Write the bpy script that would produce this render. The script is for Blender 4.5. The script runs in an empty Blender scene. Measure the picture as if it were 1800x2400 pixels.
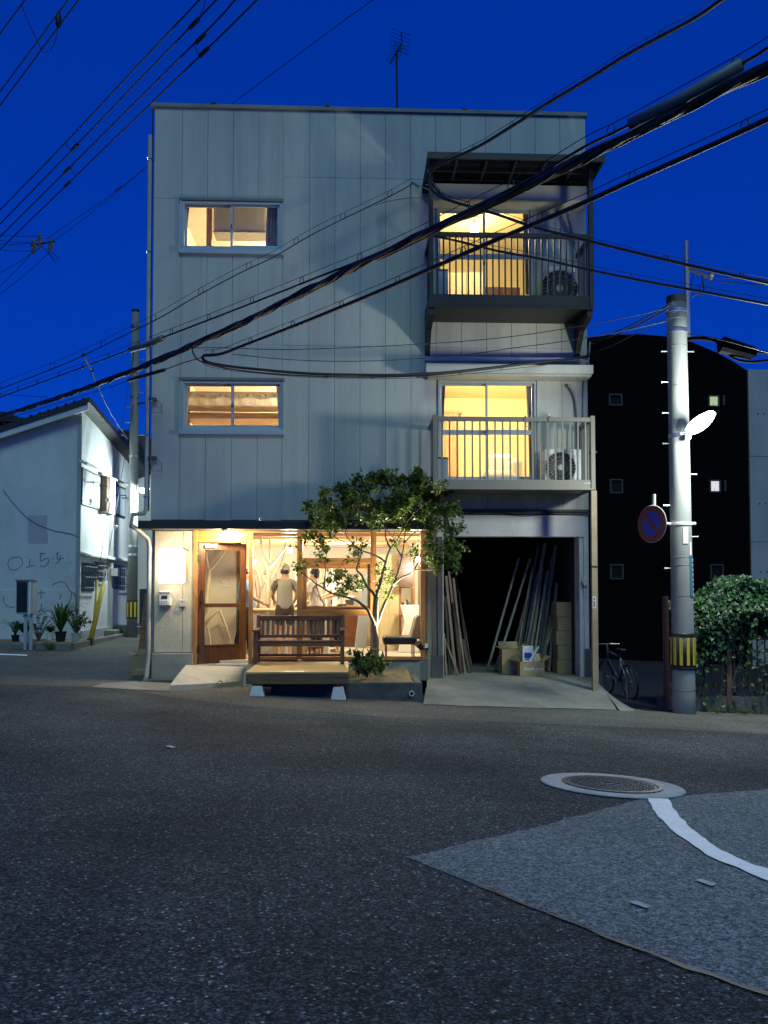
import bpy, math, random
from mathutils import Vector, Matrix, Quaternion
from mathutils.noise import noise as pnoise
random.seed(7)
sc = bpy.context.scene
COL = sc.collection
R = math.radians
# ------------------------------------------------------------------ camera
FPX, PX0, PY0 = 2000.0, 900.0, 1313.0      # focal length and principal point in photo pixels (1800 x 2400)
YAW, PITCH = R(2.31), R(2.2)
CAM = Vector((3.517, -15.218, 1.5))
FW = Vector((math.sin(YAW)*math.cos(PITCH), math.cos(YAW)*math.cos(PITCH), math.sin(PITCH)))
RT = Vector((math.cos(YAW), -math.sin(YAW), 0))
UP = RT.cross(FW)
cd = bpy.data.cameras.new('camera'); cam = bpy.data.objects.new('camera', cd); COL.objects.link(cam)
cam.location = CAM
cam.rotation_euler = Matrix((RT, UP, -FW)).transposed().to_euler()
cd.sensor_fit = 'HORIZONTAL'; cd.sensor_width = 36.0; cd.lens = 36.0*FPX/1800.0
cd.shift_y = (PY0-1200.0)/1800.0
cd.clip_start = 0.1; cd.clip_end = 3000
sc.camera = cam
# ------------------------------------------------------------------ sky, fill sun, exposure
SUN_EL, SUN_AZ = R(48), R(176)             # azimuth measured from +y towards +x: from behind the camera
w = bpy.data.worlds.new('World'); sc.world = w; w.use_nodes = True
nt = w.node_tree; nt.nodes.clear()
out = nt.nodes.new('ShaderNodeOutputWorld'); bg = nt.nodes.new('ShaderNodeBackground')
sky = nt.nodes.new('ShaderNodeTexSky'); sky.sky_type = 'NISHITA'; sky.sun_disc = False
sky.sun_elevation = SUN_EL; sky.sun_rotation = SUN_AZ; sky.ozone_density = 6.0; sky.air_density = 1.0; sky.dust_density = 0.3
tint = nt.nodes.new('ShaderNodeMix'); tint.data_type = 'RGBA'; tint.blend_type = 'MULTIPLY'
tint.inputs['Factor'].default_value = 1.0
tint.inputs['B'].default_value = (0.008, 0.19, 1.0, 1)       # deep dusk blue
flat = nt.nodes.new('ShaderNodeMix'); flat.data_type = 'RGBA'; flat.inputs['Factor'].default_value = 0.5
flat.inputs['B'].default_value = (0.0, 0.46, 4.9, 1)
nt.links.new(sky.outputs[0], tint.inputs['A']); nt.links.new(tint.outputs['Result'], flat.inputs['A']); nt.links.new(flat.outputs['Result'], bg.inputs['Color'])
bg.inputs['Strength'].default_value = 0.084
nt.links.new(bg.outputs[0], out.inputs['Surface'])
sl = bpy.data.lights.new('fill_sun', 'SUN'); sl.energy = 0.80; sl.angle = R(24); sl.color = (0.56, 1.0, 0.66)  # broad fill added in place of an unseen street lamp, not dusk sunlight
so = bpy.data.objects.new('fill_sun', sl); COL.objects.link(so)
sdir = Vector((math.sin(SUN_AZ)*math.cos(SUN_EL), math.cos(SUN_AZ)*math.cos(SUN_EL), math.sin(SUN_EL)))
so.rotation_euler = sdir.to_track_quat('Z', 'Y').to_euler()
sc.view_settings.view_transform = 'Standard'; sc.view_settings.look = 'None'
sc.view_settings.exposure = 0.0; sc.view_settings.gamma = 1.0
sc.cycles.use_denoising = True
sc.cycles.max_bounces = 5; sc.cycles.diffuse_bounces = 3; sc.cycles.glossy_bounces = 3
sc.cycles.transparent_max_bounces = 12; sc.cycles.sample_clamp_indirect = 4.0
# ------------------------------------------------------------------ photo pixels to places
def ray(px, py): return FW + RT*((px-PX0)/FPX) + UP*(-(py-PY0)/FPX)
def on_y(px, py, y=0.0):
    d = ray(px, py); return CAM + d*((y-CAM.y)/d.y)
def on_x(px, py, x):
    d = ray(px, py); return CAM + d*((x-CAM.x)/d.x)
def on_z(px, py, z):
    d = ray(px, py); return CAM + d*((z-CAM.z)/d.z)
FH = Vector((math.sin(YAW), math.cos(YAW), 0))
def at_d(px, py, dep):
    d = ray(px, py); return CAM + d*(dep/d.dot(FH))
def G(x, y):                                # the ground falls to the right and away from the camera, level behind the building line
    return 0.14 - 0.049*(x-5.36) - 0.05*(min(y, 0.5)+9.3) + (0.02*min(y-0.5, 30) if y > 0.5 and x < 0 else 0.0)
def on_g(px, py):
    p = on_z(px, py, 0.0)
    for _ in range(12): p = on_z(px, py, G(p.x, p.y))
    return p
def X0(px, py=1390, y=0.0): return on_y(px, py, y).x
def Z0(px, py, y=0.0): return on_y(px, py, y).z
# ------------------------------------------------------------------ mesh builder
class MB:
    def __init__(s): s.v = []; s.f = []
    def add(s, vs, fs):
        n = len(s.v); s.v += [tuple(v) for v in vs]; s.f += [tuple(i+n for i in f) for f in fs]; return s
    def box(s, x0, x1, y0, y1, z0, z1):
        return s.add([(x0,y0,z0),(x1,y0,z0),(x1,y1,z0),(x0,y1,z0),(x0,y0,z1),(x1,y0,z1),(x1,y1,z1),(x0,y1,z1)],
                     [(0,3,2,1),(4,5,6,7),(0,1,5,4),(1,2,6,5),(2,3,7,6),(3,0,4,7)])
    def obox(s, c, ax, ay, az):             # centre and three half-axis vectors
        c = Vector(c); P = []
        for k in ((-1,-1,-1),(1,-1,-1),(1,1,-1),(-1,1,-1),(-1,-1,1),(1,-1,1),(1,1,1),(-1,1,1)):
            P.append(c + ax*k[0] + ay*k[1] + az*k[2])
        return s.add(P, [(0,3,2,1),(4,5,6,7),(0,1,5,4),(1,2,6,5),(2,3,7,6),(3,0,4,7)])
    def bar(s, a, b, w, t, side=None):      # plank from a to b, width w along 'side', thickness t
        a = Vector(a); b = Vector(b); d = (b-a); L = d.length; d.normalize()
        side = Vector(side) if side is not None else Vector((1,0,0))
        side = (side - d*side.dot(d)).normalized(); n = d.cross(side)
        return s.obox((a+b)/2, side*(w/2), n*(t/2), d*(L/2))
    def tube(s, pts, r, n=8, caps=True):
        pts = [Vector(p) for p in pts]; m = len(pts)
        rr = r if isinstance(r, (list, tuple)) else [r]*m
        t0 = (pts[1]-pts[0]).normalized()
        ref = Vector((0,0,1)) if abs(t0.z) < 0.9 else Vector((1,0,0))
        u = t0.cross(ref).normalized(); vs = []; fs = []; tp = t0
        for i in range(m):
            t = (pts[min(i+1,m-1)] - pts[max(i-1,0)])
            if t.length < 1e-9: t = tp
            t.normalize(); u = (u - t*u.dot(t)).normalized(); v = t.cross(u); tp = t
            for k in range(n):
                a = 2*math.pi*k/n; vs.append(pts[i] + (u*math.cos(a) + v*math.sin(a))*rr[i])
        for i in range(m-1):
            for k in range(n):
                fs.append((i*n+k, i*n+(k+1)%n, (i+1)*n+(k+1)%n, (i+1)*n+k))
        if caps:
            fs.append(tuple(range(n-1,-1,-1))); fs.append(tuple((m-1)*n+k for k in range(n)))
        return s.add(vs, fs)
    def prism(s, poly, ext):                # polygon (3-D points) pushed along ext
        n = len(poly); P = [Vector(p) for p in poly]; e = Vector(ext)
        return s.add(P + [p+e for p in P], [tuple(range(n-1,-1,-1)), tuple(range(n,2*n))] + [(i,(i+1)%n,n+(i+1)%n,n+i) for i in range(n)])
    def lathe(s, prof, c, n=24, ax=None):   # profile of (radius, height) turned about an axis through c
        c = Vector(c); az = Vector(ax).normalized() if ax is not None else Vector((0,0,1))
        ref = Vector((1,0,0)) if abs(az.x) < 0.9 else Vector((0,1,0))
        u = (ref - az*ref.dot(az)).normalized(); v = az.cross(u); vs = []; fs = []
        for (r, h) in prof:
            for k in range(n):
                a = 2*math.pi*k/n; vs.append(c + az*h + (u*math.cos(a)+v*math.sin(a))*r)
        for i in range(len(prof)-1):
            for k in range(n): fs.append((i*n+k, i*n+(k+1)%n, (i+1)*n+(k+1)%n, (i+1)*n+k))
        if prof[0][0] > 1e-6: fs.append(tuple(range(n-1,-1,-1)))
        if prof[-1][0] > 1e-6: fs.append(tuple((len(prof)-1)*n+k for k in range(n)))
        return s.add(vs, fs)
    def ball(s, c, rx, ry=None, rz=None, n=12, m=8):
        ry = ry or rx; rz = rz or rx; c = Vector(c); vs = []; fs = []
        for i in range(m+1):
            t = math.pi*i/m
            for k in range(n):
                a = 2*math.pi*k/n; vs.append((c.x+rx*math.sin(t)*math.cos(a), c.y+ry*math.sin(t)*math.sin(a), c.z-rz*math.cos(t)))
        for i in range(m):
            for k in range(n): fs.append((i*n+k, i*n+(k+1)%n, (i+1)*n+(k+1)%n, (i+1)*n+k))
        return s.add(vs, fs)
    def loft(s, rows):                      # rows of equally many points
        n = len(rows[0]); vs = [p for r in rows for p in r]
        return s.add(vs, [(i*n+k, i*n+k+1, (i+1)*n+k+1, (i+1)*n+k) for i in range(len(rows)-1) for k in range(n-1)])
    def build(s, name, mat, parent=None, smooth=False, bevel=0.0, kind=None, solid=0.0):
        me = bpy.data.meshes.new(name); me.from_pydata(s.v, [], s.f); me.validate(); me.update()
        return link(name, me, mat, parent, smooth, bevel, kind, solid)
ORG = {}
def link(name, me, mat, parent=None, smooth=False, bevel=0.0, kind=None, solid=0.0):
    o = bpy.data.objects.new(name, me); COL.objects.link(o); ORG[o] = Vector((0,0,0))
    if mat is not None and not me.materials: me.materials.append(mat)
    if smooth:
        for p in me.polygons: p.use_smooth = True
    if parent is not None:
        o.parent = parent; o.location = -ORG[parent]
    if solid:
        md = o.modifiers.new('solid', 'SOLIDIFY'); md.thickness = solid; md.offset = 0
    if bevel:
        md = o.modifiers.new('bevel', 'BEVEL'); md.width = bevel; md.segments = 2; md.limit_method = 'ANGLE'
    if kind: o['kind'] = kind
    return o
def tag(o, label, cat, group=None):
    o['label'] = label; o['category'] = cat
    if group: o['group'] = group
    return o
def thing(name, label, cat, loc, group=None):
    o = bpy.data.objects.new(name, None); COL.objects.link(o); o.location = loc; o.empty_display_size = 0.2
    ORG[o] = Vector(loc); return tag(o, label, cat, group)
def copy_tree(o, delta, parent=None):
    c = o.copy(); COL.objects.link(c); ORG[c] = ORG.get(o, Vector((0,0,0)))
    if parent is None: c.location = o.location + Vector(delta)
    else: c.parent = parent
    for ch in [k for k in bpy.data.objects if k.parent == o]: copy_tree(ch, delta, c)
    return c
def spline(pts, per=6):
    P = [Vector(p) for p in pts]; out = []
    for i in range(len(P)-1):
        a = P[max(i-1,0)]; b = P[i]; c = P[i+1]; d = P[min(i+2,len(P)-1)]
        for k in range(per):
            t = k/per
            out.append(0.5*((2*b)+(c-a)*t+(2*a-5*b+4*c-d)*t*t+(3*b-a-3*c+d)*t*t*t))
    out.append(P[-1]); return out
# ------------------------------------------------------------------ materials
def lin(c): c /= 255.0; return c/12.92 if c <= 0.04045 else ((c+0.055)/1.055)**2.4
def S(r, g, b): return (lin(r), lin(g), lin(b))
MATS = {}
def M(name, col, rough=0.6, var=0.12, scale=6.0, bump=0.0, bscale=60.0, metal=0.0, stretch=(1,1,1), spec=0.5, dirt=None, damt=0.0, dscale=1.5, trans=0.0, fine=0.0, dstretch=None):
    if name in MATS: return MATS[name]
    m = bpy.data.materials.new(name); m.use_nodes = True; t = m.node_tree; N = t.nodes; L = t.links
    p = N['Principled BSDF']; p.inputs['Roughness'].default_value = rough; p.inputs['Metallic'].default_value = metal
    p.inputs['Specular IOR Level'].default_value = spec
    tc = N.new('ShaderNodeTexCoord'); mp = N.new('ShaderNodeMapping'); mp.inputs['Scale'].default_value = stretch
    L.new(tc.outputs['Object'], mp.inputs['Vector'])
    n1 = N.new('ShaderNodeTexNoise'); n1.inputs['Scale'].default_value = scale; n1.inputs['Detail'].default_value = 6; n1.inputs['Roughness'].default_value = 0.65
    L.new(mp.outputs[0], n1.inputs['Vector'])
    rp = N.new('ShaderNodeValToRGB'); rp.color_ramp.elements[0].position = 0.3; rp.color_ramp.elements[1].position = 0.72
    rp.color_ramp.elements[0].color = tuple(c*(1-var) for c in col)+(1,); rp.color_ramp.elements[1].color = tuple(min(1,c*(1+var)) for c in col)+(1,)
    L.new(n1.outputs['Fac'], rp.inputs['Fac']); src = rp.outputs['Color']
    if fine:
        n3 = N.new('ShaderNodeTexNoise'); n3.inputs['Scale'].default_value = 90; n3.inputs['Detail'].default_value = 3
        L.new(tc.outputs['Object'], n3.inputs['Vector'])
        mr = N.new('ShaderNodeMapRange'); mr.inputs[1].default_value = 0.3; mr.inputs[2].default_value = 0.7; mr.inputs[3].default_value = 1-fine; mr.inputs[4].default_value = 1+fine
        L.new(n3.outputs['Fac'], mr.inputs[0])
        mm = N.new('ShaderNodeMix'); mm.data_type = 'RGBA'; mm.blend_type = 'MULTIPLY'; mm.inputs['Factor'].default_value = 1
        L.new(src, mm.inputs['A']); L.new(mr.outputs[0], mm.inputs['B']); src = mm.outputs['Result']
    if damt:
        n2 = N.new('ShaderNodeTexNoise'); n2.inputs['Scale'].default_value = dscale; n2.inputs['Detail'].default_value = 8; n2.inputs['Roughness'].default_value = 0.7
        m2 = N.new('ShaderNodeMapping'); m2.inputs['Scale'].default_value = dstretch or stretch; m2.inputs['Location'].default_value = (3.1, 7.7, 1.3)
        L.new(tc.outputs['Object'], m2.inputs['Vector']); L.new(m2.outputs[0], n2.inputs['Vector'])
        r2 = N.new('ShaderNodeValToRGB'); r2.color_ramp.elements[0].position = 0.48; r2.color_ramp.elements[1].position = 0.72
        r2.color_ramp.elements[0].color = (0,0,0,1); r2.color_ramp.elements[1].color = (damt,damt,damt,1)
        L.new(n2.outputs['Fac'], r2.inputs['Fac'])
        mx = N.new('ShaderNodeMix'); mx.data_type = 'RGBA'; L.new(r2.outputs['Color'], mx.inputs['Factor']); L.new(src, mx.inputs['A'])
        mx.inputs['B'].default_value = tuple(dirt)+(1,); src = mx.outputs['Result']
    L.new(src, p.inputs['Base Color'])
    if bump:
        nb = N.new('ShaderNodeTexNoise'); nb.inputs['Scale'].default_value = bscale; nb.inputs['Detail'].default_value = 4
        L.new(mp.outputs[0], nb.inputs['Vector'])
        bp = N.new('ShaderNodeBump'); bp.inputs['Strength'].default_value = min(1, bump); bp.inputs['Distance'].default_value = 0.006
        L.new(nb.outputs['Fac'], bp.inputs['Height']); L.new(bp.outputs[0], p.inputs['Normal'])
    if trans:
        td = N.new('ShaderNodeBsdfTranslucent'); L.new(src, td.inputs['Color']); ms = N.new('ShaderNodeMixShader'); ms.inputs[0].default_value = trans
        L.new(p.outputs[0], ms.inputs[1]); L.new(td.outputs[0], ms.inputs[2]); L.new(ms.outputs[0], N['Material Output'].inputs['Surface'])
    MATS[name] = m; return m
def wood(name, col, rough=0.5, dark=0.55, scale=3.0, axis='z', coat=0.0):
    if name in MATS: return MATS[name]
    m = bpy.data.materials.new(name); m.use_nodes = True; t = m.node_tree; N = t.nodes; L = t.links
    p = N['Principled BSDF']; p.inputs['Roughness'].default_value = rough; p.inputs['Coat Weight'].default_value = coat
    tc = N.new('ShaderNodeTexCoord'); mp = N.new('ShaderNodeMapping')
    mp.inputs['Scale'].default_value = {'z': (14,14,0.9), 'x': (0.9,14,14), 'y': (14,0.9,14)}[axis]
    L.new(tc.outputs['Object'], mp.inputs['Vector'])
    n1 = N.new('ShaderNodeTexNoise'); n1.inputs['Scale'].default_value = scale; n1.inputs['Detail'].default_value = 8; n1.inputs['Distortion'].default_value = 0.8
    L.new(mp.outputs[0], n1.inputs['Vector'])
    rp = N.new('ShaderNodeValToRGB'); rp.color_ramp.elements[0].position = 0.32; rp.color_ramp.elements[1].position = 0.68
    rp.color_ramp.elements[0].color = tuple(c*dark for c in col)+(1,); rp.color_ramp.elements[1].color = tuple(min(1,c*1.15) for c in col)+(1,)
    L.new(n1.outputs['Fac'], rp.inputs['Fac']); L.new(rp.outputs['Color'], p.inputs['Base Color'])
    bp = N.new('ShaderNodeBump'); bp.inputs['Strength'].default_value = 0.25; bp.inputs['Distance'].default_value = 0.003
    L.new(n1.outputs['Fac'], bp.inputs['Height']); L.new(bp.outputs[0], p.inputs['Normal'])
    MATS[name] = m; return m
def emit(name, col, s):
    if name in MATS: return MATS[name]
    m = bpy.data.materials.new(name); m.use_nodes = True; t = m.node_tree; t.nodes.clear()
    o = t.nodes.new('ShaderNodeOutputMaterial'); e = t.nodes.new('ShaderNodeEmission'); e.inputs[0].default_value = tuple(col)+(1,); e.inputs[1].default_value = s
    t.links.new(e.outputs[0], o.inputs[0]); MATS[name] = m; return m
def glassm(name, tintc=(1,1,1), rough=0.02, fac=0.9):
    if name in MATS: return MATS[name]
    m = bpy.data.materials.new(name); m.use_nodes = True; t = m.node_tree; t.nodes.clear(); L = t.links
    o = t.nodes.new('ShaderNodeOutputMaterial'); tr = t.nodes.new('ShaderNodeBsdfTransparent'); tr.inputs[0].default_value = tuple(tintc)+(1,)
    g = t.nodes.new('ShaderNodeBsdfGlossy'); g.inputs['Roughness'].default_value = rough
    fr = t.nodes.new('ShaderNodeFresnel'); fr.inputs['IOR'].default_value = 1.45
    mu = t.nodes.new('ShaderNodeMath'); mu.operation = 'MULTIPLY'; mu.inputs[1].default_value = fac; L.new(fr.outputs[0], mu.inputs[0])
    mx = t.nodes.new('ShaderNodeMixShader'); L.new(mu.outputs[0], mx.inputs[0]); L.new(tr.outputs[0], mx.inputs[1]); L.new(g.outputs[0], mx.inputs[2])
    L.new(mx.outputs[0], o.inputs[0]); MATS[name] = m; return m
def asphalt(name, col, agg, stone, big=0.25, sc_=1.0):
    if name in MATS: return MATS[name]
    m = bpy.data.materials.new(name); m.use_nodes = True; t = m.node_tree; N = t.nodes; L = t.links
    p = N['Principled BSDF']; p.inputs['Roughness'].default_value = 0.88; p.inputs['Specular IOR Level'].default_value = 0.12
    tc = N.new('ShaderNodeTexCoord')
    v = N.new('ShaderNodeTexVoronoi'); v.inputs['Scale'].default_value = 95*sc_; L.new(tc.outputs['Object'], v.inputs['Vector'])
    sep = N.new('ShaderNodeSeparateColor'); L.new(v.outputs['Color'], sep.inputs[0])
    r1 = N.new('ShaderNodeValToRGB'); e = r1.color_ramp.elements
    e[0].position = 0.0; e[0].color = tuple(c*0.3 for c in col)+(1,); e[1].position = 0.62; e[1].color = tuple(col)+(1,)
    k = e.new(0.84); k.color = tuple(agg)+(1,); k = e.new(0.978); k.color = tuple(agg)+(1,); k = e.new(0.99); k.color = tuple(stone)+(1,)
    L.new(sep.outputs[0], r1.inputs[0])
    n = N.new('ShaderNodeTexNoise'); n.inputs['Scale'].default_value = 0.55; n.inputs['Detail'].default_value = 7; n.inputs['Roughness'].default_value = 0.6; L.new(tc.outputs['Object'], n.inputs['Vector'])
    mr = N.new('ShaderNodeMapRange'); mr.inputs[1].default_value = 0.3; mr.inputs[2].default_value = 0.7; mr.inputs[3].default_value = 1-big; mr.inputs[4].default_value = 1+big; L.new(n.outputs['Fac'], mr.inputs[0])
    n4 = N.new('ShaderNodeTexNoise'); n4.inputs['Scale'].default_value = 22; n4.inputs['Detail'].default_value = 5; L.new(tc.outputs['Object'], n4.inputs['Vector'])
    mr4 = N.new('ShaderNodeMapRange'); mr4.inputs[1].default_value = 0.3; mr4.inputs[2].default_value = 0.7; mr4.inputs[3].default_value = 0.75; mr4.inputs[4].default_value = 1.25; L.new(n4.outputs['Fac'], mr4.inputs[0])
    mu = N.new('ShaderNodeMath'); mu.operation = 'MULTIPLY'; L.new(mr.outputs[0], mu.inputs[0]); L.new(mr4.outputs[0], mu.inputs[1])
    mm = N.new('ShaderNodeMix'); mm.data_type = 'RGBA'; mm.blend_type = 'MULTIPLY'; mm.inputs['Factor'].default_value = 1; L.new(r1.outputs[0], mm.inputs['A']); L.new(mu.outputs[0], mm.inputs['B'])
    L.new(mm.outputs['Result'], p.inputs['Base Color'])
    bp = N.new('ShaderNodeBump'); bp.inputs['Strength'].default_value = 0.9; bp.inputs['Distance'].default_value = 0.006
    L.new(v.outputs['Distance'], bp.inputs['Height']); bp.invert = True; L.new(bp.outputs[0], p.inputs['Normal'])
    MATS[name] = m; return m
# ------------------------------------------------------------------ palette
m_road = asphalt('asphalt', (0.052,0.060,0.053), (0.14,0.15,0.14), (0.52,0.54,0.50), big=0.45, sc_=1.3)
m_patch = asphalt('asphalt_pale', (0.23,0.25,0.225), (0.36,0.385,0.355), (0.36,0.37,0.36), big=0.16, sc_=1.2)
m_worn = asphalt('asphalt_worn', (0.13,0.122,0.105), (0.19,0.18,0.16), (0.3,0.3,0.28), big=0.3, sc_=1.2)
m_conc = M('concrete', (0.21,0.205,0.175), 0.85, 0.22, 2.2, 0.5, 70, dirt=(0.10,0.095,0.085), damt=0.7, dscale=1.1, fine=0.15)
m_concp = M('concrete_pale', (0.47,0.43,0.36), 0.85, 0.10, 2.5, 0.4, 80, dirt=(0.22,0.2,0.17), damt=0.45, dscale=1.6, fine=0.1)
m_concd = M('concrete_dark', (0.085,0.085,0.082), 0.9, 0.3, 3, 0.5, 60, dirt=(0.03,0.03,0.03), damt=0.7, dscale=2, fine=0.15)
m_siding = M('siding', (0.52,0.495,0.43), 0.7, 0.05, 3.0, 0.55, 55, stretch=(1,1,0.55), dirt=(0.30,0.285,0.25), damt=0.5, dscale=1.0, fine=0.05, dstretch=(2.6,2.6,0.16))
m_joint = M('joint', (0.20,0.19,0.17), 0.9, 0.1)
m_stucco = M('stucco', (0.52,0.46,0.34), 0.9, 0.1, 3.0, 1.0, 38, dirt=(0.26,0.24,0.2), damt=0.45, dscale=1.3, fine=0.1)
m_stuccow = M('stucco_pale', (0.53,0.53,0.50), 0.9, 0.1, 2.5, 0.9, 42, dirt=(0.24,0.23,0.21), damt=0.55, dscale=1.2, fine=0.1)
m_base = M('base_render', (0.26,0.26,0.225), 0.85, 0.12, 3, 0.35, 50, dirt=(0.13,0.125,0.11), damt=0.6)
m_alu = M('aluminium', (0.44,0.47,0.48), 0.4, 0.05, 8, metal=0.15)
m_bronze = M('bronze_paint', (0.20,0.185,0.15), 0.45, 0.08, 6, spec=0.4)
m_dbronze = M('dark_bronze', (0.012,0.011,0.010), 0.5, 0.15, 6)
m_fascia = M('fascia_brown', (0.034,0.028,0.024), 0.55, 0.2, 5)
m_pvc = M('grey_pipe', (0.36,0.35,0.31), 0.45, 0.1, 4, dirt=(0.2,0.19,0.17), damt=0.4)
m_tan = M('tan_pipe', (0.34,0.25,0.155), 0.5, 0.12, 4, dirt=(0.15,0.11,0.07), damt=0.5)
m_bpipe = M('brown_pipe', (0.11,0.10,0.085), 0.55, 0.12, 4)
m_wood = wood('oiled_wood', (0.44,0.20,0.055), 0.4, 0.5, 2.5, 'z', 0.1)
m_woodx = wood('oiled_wood_level', (0.44,0.20,0.055), 0.4, 0.5, 2.5, 'x', 0.1)
m_door = wood('door_wood', (0.125,0.046,0.014), 0.36, 0.42, 2.5, 'z', 0.2)
m_doorx = wood('door_wood_level', (0.125,0.046,0.014), 0.36, 0.42, 2.5, 'x', 0.2)
m_deck = wood('deck_wood', (0.64,0.42,0.17), 0.45, 0.7, 2.0, 'x')
m_deckd = wood('deck_edge_wood', (0.20,0.115,0.05), 0.55, 0.5, 2.0, 'x')
m_bench = wood('bench_wood', (0.15,0.076,0.034), 0.5, 0.5, 2.0, 'x')
m_benchz = wood('bench_wood_upright', (0.15,0.076,0.034), 0.5, 0.5, 2.0, 'z')
m_ply = wood('plywood', (0.60,0.40,0.22), 0.6, 0.8, 1.2, 'x')
m_oldw = wood('old_plank', (0.27,0.215,0.155), 0.8, 0.45, 2.5, 'z')
m_oldw2 = wood('grey_plank', (0.30,0.29,0.255), 0.8, 0.5, 2.5, 'z')
m_oldd = wood('dark_plank', (0.065,0.05,0.036), 0.8, 0.45, 2.5, 'z')
m_glass = glassm('window_glass', (0.97,0.98,0.97), 0.02, 0.8)
m_white = M('white_paint', (0.78,0.76,0.71), 0.7, 0.04, 4)
m_cream = M('cream_wall', (0.82,0.72,0.42), 0.75, 0.04, 3)
m_cream2 = M('warm_wall', (0.72,0.62,0.42), 0.75, 0.05, 3)
m_ceil = M('ceiling_board', (0.74,0.64,0.48), 0.7, 0.05, 3)
m_floorp = M('pale_floor', (0.66,0.60,0.50), 0.45, 0.06, 4)
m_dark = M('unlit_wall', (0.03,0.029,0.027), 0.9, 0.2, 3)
m_black = M('black_cable', (0.008,0.008,0.009), 0.55, 0.1)
m_card = M('cardboard', (0.36,0.245,0.125), 0.8, 0.08, 8, fine=0.06)
m_cardw = M('white_print', (0.75,0.73,0.68), 0.7, 0.02)
m_ink = M('black_ink', (0.02,0.018,0.016), 0.7, 0.05)
m_steel = M('steel', (0.45,0.46,0.47), 0.3, 0.08, 10, metal=0.9)
m_plast = M('grey_plastic', (0.46,0.45,0.41), 0.5, 0.06, 5)
m_plastw = M('pale_plastic', (0.62,0.60,0.55), 0.5, 0.05, 5)
m_rub = M('black_rubber', (0.012,0.012,0.012), 0.6, 0.1)
m_cloth = M('white_cloth', (0.78,0.74,0.66), 0.9, 0.06, 6, trans=0.25)
m_curtg = M('grey_curtain', (0.26,0.26,0.28), 0.9, 0.1, 6)
m_soil = M('soil', (0.24,0.175,0.09), 0.95, 0.35, 14, 0.9, 60)
m_leaf = M('leaf', (0.125,0.185,0.022), 0.36, 0.5, 3.5, trans=0.35, spec=0.5)
m_leafd = M('leaf_dark', (0.05,0.10,0.018), 0.38, 0.45, 4.5, trans=0.25, spec=0.5)
m_ivyd = M('ivy_dark', (0.012,0.033,0.009), 0.45, 0.5, 3.0, trans=0.1)  # darker leaf tone, given to every other ivy leaf
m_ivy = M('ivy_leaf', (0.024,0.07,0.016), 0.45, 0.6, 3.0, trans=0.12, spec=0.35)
m_bark = M('bark', (0.13,0.10,0.068), 0.85, 0.3, 9, 0.8, 40, stretch=(1,1,0.3))
m_pole = M('pole_concrete', (0.22,0.23,0.22), 0.75, 0.13, 3, 0.35, 60, stretch=(1,1,0.3), dirt=(0.2,0.195,0.18), damt=0.5, dscale=1.6, fine=0.08)
m_wplast = M('white_render', (0.60,0.62,0.62), 0.85, 0.08, 2, 0.4, 45, stretch=(1,1,0.5), dirt=(0.30,0.31,0.31), damt=0.5, dscale=0.7, fine=0.05)
m_tile = M('roof_tile', (0.025,0.025,0.027), 0.55, 0.25, 6, 0.3, 20)
WARM = (1.0, 0.74, 0.42)
def point(name, loc, e, col, r=0.06, parent=None):
    l = bpy.data.lights.new(name, 'POINT'); l.energy = e; l.color = col; l.shadow_soft_size = r
    o = bpy.data.objects.new(name, l); COL.objects.link(o); o.location = loc
    if parent is not None: o.parent = parent; o.location = Vector(loc) - ORG[parent]
    return o
# ------------------------------------------------------------------ ground and road
def struct(o): o['kind'] = 'structure'; return o
def axis_pts(lo, hi, fine_lo, fine_hi, d, far):
    a = []; x = fine_lo
    while x < fine_hi+1e-6: a.append(x); x += d
    b = []; x = fine_lo; s = d
    while x > lo: s *= far; x -= s; b.append(max(x, lo))
    c = []; x = fine_hi; s = d
    while x < hi: s *= far; x += s; c.append(min(x, hi))
    return b[::-1] + a + c
xs = axis_pts(-300, 300, -12, 14, 0.25, 1.5); ys = axis_pts(-120, 500, -15, 12, 0.25, 1.5)
g = MB(); g.loft([[(x, y, max(-3, min(3, G(x, y)))) for x in xs] for y in ys]); struct(g.build('ground', m_worn, smooth=True))
def sheet(name, A, B, m, off, nu=24, nv=10, jag=0.0, smooth=True, curved=False):
    A = spline([Vector((p[0], p[1], 0)) for p in A], 8) if curved else [Vector((p[0],p[1],0)) for p in A]
    B = spline([Vector((p[0], p[1], 0)) for p in B], 8) if curved else [Vector((p[0],p[1],0)) for p in B]
    def samp(P, t):
        L = [0]
        for i in range(len(P)-1): L.append(L[-1]+(P[i+1]-P[i]).length)
        s = t*L[-1]
        for i in range(len(P)-1):
            if s <= L[i+1] or i == len(P)-2:
                return P[i].lerp(P[i+1], (s-L[i])/max(1e-9, L[i+1]-L[i]))
    rows = []
    for j in range(nu+1):
        t = j/nu; a = samp(A, t); b = samp(B, t); r = []
        if jag:
            a = a + Vector((pnoise(a*9)*jag, pnoise(a*9+Vector((5,5,5)))*jag, 0)); b = b + Vector((pnoise(b*9)*jag, pnoise(b*9+Vector((9,2,5)))*jag, 0))
        for i in range(nv+1):
            p = a.lerp(b, i/nv); r.append((p.x, p.y, G(p.x, p.y)+off))
        rows.append(r)
    return struct(MB().loft(rows).build(name, m, smooth=smooth))
edge = [(7,1605),(120,1607),(217,1611),(301,1617),(395,1634),(580,1655),(742,1667),(900,1681),(1117,1690),(1442,1703),(1800,1720)]
eg = [on_g(*p).xy for p in edge]
eg = [(-60, eg[0][1]+2.0), (-20, eg[0][1]+0.6)] + [tuple(p) for p in eg] + [(16, eg[-1][1]-0.1), (60, eg[-1][1]-0.6)]
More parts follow.
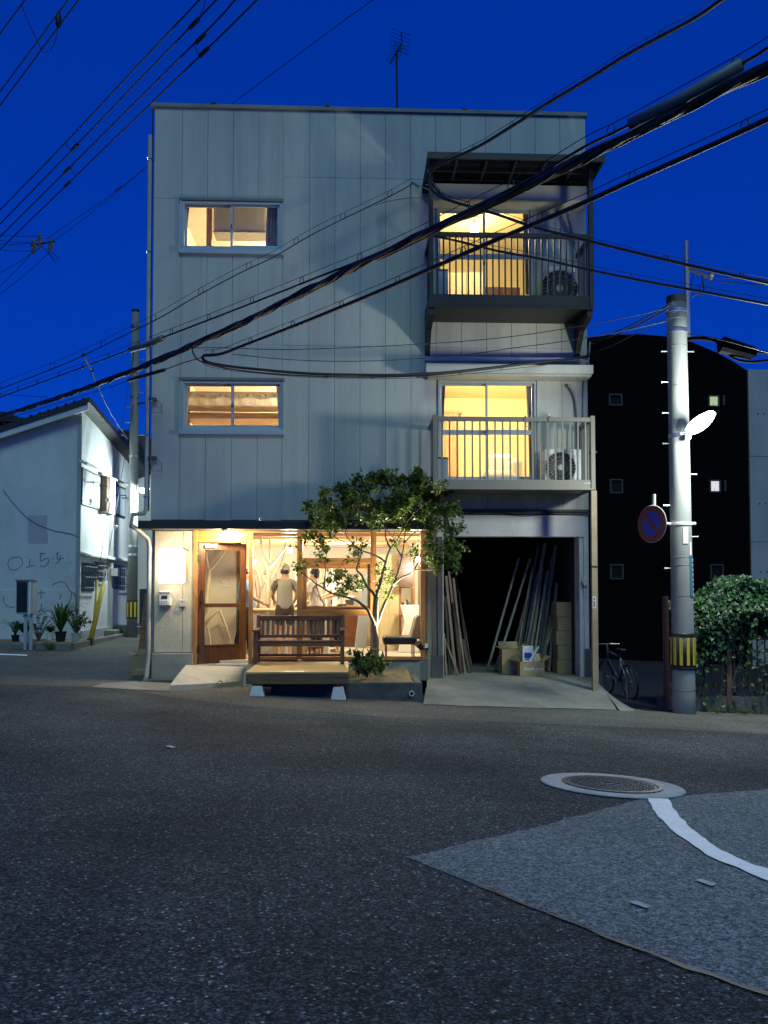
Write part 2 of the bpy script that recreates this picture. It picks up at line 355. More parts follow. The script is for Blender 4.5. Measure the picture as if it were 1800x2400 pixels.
sheet('road', eg, [(-60,-40), (-20,-40), (-8,-40), (0,-40), (4,-40), (10,-40), (16,-40), (60,-40)], m_road, 0.005, 240, 40, jag=0.04)
# pale patch of newer asphalt with its tar joint
pa = [on_g(*p).xy for p in ((958,2012),(1230,1948),(1500,1876),(1800,1852))]; pb = [on_g(*p).xy for p in ((958,2014),(1250,2132),(1530,2246),(1800,2342))]
d1 = (pa[-1]-pa[-2]).normalized()*9; d2 = (pb[-1]-pb[-2]).normalized()*7
pa = [tuple(p) for p in pa]+[tuple(pa[-1]+d1)]; pb = [tuple(p) for p in pb]+[tuple(pb[-1]+d2)]
sheet('road_patch', pa, pb, m_patch, 0.008, 160, 24, jag=0.025)
m_tar = M('tar', (0.014,0.014,0.014), 0.6, 0.2)
jt = [on_g(*p).xy for p in ((1120,2080),(1250,2133),(1400,2195),(1530,2247),(1800,2344),(2050,2430))]
sheet('tar_joint', [tuple(p) for p in jt], [(p.x+0.004, p.y+0.018+0.012*(i>2)) for i, p in enumerate(jt)], m_tar, 0.0105, 60, 1, jag=0.02)
m_line = M('road_paint', (0.88,0.89,0.87), 0.6, 0.06, 8, 0.3, 90, dirt=(0.5,0.5,0.48), damt=0.4, dscale=12)
la = [(1518,1876),(1533,1905),(1562,1941),(1616,1981),(1670,2017),(1724,2038),(1800,2073),(1900,2112)]; lb = [(1567,1877),(1587,1912),(1623,1948),(1667,1984),(1714,2010),(1764,2033),(1800,2044),(1900,2077)]
sheet('road_line', [tuple(on_g(*p).xy) for p in la], [tuple(on_g(*p).xy) for p in lb], m_line, 0.015, 90, 4, jag=0.012, curved=True)
m_worn_line = M('worn_paint', (0.42,0.46,0.46), 0.7, 0.2, 30, dirt=(0.16,0.16,0.16), damt=0.9, dscale=40)
for q in (((1629,2071),(1641,2067),(1681,2080),(1668,2085)), ((1473,2123),(1489,2119),(1529,2133),(1515,2138)), ((388,1753),(397,1751),(412,1755),(404,1758))):
    P = [on_g(*p).xy for p in q]; sheet('road_mark', [tuple(P[0]), tuple(P[3])], [tuple(P[1]), tuple(P[2])], m_worn_line, 0.0155, 4, 2)
# white edge line far left and the pale paving by the corner
P = [on_g(*p).xy for p in ((7,1535),(64,1535),(64,1537.5),(7,1537.5))]
sheet('edge_line', [(P[0].x-3, P[0].y), tuple(P[1])], [(P[3].x-3, P[3].y), tuple(P[2])], m_line, 0.006, 4, 1)
P = [on_g(*p).xy for p in ((240,1603),(352,1596),(420,1600),(398,1621),(300,1617),(215,1611))]
sheet('corner_paving', [tuple(P[0]), tuple(P[1]), tuple(P[2])], [tuple(P[5]), tuple(P[4]), tuple(P[3])], m_conc, 0.010, 20, 4, jag=0.02)
m_night = M('shaded_ground', (0.008,0.008,0.0075), 0.95, 0.3, 8, 0.6, 50)  # near-black colour that puts the shade into the ground
sheet('passage_shade', [(8.28,-1.6),(8.2,-0.6),(7.85,0.1),(7.85,14)], [(8.9,-1.75),(9.0,-1.2),(9.3,-0.9),(9.3,14)], m_night, 0.012, 60, 6, jag=0.05)  # sheet laid to darken the shaded passage
sheet('garden_shade', [(9.3,-1.12),(9.3,14)], [(22,-1.12),(22,14)], m_night, 0.012, 60, 12)  # same painted shade on the ground behind the fence
# concrete drive rising into the garage
gx0, gx1 = X0(1040,1585), X0(1372,1585)
dr = []
A0 = on_g(992,1652); A1 = on_g(1120,1656); A2 = on_g(1260,1660); A3 = on_g(1440,1664)
front = spline([A0, A1, A2, A3, on_g(1452,1666)], 8); nF = len(front)
for i, p in enumerate(front):
    t = i/(nF-1); xb = 4.92 + (7.88-4.92)*min(1, t*1.03); col = []
    for j in range(9):
        u = j/8; q = p.lerp(Vector((xb, -0.02, 0)), u)
        zf = G(p.x, p.y)+0.008; zb = 0.0
        q.z = zf + (zb-zf)*(u**0.85) + 0.006*pnoise(Vector((q.x*2, q.y*2, 0)))
        col.append(tuple(q))
    col.append((xb, 0.02, 0.0)); dr.append(col)
drive = MB().loft(dr)
# right-hand flank of the drive falls to the passage
last = dr[-1]; drive.loft([last, [(p[0]+0.42, p[1], G(p[0]+0.42, p[1])-0.02) for p in last]])
lft = dr[0]; drive.loft([[(p[0], p[1], -0.6) for p in lft], lft])
struct(drive.build('driveway', m_conc, smooth=True))
ck = MB()
for pts in (((1010,1632),(1060,1626),(1100,1628),(1150,1617),(1162,1608)), ((1100,1628),(1130,1638),(1180,1650)), ((1162,1608),(1158,1600))):
    P = []
    for (a, b) in pts:
        d = ray(a, b); best = None
        for k in range(400):
            q = CAM + d*((-2.2+0.0055*k-CAM.y)/d.y)
            u = (q.y+2.3)/2.3; zz = -0.27+0.27*max(0,u)**0.85
            if best is None or abs(q.z-zz) < best[0]: best = (abs(q.z-zz), q)
        P.append(best[1]+Vector((0,0,0.006)))
    ck.tube(spline(P, 4), 0.006, 5)
struct(ck.build('driveway_crack', m_tar))
# ------------------------------------------------------------------ main building
W_, D_, ZT = 7.83, 9.0, 10.24
bld = thing('corner_building', 'pale three storey building of tall siding panels with wooden shopfront and open garage', 'building', (3.9, 4, 0))
def rect_minus(r, holes):
    out = [r]
    for h in holes:
        nx = []
        for (a, b, c, d) in out:
            if h[0] >= b or h[1] <= a or h[2] >= d or h[3] <= c: nx.append((a, b, c, d)); continue
            if h[0] > a: nx.append((a, h[0], c, d))
            if h[1] < b: nx.append((h[1], b, c, d))
            l, r2 = max(a, h[0]), min(b, h[1])
            if h[2] > c: nx.append((l, r2, c, h[2]))
            if h[3] < d: nx.append((l, r2, h[3], d))
        out = nx
    return out
WIN3 = (X0(427,530), X0(661,530), Z0(545,588), Z0(545,474)); WIN2 = (X0(427,950), X0(663,950), Z0(545,1009), Z0(545,894))
DOOR3 = (X0(1022,560), X0(1249,560), 6.46, Z0(1130,488)); DOOR2 = (X0(1026,1000), X0(1257,1000), 3.50, Z0(1130,893))
OPEN = [WIN3, WIN2, DOOR3, DOOR2]
zl = [2.79, 10.24]
jx = [0.0] + [0.495+0.4576*k for k in range(16)] + [W_]
XG = 5.02
wallb = MB()
for r in rect_minus((0, XG, 2.72, ZT), OPEN) + rect_minus((XG, W_, 2.95, ZT), OPEN): wallb.box(r[0], r[1], 0.0, 0.12, r[2], r[3])
wall = wallb.build('wall', m_joint, bld)
rp = random.Random(3)
for k in range(len(jx)-1):
    a, b = jx[k], jx[k+1]
    cuts = [2.785 if b <= XG+0.2 else 3.0, 10.235]
    cuts[1:1] = [Z0(400,466)] if b < 2.4 else [Z0(900,813), Z0(900,420)]
    for j in range(len(cuts)-1):
        for (x0, x1, z0, z1) in rect_minus((a+0.003, b-0.003, cuts[j]+0.002, cuts[j+1]-0.002), [(o[0]-0.01, o[1]+0.01, o[2]-0.01, o[3]+0.01) for o in OPEN]):
            if x1-x0 < 0.015 or z1-z0 < 0.02: continue
            e = rp.uniform(0, 0.003)
            MB().box(x0, x1, -0.018-e, 0.0, z0, z1).build('siding_panel', m_siding, wall, bevel=0.003)
tr = MB().box(2.318, 2.334, -0.026, -0.002, 2.8, 10.22); tr.build('joint_trim', m_siding, wall)
# parapet cap, sides, back, roof
MB().box(-0.06, W_+0.03, -0.06, 0.2, 10.24, 10.31).build('parapet_cap', m_base, bld, bevel=0.006)
for xx in (1.05, 3.1, 5.6): MB().box(xx-0.04, xx+0.04, -0.07, 0.1, 10.31, 10.345).build('cap_clip', m_dbronze, bld)
s = MB(); s.box(-0.0, 0.12, 0.12, D_, -0.6, ZT); s.build('side_wall', m_siding, bld)
s = MB(); s.box(W_-0.12, W_, 0.12, D_, -0.6, ZT); s.build('side_wall', m_siding, bld)
s = MB(); s.box(0.12, W_-0.12, D_-0.12, D_, -0.6, ZT); s.build('back_wall', m_siding, bld)
MB().box(0.12, W_-0.12, 0.12, D_-0.12, 9.75, 9.95).build('roof', m_conc, bld)
# drain pipe down the left corner
lp = MB(); yl = -0.05
pts = [on_y(349,312,yl), on_y(349,700,yl), on_y(348,1195,yl)]
lp.tube([(-0.075,-0.03,9.72), (-0.075,-0.03,2.98), (-0.10,-0.08,2.9), (-0.24,-0.3,2.86)], 0.036, 10)
lp.tube([(-0.24,-0.42,2.66), (-0.16,-0.30,2.6), (-0.02,-0.10,2.45), (-0.0,-0.085,2.3), (0.0,-0.085,0.4), (-0.02,-0.12,0.05), (-0.05,-0.16,-0.06)], 0.040, 10)
lp.tube([(-0.24,-0.3,2.86), (-0.24,-0.42,2.66)], 0.03, 8)
dp = lp.build('drain_pipe', m_pvc, bld, smooth=True)
for z in (9.3, 7.6, 5.9, 4.3, 3.2): MB().box(-0.12, -0.03, -0.075, 0.01, z-0.012, z+0.012).build('pipe_clip', m_steel, dp)
MB().tube([(-0.035,-0.02,10.2), (-0.035,-0.02,2.95)], 0.012, 8).build('corner_conduit', m_dbronze, bld)
# sliding windows
def slider(opening, sill_lo, label=None, door=False, midrail=None, mz=0.045):
    x0, x1, z0, z1 = opening; yf = -0.035
    win = MB(); t = 0.045
    win.box(x0, x1, yf, 0.10, z1-t, z1); win.box(x0, x1, yf, 0.10, z0, z0+t)
    win.box(x0, x0+t, yf, 0.10, z0+t, z1-t); win.box(x1-t, x1, yf, 0.10, z0+t, z1-t)
    wn = win.build('balcony_door' if door else 'window', m_alu, bld, bevel=0.004)
    xm = (x0+x1)/2 - 0.01; a = 0.035
    for (sx0, sx1, yy) in ((x0+t, xm+0.03, 0.045), (xm-0.02, x1-t, 0.0)):
        sh = MB(); sh.box(sx0, sx1, yy, yy+0.03, z1-t-a, z1-t); sh.box(sx0, sx1, yy, yy+0.03, z0+t, z0+t+a*1.6)
        sh.box(sx0, sx0+a, yy, yy+0.03, z0+t+a*1.6, z1-t-a); sh.box(sx1-a, sx1, yy, yy+0.03, z0+t+a*1.6, z1-t-a)
        if midrail: sh.box(sx0+a, sx1-a, yy, yy+0.03, midrail-mz, midrail+mz)
        sh.build('sash', m_alu, wn, bevel=0.003)
        MB().box(sx0+a-0.004, sx1-a+0.004, yy+0.012, yy+0.018, z0+t+a, z1-t-a+0.003).build('pane', m_glass, wn)
    MB().box(xm-0.008, xm+0.012, -0.03, 0.0, (z0+z1)/2-0.03, (z0+z1)/2+0.035).build('latch', m_dbronze, wn)
    if sill_lo is not None:
        MB().box(x0-0.05, x1+0.03, -0.075, -0.02, sill_lo, z0-0.004).build('sill', m_alu, wn, bevel=0.005)
        MB().box(x0-0.05, x1+0.03, -0.06, -0.02, z1+0.006, z1+0.055).build('drip_hood', m_bronze, wn, bevel=0.004)
        MB().box(x0-0.035, x0-0.003, -0.05, -0.02, z0, z1).build('frame_edge', m_alu, wn); MB().box(x1+0.003, x1+0.02, -0.05, -0.02, z0, z1).build('frame_edge', m_alu, wn)
    return wn
slider(WIN3, Z0(540,598)); slider(WIN2, Z0(540,1020))
slider(DOOR3, None, door=True, midrail=Z0(1130,600)); slider(DOOR2, None, door=True, midrail=Z0(1130,1012.5))
for dd in (DOOR3, DOOR2):
    MB().box(dd[0]-0.05, dd[1]+0.06, -0.04, -0.02, dd[3]+0.004, dd[3]+0.05).box(dd[1]+0.005, dd[1]+0.06, -0.05, -0.02, dd[2], dd[3]).build('door_trim', m_siding, bld)
# hoods over the balcony doors
h = MB(); z0, z1 = Z0(1190,874,-0.42), Z0(1190,853,-0.42)
h.box(X0(998,860,-0.42), X0(1391,860,-0.42), -0.42, -0.02, z0, z1); h.box(X0(1005,860,-0.42), X0(1388,860,-0.42), -0.38, -0.02, z0-0.04, z0)
hd = h.build('door_hood', m_siding, bld, bevel=0.01)
MB().box(X0(995,845), X0(1375,845), -0.10, -0.02, Z0(1190,852)+0.02, Z0(1190,840)).build('hood_flashing', m_alu, hd)
h = MB(); z0, z1 = Z0(1190,468,-0.42), Z0(1190,432,-0.42)
h.box(X0(1015,450,-0.42), X0(1376,450,-0.42), -0.42, -0.02, z0, z1); h.build('door_hood', m_siding, bld, bevel=0.01)
# balconies
YB = -0.90
def balcony(px0, px1, ztop, zf1, zf0, m, post_top=None, post_bot=None, nb=19, brackets=False):
    x0, x1 = px0, px1; p = 0.07
    b = MB(); b.box(x0, x1, YB, YB+0.05, zf0, zf1); b.box(x0, x0+0.05, YB+0.05, -0.02, zf0, zf1); b.box(x1-0.05, x1, YB+0.05, -0.02, zf0, zf1)
    b.box(x0+0.05, x1-0.05, YB+0.05, -0.02, zf0+0.02, zf0+0.06)
    bal = b.build('balcony', m, bld, bevel=0.005)
    MB().box(x0-0.006, x1+0.006, YB-0.012, YB+0.0, zf0-0.002, zf0+0.03).build('fascia_lip', m, bal)
    r = MB(); r.box(x0+p, x1-p, YB-0.01, YB+0.055, ztop-0.075, ztop); r.build('top_rail', m, bal, bevel=0.006)
    for xa in (x0, x1-p): MB().box(xa, xa+p, YB+0.06, -0.02, ztop-0.075, ztop).build('side_rail', m, bal, bevel=0.006)
    for i, xa in enumerate((x0-0.005, x1-p)):
        pt = post_top if post_top else ztop+0.03
        zb = post_bot if (post_bot is not None and i == 1) else zf0
        MB().box(xa, xa+p+0.005, YB-0.015, YB+0.058, zb, pt).build('corner_post', m, bal, bevel=0.006)
    n = nb; proto = None
    for i in range(n):
        xx = x0+p+0.02 + (x1-x0-2*p-0.04)*(i+0.5)/n
        o = MB().box(xx-0.0125, xx+0.0125, YB+0.008, YB+0.036, zf1+0.002, ztop-0.076).build('baluster', m, bal)
    for xa in (x0+0.03, x1-0.045):
        for j in range(6):
            yy = YB+0.15+0.12*j; MB().box(xa, xa+0.02, yy, yy+0.02, zf1+0.002, ztop-0.076).build('baluster', m, bal)
    return bal
b2x0, b2x1 = X0(1015,1050,YB), X0(1394,1050,YB)
bal2 = balcony(b2x0, b2x1, Z0(1200,977,YB), Z0(1200,1124,YB), Z0(1200,1147,YB), m_bronze, nb=20)
MB().box(b2x1-0.07, b2x1+0.03, YB+0.0, YB+0.09, -0.2, Z0(1200,1147,YB)-0.01).build('support_post', m_tan, bal2, bevel=0.006)
MB().box(b2x1-0.2, b2x1-0.08, YB-0.004, YB, Z0(1200,1147,YB)+0.10, Z0(1200,1147,YB)+0.12).build('maker_plate', m_steel, bal2)
for zz in (1.95, 3.9): MB().box(b2x1-0.078, b2x1+0.038, YB-0.01, YB+0.10, zz-0.012, zz+0.012).build('post_band', m_dbronze, bal2)
b3x0, b3x1 = X0(1006,600,YB), X0(1390,600,YB)
zc = 8.84
bal3 = balcony(b3x0, b3x1, Z0(1200,546,YB), Z0(1200,691,YB), Z0(1200,722,YB), m_dbronze, post_top=zc-0.02, nb=25)
zb3 = Z0(1200,722,YB)
for xa in (b3x0, b3x1-0.10):
    MB().prism([(xa,-0.02,zb3-0.005), (xa,YB+0.02,zb3-0.005), (xa,YB+0.02,zb3-0.12), (xa,-0.35,zb3-0.22), (xa,-0.10,zb3-0.5), (xa,-0.02,zb3-0.62)], (0.09,0,0)).build('bracket', m_dbronze, bal3)
# polycarbonate canopy over the upper balcony
YC = -1.12; cx0, cx1 = X0(1002,360,YC), X0(1418,365,YC); zc0, zc1 = Z0(1200,364,YC), 8.86
def cz(y): return zc1 + (zc0-zc1)*(y/YC)
m_poly = glassm('smoked_polycarbonate', (0.16,0.17,0.19), 0.25, 0.8)
cn = MB(); cn.box(cx0, cx1, YC-0.03, YC, zc0-0.09, zc0+0.02); cn.add([(cx0,YC,zc0-0.07),(cx0+0.04,YC,zc0-0.07),(cx0+0.04,0,zc1-0.07),(cx0,0,zc1-0.07),(cx0,YC,zc0+0.02),(cx0+0.04,YC,zc0+0.02),(cx0+0.04,0,zc1+0.02),(cx0,0,zc1+0.02)], [(0,3,2,1),(4,5,6,7),(0,1,5,4),(1,2,6,5),(2,3,7,6),(3,0,4,7)])
cn.box(cx1-0.04, cx1, YC, -0.02, zc0-0.07, zc0+0.02); cn.box(cx0, cx1, -0.06, -0.0, zc1-0.10, zc1+0.03)
can = cn.build('canopy', m_dbronze, bld)
for i in range(1, 6):
    xx = cx0+(cx1-cx0)*i/6; MB().box(xx-0.02, xx+0.02, YC+0.002, -0.06, min(zc0,zc1)-0.05, min(zc0,zc1)).build('rafter', m_dbronze, can)
for yy in (-0.36, -0.72): MB().box(cx0+0.04, cx1-0.04, yy-0.02, yy+0.02, min(zc0,zc1)-0.045, min(zc0,zc1)-0.01).build('purlin', m_dbronze, can)
MB().box(cx0+0.01, cx1-0.01, YC+0.01, -0.03, max(zc0,zc1)+0.0, max(zc0,zc1)+0.008).build('roof_sheet', m_poly, can)
MB().box(b3x1-0.05, b3x1+0.02, YB+0.02, YB+0.06, zb3+0.1, zc-0.05).build('canopy_pipe', m_dbronze, can)
# ---- ground floor front
def frontbox(name, a, b, top, bot, y0, y1, m, parent=bld, bevel=0.004):
    xm = (a+b)/2
    return MB().box(X0(a,1390), X0(b,1390), y0, y1, Z0(xm,bot), Z0(xm,top)).build(name, m, parent, bevel=bevel)
ZF = 0.30                                     # shop floor
zsof = Z0(600,1240,-0.42)
MB().box(X0(323,1230,-0.42), X0(1012,1230,-0.42), -0.42, -0.02, zsof, Z0(600,1221,-0.42)).build('awning', m_fascia, bld, bevel=0.008)
MB().box(0.02, XG, -0.02, 0.02, zsof-0.0, 2.80).build('awning_backing', m_fascia, bld)
stw = MB(); xa, xb = X0(362,1390), X0(452,1390); xj = X0(428,1390)
gw = MB().box(0.0+0.05, X0(452), 0.03, 0.15, -0.4, 2.66).build('stucco_wall', m_joint, bld)
MB().box(xa, xj-0.004, -0.005, 0.03, 0.452, zsof-0.01).build('stucco_panel', m_stucco, gw, bevel=0.004)
MB().box(xj+0.004, xb, -0.005, 0.03, 0.452, zsof-0.01).build('stucco_panel', m_stucco, gw, bevel=0.004)
MB().box(xa-0.03, xb+0.015, -0.05, 0.03, -0.35, 0.44).build('plinth', m_base, gw, bevel=0.015)
MB().box(xa-0.10, xb-0.1, -0.14, -0.05, -0.35, 0.0).build('plinth_foot', m_concd, gw, bevel=0.02)
# timber shopfront
front = MB(); ztop = Z0(600,1243); FY0, FY1 = -0.02, 0.10
sf = frontbox('shopfront', 452, 462, 1243, 1560, FY0, FY1, m_wood)
frontbox('header_board', 462, 583, 1243, 1264, 0.02, 0.06, m_woodx, sf)
frontbox('head_rail', 462, 583, 1264, 1271, FY0, FY1, m_woodx, sf)
frontbox('post', 583, 592, 1243, 1556, FY0, FY1, m_wood, sf)
frontbox('post', 696, 709, 1240, 1546, FY0, FY1, m_wood, sf)
frontbox('post', 868, 882, 1243, 1546, FY0, FY1, m_wood, sf)
frontbox('post', 986, 1000, 1243, 1546, FY0, FY1, m_wood, sf)
for (a, b) in ((592,696),(709,868),(882,986)):
    frontbox('head_rail', a, b, 1242, 1248, FY0, FY1, m_woodx, sf); frontbox('sill_rail', a, b, 1539, 1547, FY0-0.02, FY1, m_woodx, sf)
frontbox('lintel', 709, 868, 1308, 1321, FY0, FY1, m_woodx, sf)
frontbox('sill_rail', 709, 868, 1428, 1443, FY0, FY1, m_woodx, sf)
isf = frontbox('inner_sash', 709.5, 719, 1321, 1428, 0.0, 0.07, m_wood, sf); frontbox('sash_rail', 719, 861, 1321, 1333, 0.0, 0.07, m_woodx, isf)
frontbox('sash_rail', 719, 861, 1420.5, 1428, 0.0, 0.07, m_woodx, isf); frontbox('sash_stile', 861, 867.5, 1321, 1428, 0.0, 0.07, m_wood, isf)
for (a, b, t, bo) in ((592,696,1248,1539),(709,868,1248,1308),(719,861,1333,1420.5),(709,868,1443,1539),(882,986,1248,1539)):
    frontbox('pane', a-0.5, b+0.5, t-0.5, bo+0.5, 0.04, 0.046, m_glass, sf, 0)
frontbox('base_wall', 590, 1003, 1547.5, 1596, -0.005, 0.10, m_base, bld)
MB().box(X0(1000), XG, 0.0, 0.12, -0.35, zsof).build('plaster_strip', m_stucco, bld)
# door leaf, ajar
dx0, dx1 = X0(463), X0(582); dw = dx1-dx0-0.02
dz0, dz1 = Z0(520,1557)+0.01, Z0(520,1271)-0.008
door = bpy.data.objects.new('shop_door', None); COL.objects.link(door)
dd = MB(); st = 0.115; zmid = Z0(520,1419)
dd.box(0, st, -0.02, 0.02, dz0, dz1); dd.box(dw-st, dw, -0.02, 0.02, dz0, dz1); dd.box(st, dw-st, -0.02, 0.02, dz1-0.12, dz1)
dd.box(st, dw-st, -0.02, 0.02, dz0, dz0+0.30); dd.box(st, dw-st, -0.022, 0.022, zmid-0.035, zmid+0.035); dd.box(st, dw-st, -0.026, -0.02, dz0+0.30, dz0+0.33)
bpy.data.objects.remove(door)
door = dd.build('shop_door', m_door, bld, bevel=0.004)
def dpart(mb, name, m): o = mb.build(name, m, door); o.location = (0,0,0); return o
dpart(MB().box(st-0.003, dw-st+0.003, -0.003, 0.003, zmid+0.035, dz1-0.12), 'pane', m_glass)
dpart(MB().box(st-0.003, dw-st+0.003, -0.003, 0.003, dz0+0.30, zmid-0.035), 'pane', m_glass)
dpart(MB().box(0.10, 0.30, -0.07, -0.021, dz1-0.085, dz1-0.025).bar((0.28,-0.06,dz1-0.03),(0.42,-0.10,dz1+0.03),0.02,0.008), 'door_closer', m_plast)
dpart(MB().tube([(0.055,-0.02,zmid+0.05),(0.055,-0.07,zmid+0.07),(0.055,-0.07,zmid+0.26),(0.055,-0.02,zmid+0.28)], 0.011, 8), 'handle', m_dbronze)
for hz in (dz0+0.25, dz1-0.28): dpart(MB().box(-0.02, 0.03, -0.03, 0.022, hz-0.06, hz+0.06), 'hinge', m_dbronze)
door.location = Vector((dx0+0.01, 0.02, 0)) - ORG[bld]; door.rotation_euler = (0, 0, R(24))
# ---- garage front
MB().box(XG+0.22, 7.74, -0.02, 0.25, Z0(1240,1258), Z0(1240,1207)).build('garage_beam', m_stuccow, bld, bevel=0.008)
MB().box(XG, W_, -0.06, 0.0, Z0(1240,1206), Z0(1240,1196)).build('flashing', m_fascia, bld)
MB().box(XG, X0(1040), 0.0, 0.35, -0.3, 2.94).build('garage_pier', m_stuccow, bld, bevel=0.008)
MB().box(7.735, W_-0.005, -0.005, 0.12, -0.3, 2.94).build('garage_pier', m_stuccow, bld, bevel=0.008)
MB().box(7.735, W_+0.02, -0.03, -0.006, -0.3, 0.5).build('pier_foot', m_concd, bld)
MB().box(W_+0.02, W_+0.14, -0.35, 0.3, -0.45, 0.12).build('kerb_block', m_concd, bld, bevel=0.02)
MB().box(7.66, 7.735, 0.02, 1.9, 0.0, 2.94).build('inner_wall', m_stuccow, bld)
MB().box(7.655, 7.67, 0.0, 0.02, 0.0, 2.51).build('shutter_guide', m_alu, bld)
# garage room shell
def shell(name, x0, x1, y0, y1, z0, z1, mats, t=0.05, parent=bld):
    mw, mc, mf = mats
    a = MB().box(x0-t, x0, y0, y1, z0, z1).box(x1, x1+t, y0, y1, z0, z1).box(x0-t, x1+t, y1, y1+t, z0, z1).build(name, mw, parent)
    MB().box(x0-t, x1+t, y0, y1+t, z1, z1+t).build('ceiling', mc, a); MB().box(x0-t, x1+t, y0, y1+t, z0-t, z0).build('floor', mf, a)
    return a
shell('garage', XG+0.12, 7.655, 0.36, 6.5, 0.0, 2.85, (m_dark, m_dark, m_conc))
MB().box(XG+0.2, 7.66, -0.02, 0.36, -0.05, 0.0).build('threshold', m_conc, bld)
# brown rain pipe between shop and garage
p = MB().box(X0(1012), X0(1023), -0.10, -0.02, -0.1, 3.35).box(X0(1024), X0(1036), -0.12, -0.02, -0.1, 2.5)
p.build('rain_pipe', m_bpipe, bld, bevel=0.01)
MB().box(X0(1010), X0(1037), -0.13, -0.01, -0.2, Z0(1024,1535)).build('pipe_shoe', m_concd, bld)
# loose wires over the garage beam
wr = MB()
wr.tube(spline([on_y(1050,1196,-0.07), on_y(1150,1199,-0.08), on_y(1240,1206,-0.08), on_y(1300,1200,-0.08), on_y(1380,1201,-0.07)], 6), 0.008, 6)
wr.tube(spline([on_y(1090,1204,-0.07), on_y(1160,1197,-0.08), on_y(1230,1199,-0.08)], 6), 0.006, 6)
wr.build('facade_wire', m_black, bld)
# air conditioner ducts
for (pts) in ([(1332,903),(1342,915),(1351,940),(1355,990),(1358,1060)], [(1333,505),(1342,530),(1346,570)]):
    MB().tube(spline([on_y(a,b,-0.07) for a,b in pts], 6), 0.035, 8).build('duct', m_pvc, bld, smooth=True)
MB().tube(spline([on_y(1383,800,-0.05), on_y(1377,870,-0.05), on_y(1369,900,-0.05), on_y(1367,1000,-0.05), on_y(1365,1110,-0.05)], 6), 0.014, 8).build('conduit', m_pvc, bld, smooth=True)
# small wall lamp, meter brackets
for py in (945, 1082):
    q = MB(); c = on_y(368,py,-0.06)
    q.box(c.x-0.10, c.x-0.01, -0.12, -0.02, c.z+0.04, c.z+0.09); q.tube([(c.x-0.08,-0.09,c.z+0.04),(c.x-0.08,-0.09,c.z-0.17),(c.x+0.09,-0.09,c.z-0.17),(c.x+0.09,-0.09,c.z-0.04),(c.x,-0.09,c.z+0.06)], 0.006, 6)
    q.build('wire_bracket', m_bpipe, bld)
# ---- rooms
r2 = shell('room', 4.75, 7.6, 0.125, 3.6, 3.42, 5.85, (m_cream, m_cream, m_floorp))
r3 = shell('room', 4.75, 7.6, 0.125, 3.6, 6.40, 9.0, (m_cream, m_cream, m_floorp))
l2 = shell('room', 0.2, 4.5, 0.125, 3.6, 3.42, 5.85, (m_cream2, m_ceil, m_floorp))
l3 = shell('room', 0.2, 4.5, 0.125, 3.6, 6.40, 9.0, (m_cream2, m_ceil, m_floorp))
m_lampw = emit('lamp_white', (1,0.88,0.66), 16)
def room_lamp(x, y, z, e, label, col=(1.0,0.82,0.50)):
    t = thing('ceiling_lamp', label, 'lamp', (x,y,z))
    MB().lathe([(0.02,0.0),(0.02,0.12),(0.09,0.14)], (x,y,z-0.14), 16).build('stem', m_white, t)
    MB().ball((x,y,z-0.22), 0.10, 0.10, 0.085, 16, 10).build('globe', m_lampw, t, smooth=True)
    point('lamp_light', (x,y,z-0.42), e, col, 0.10, t)
def hline(px, py, y): return on_y(px, py, y)
q = on_y(1155,912,1.0); room_lamp(q.x, 1.0, 5.84, 300, 'round ceiling lamp in the lit yellow room behind the lower balcony')
room_lamp(6.0, 1.5, 8.99, 85, 'round ceiling lamp in the lit room behind the upper balcony', (1.0,0.78,0.42))
room_lamp(3.0, 2.3, 5.84, 460, 'ceiling lamp in the room behind the lower left window', (1,0.82,0.55))
room_lamp(2.3, 2.4, 8.99, 280, 'ceiling lamp in the room behind the upper left window', (1,0.86,0.62))
def curtain(a, b, top, bot, y, m, label, taper=0.0, ph=0):
    rows = []; t0 = on_y(a, top, y); t1 = on_y(b, top, y); b0 = on_y(a, bot, y)
    for j in range(9):
        u = j/8; z = t0.z+(b0.z-t0.z)*u; wdt = (t1.x-t0.x)*(1+taper*(math.sin(u*math.pi*0.5)))
        xs_ = t0.x if ph == 0 else t1.x-wdt
        rows.append([(xs_+wdt*i/24, y+0.025*math.sin(i*1.25), z) for i in range(25)])
    return tag(MB().loft(rows).build('curtain', m, smooth=True), label, 'curtain')
curtain(1030,1044,896,1120,0.14,m_curtg,'grey curtain drawn to the left of the lower balcony door',-0.6)
curtain(1232,1246,896,1120,0.14,m_curtg,'grey curtain drawn to the right of the lower balcony door',-0.5,1)
curtain(1225,1238,492,690,0.14,m_curtg,'grey curtain drawn to the right of the upper balcony door',-0.4,1)
curtain(432,447,898,1005,0.14,m_cloth,'white curtain gathered at the left of the lower left window',-0.5)
curtain(646,660,898,1005,0.14,m_cloth,'white curtain gathered at the right of the lower left window',-0.5,1)
curtain(432,445,478,585,0.14,m_curtg,'grey curtain gathered at the left of the upper left window',-0.5)
curtain(626,656,478,585,0.16,m_curtg,'dark curtain covering the right end of the upper left window',0.1,1)
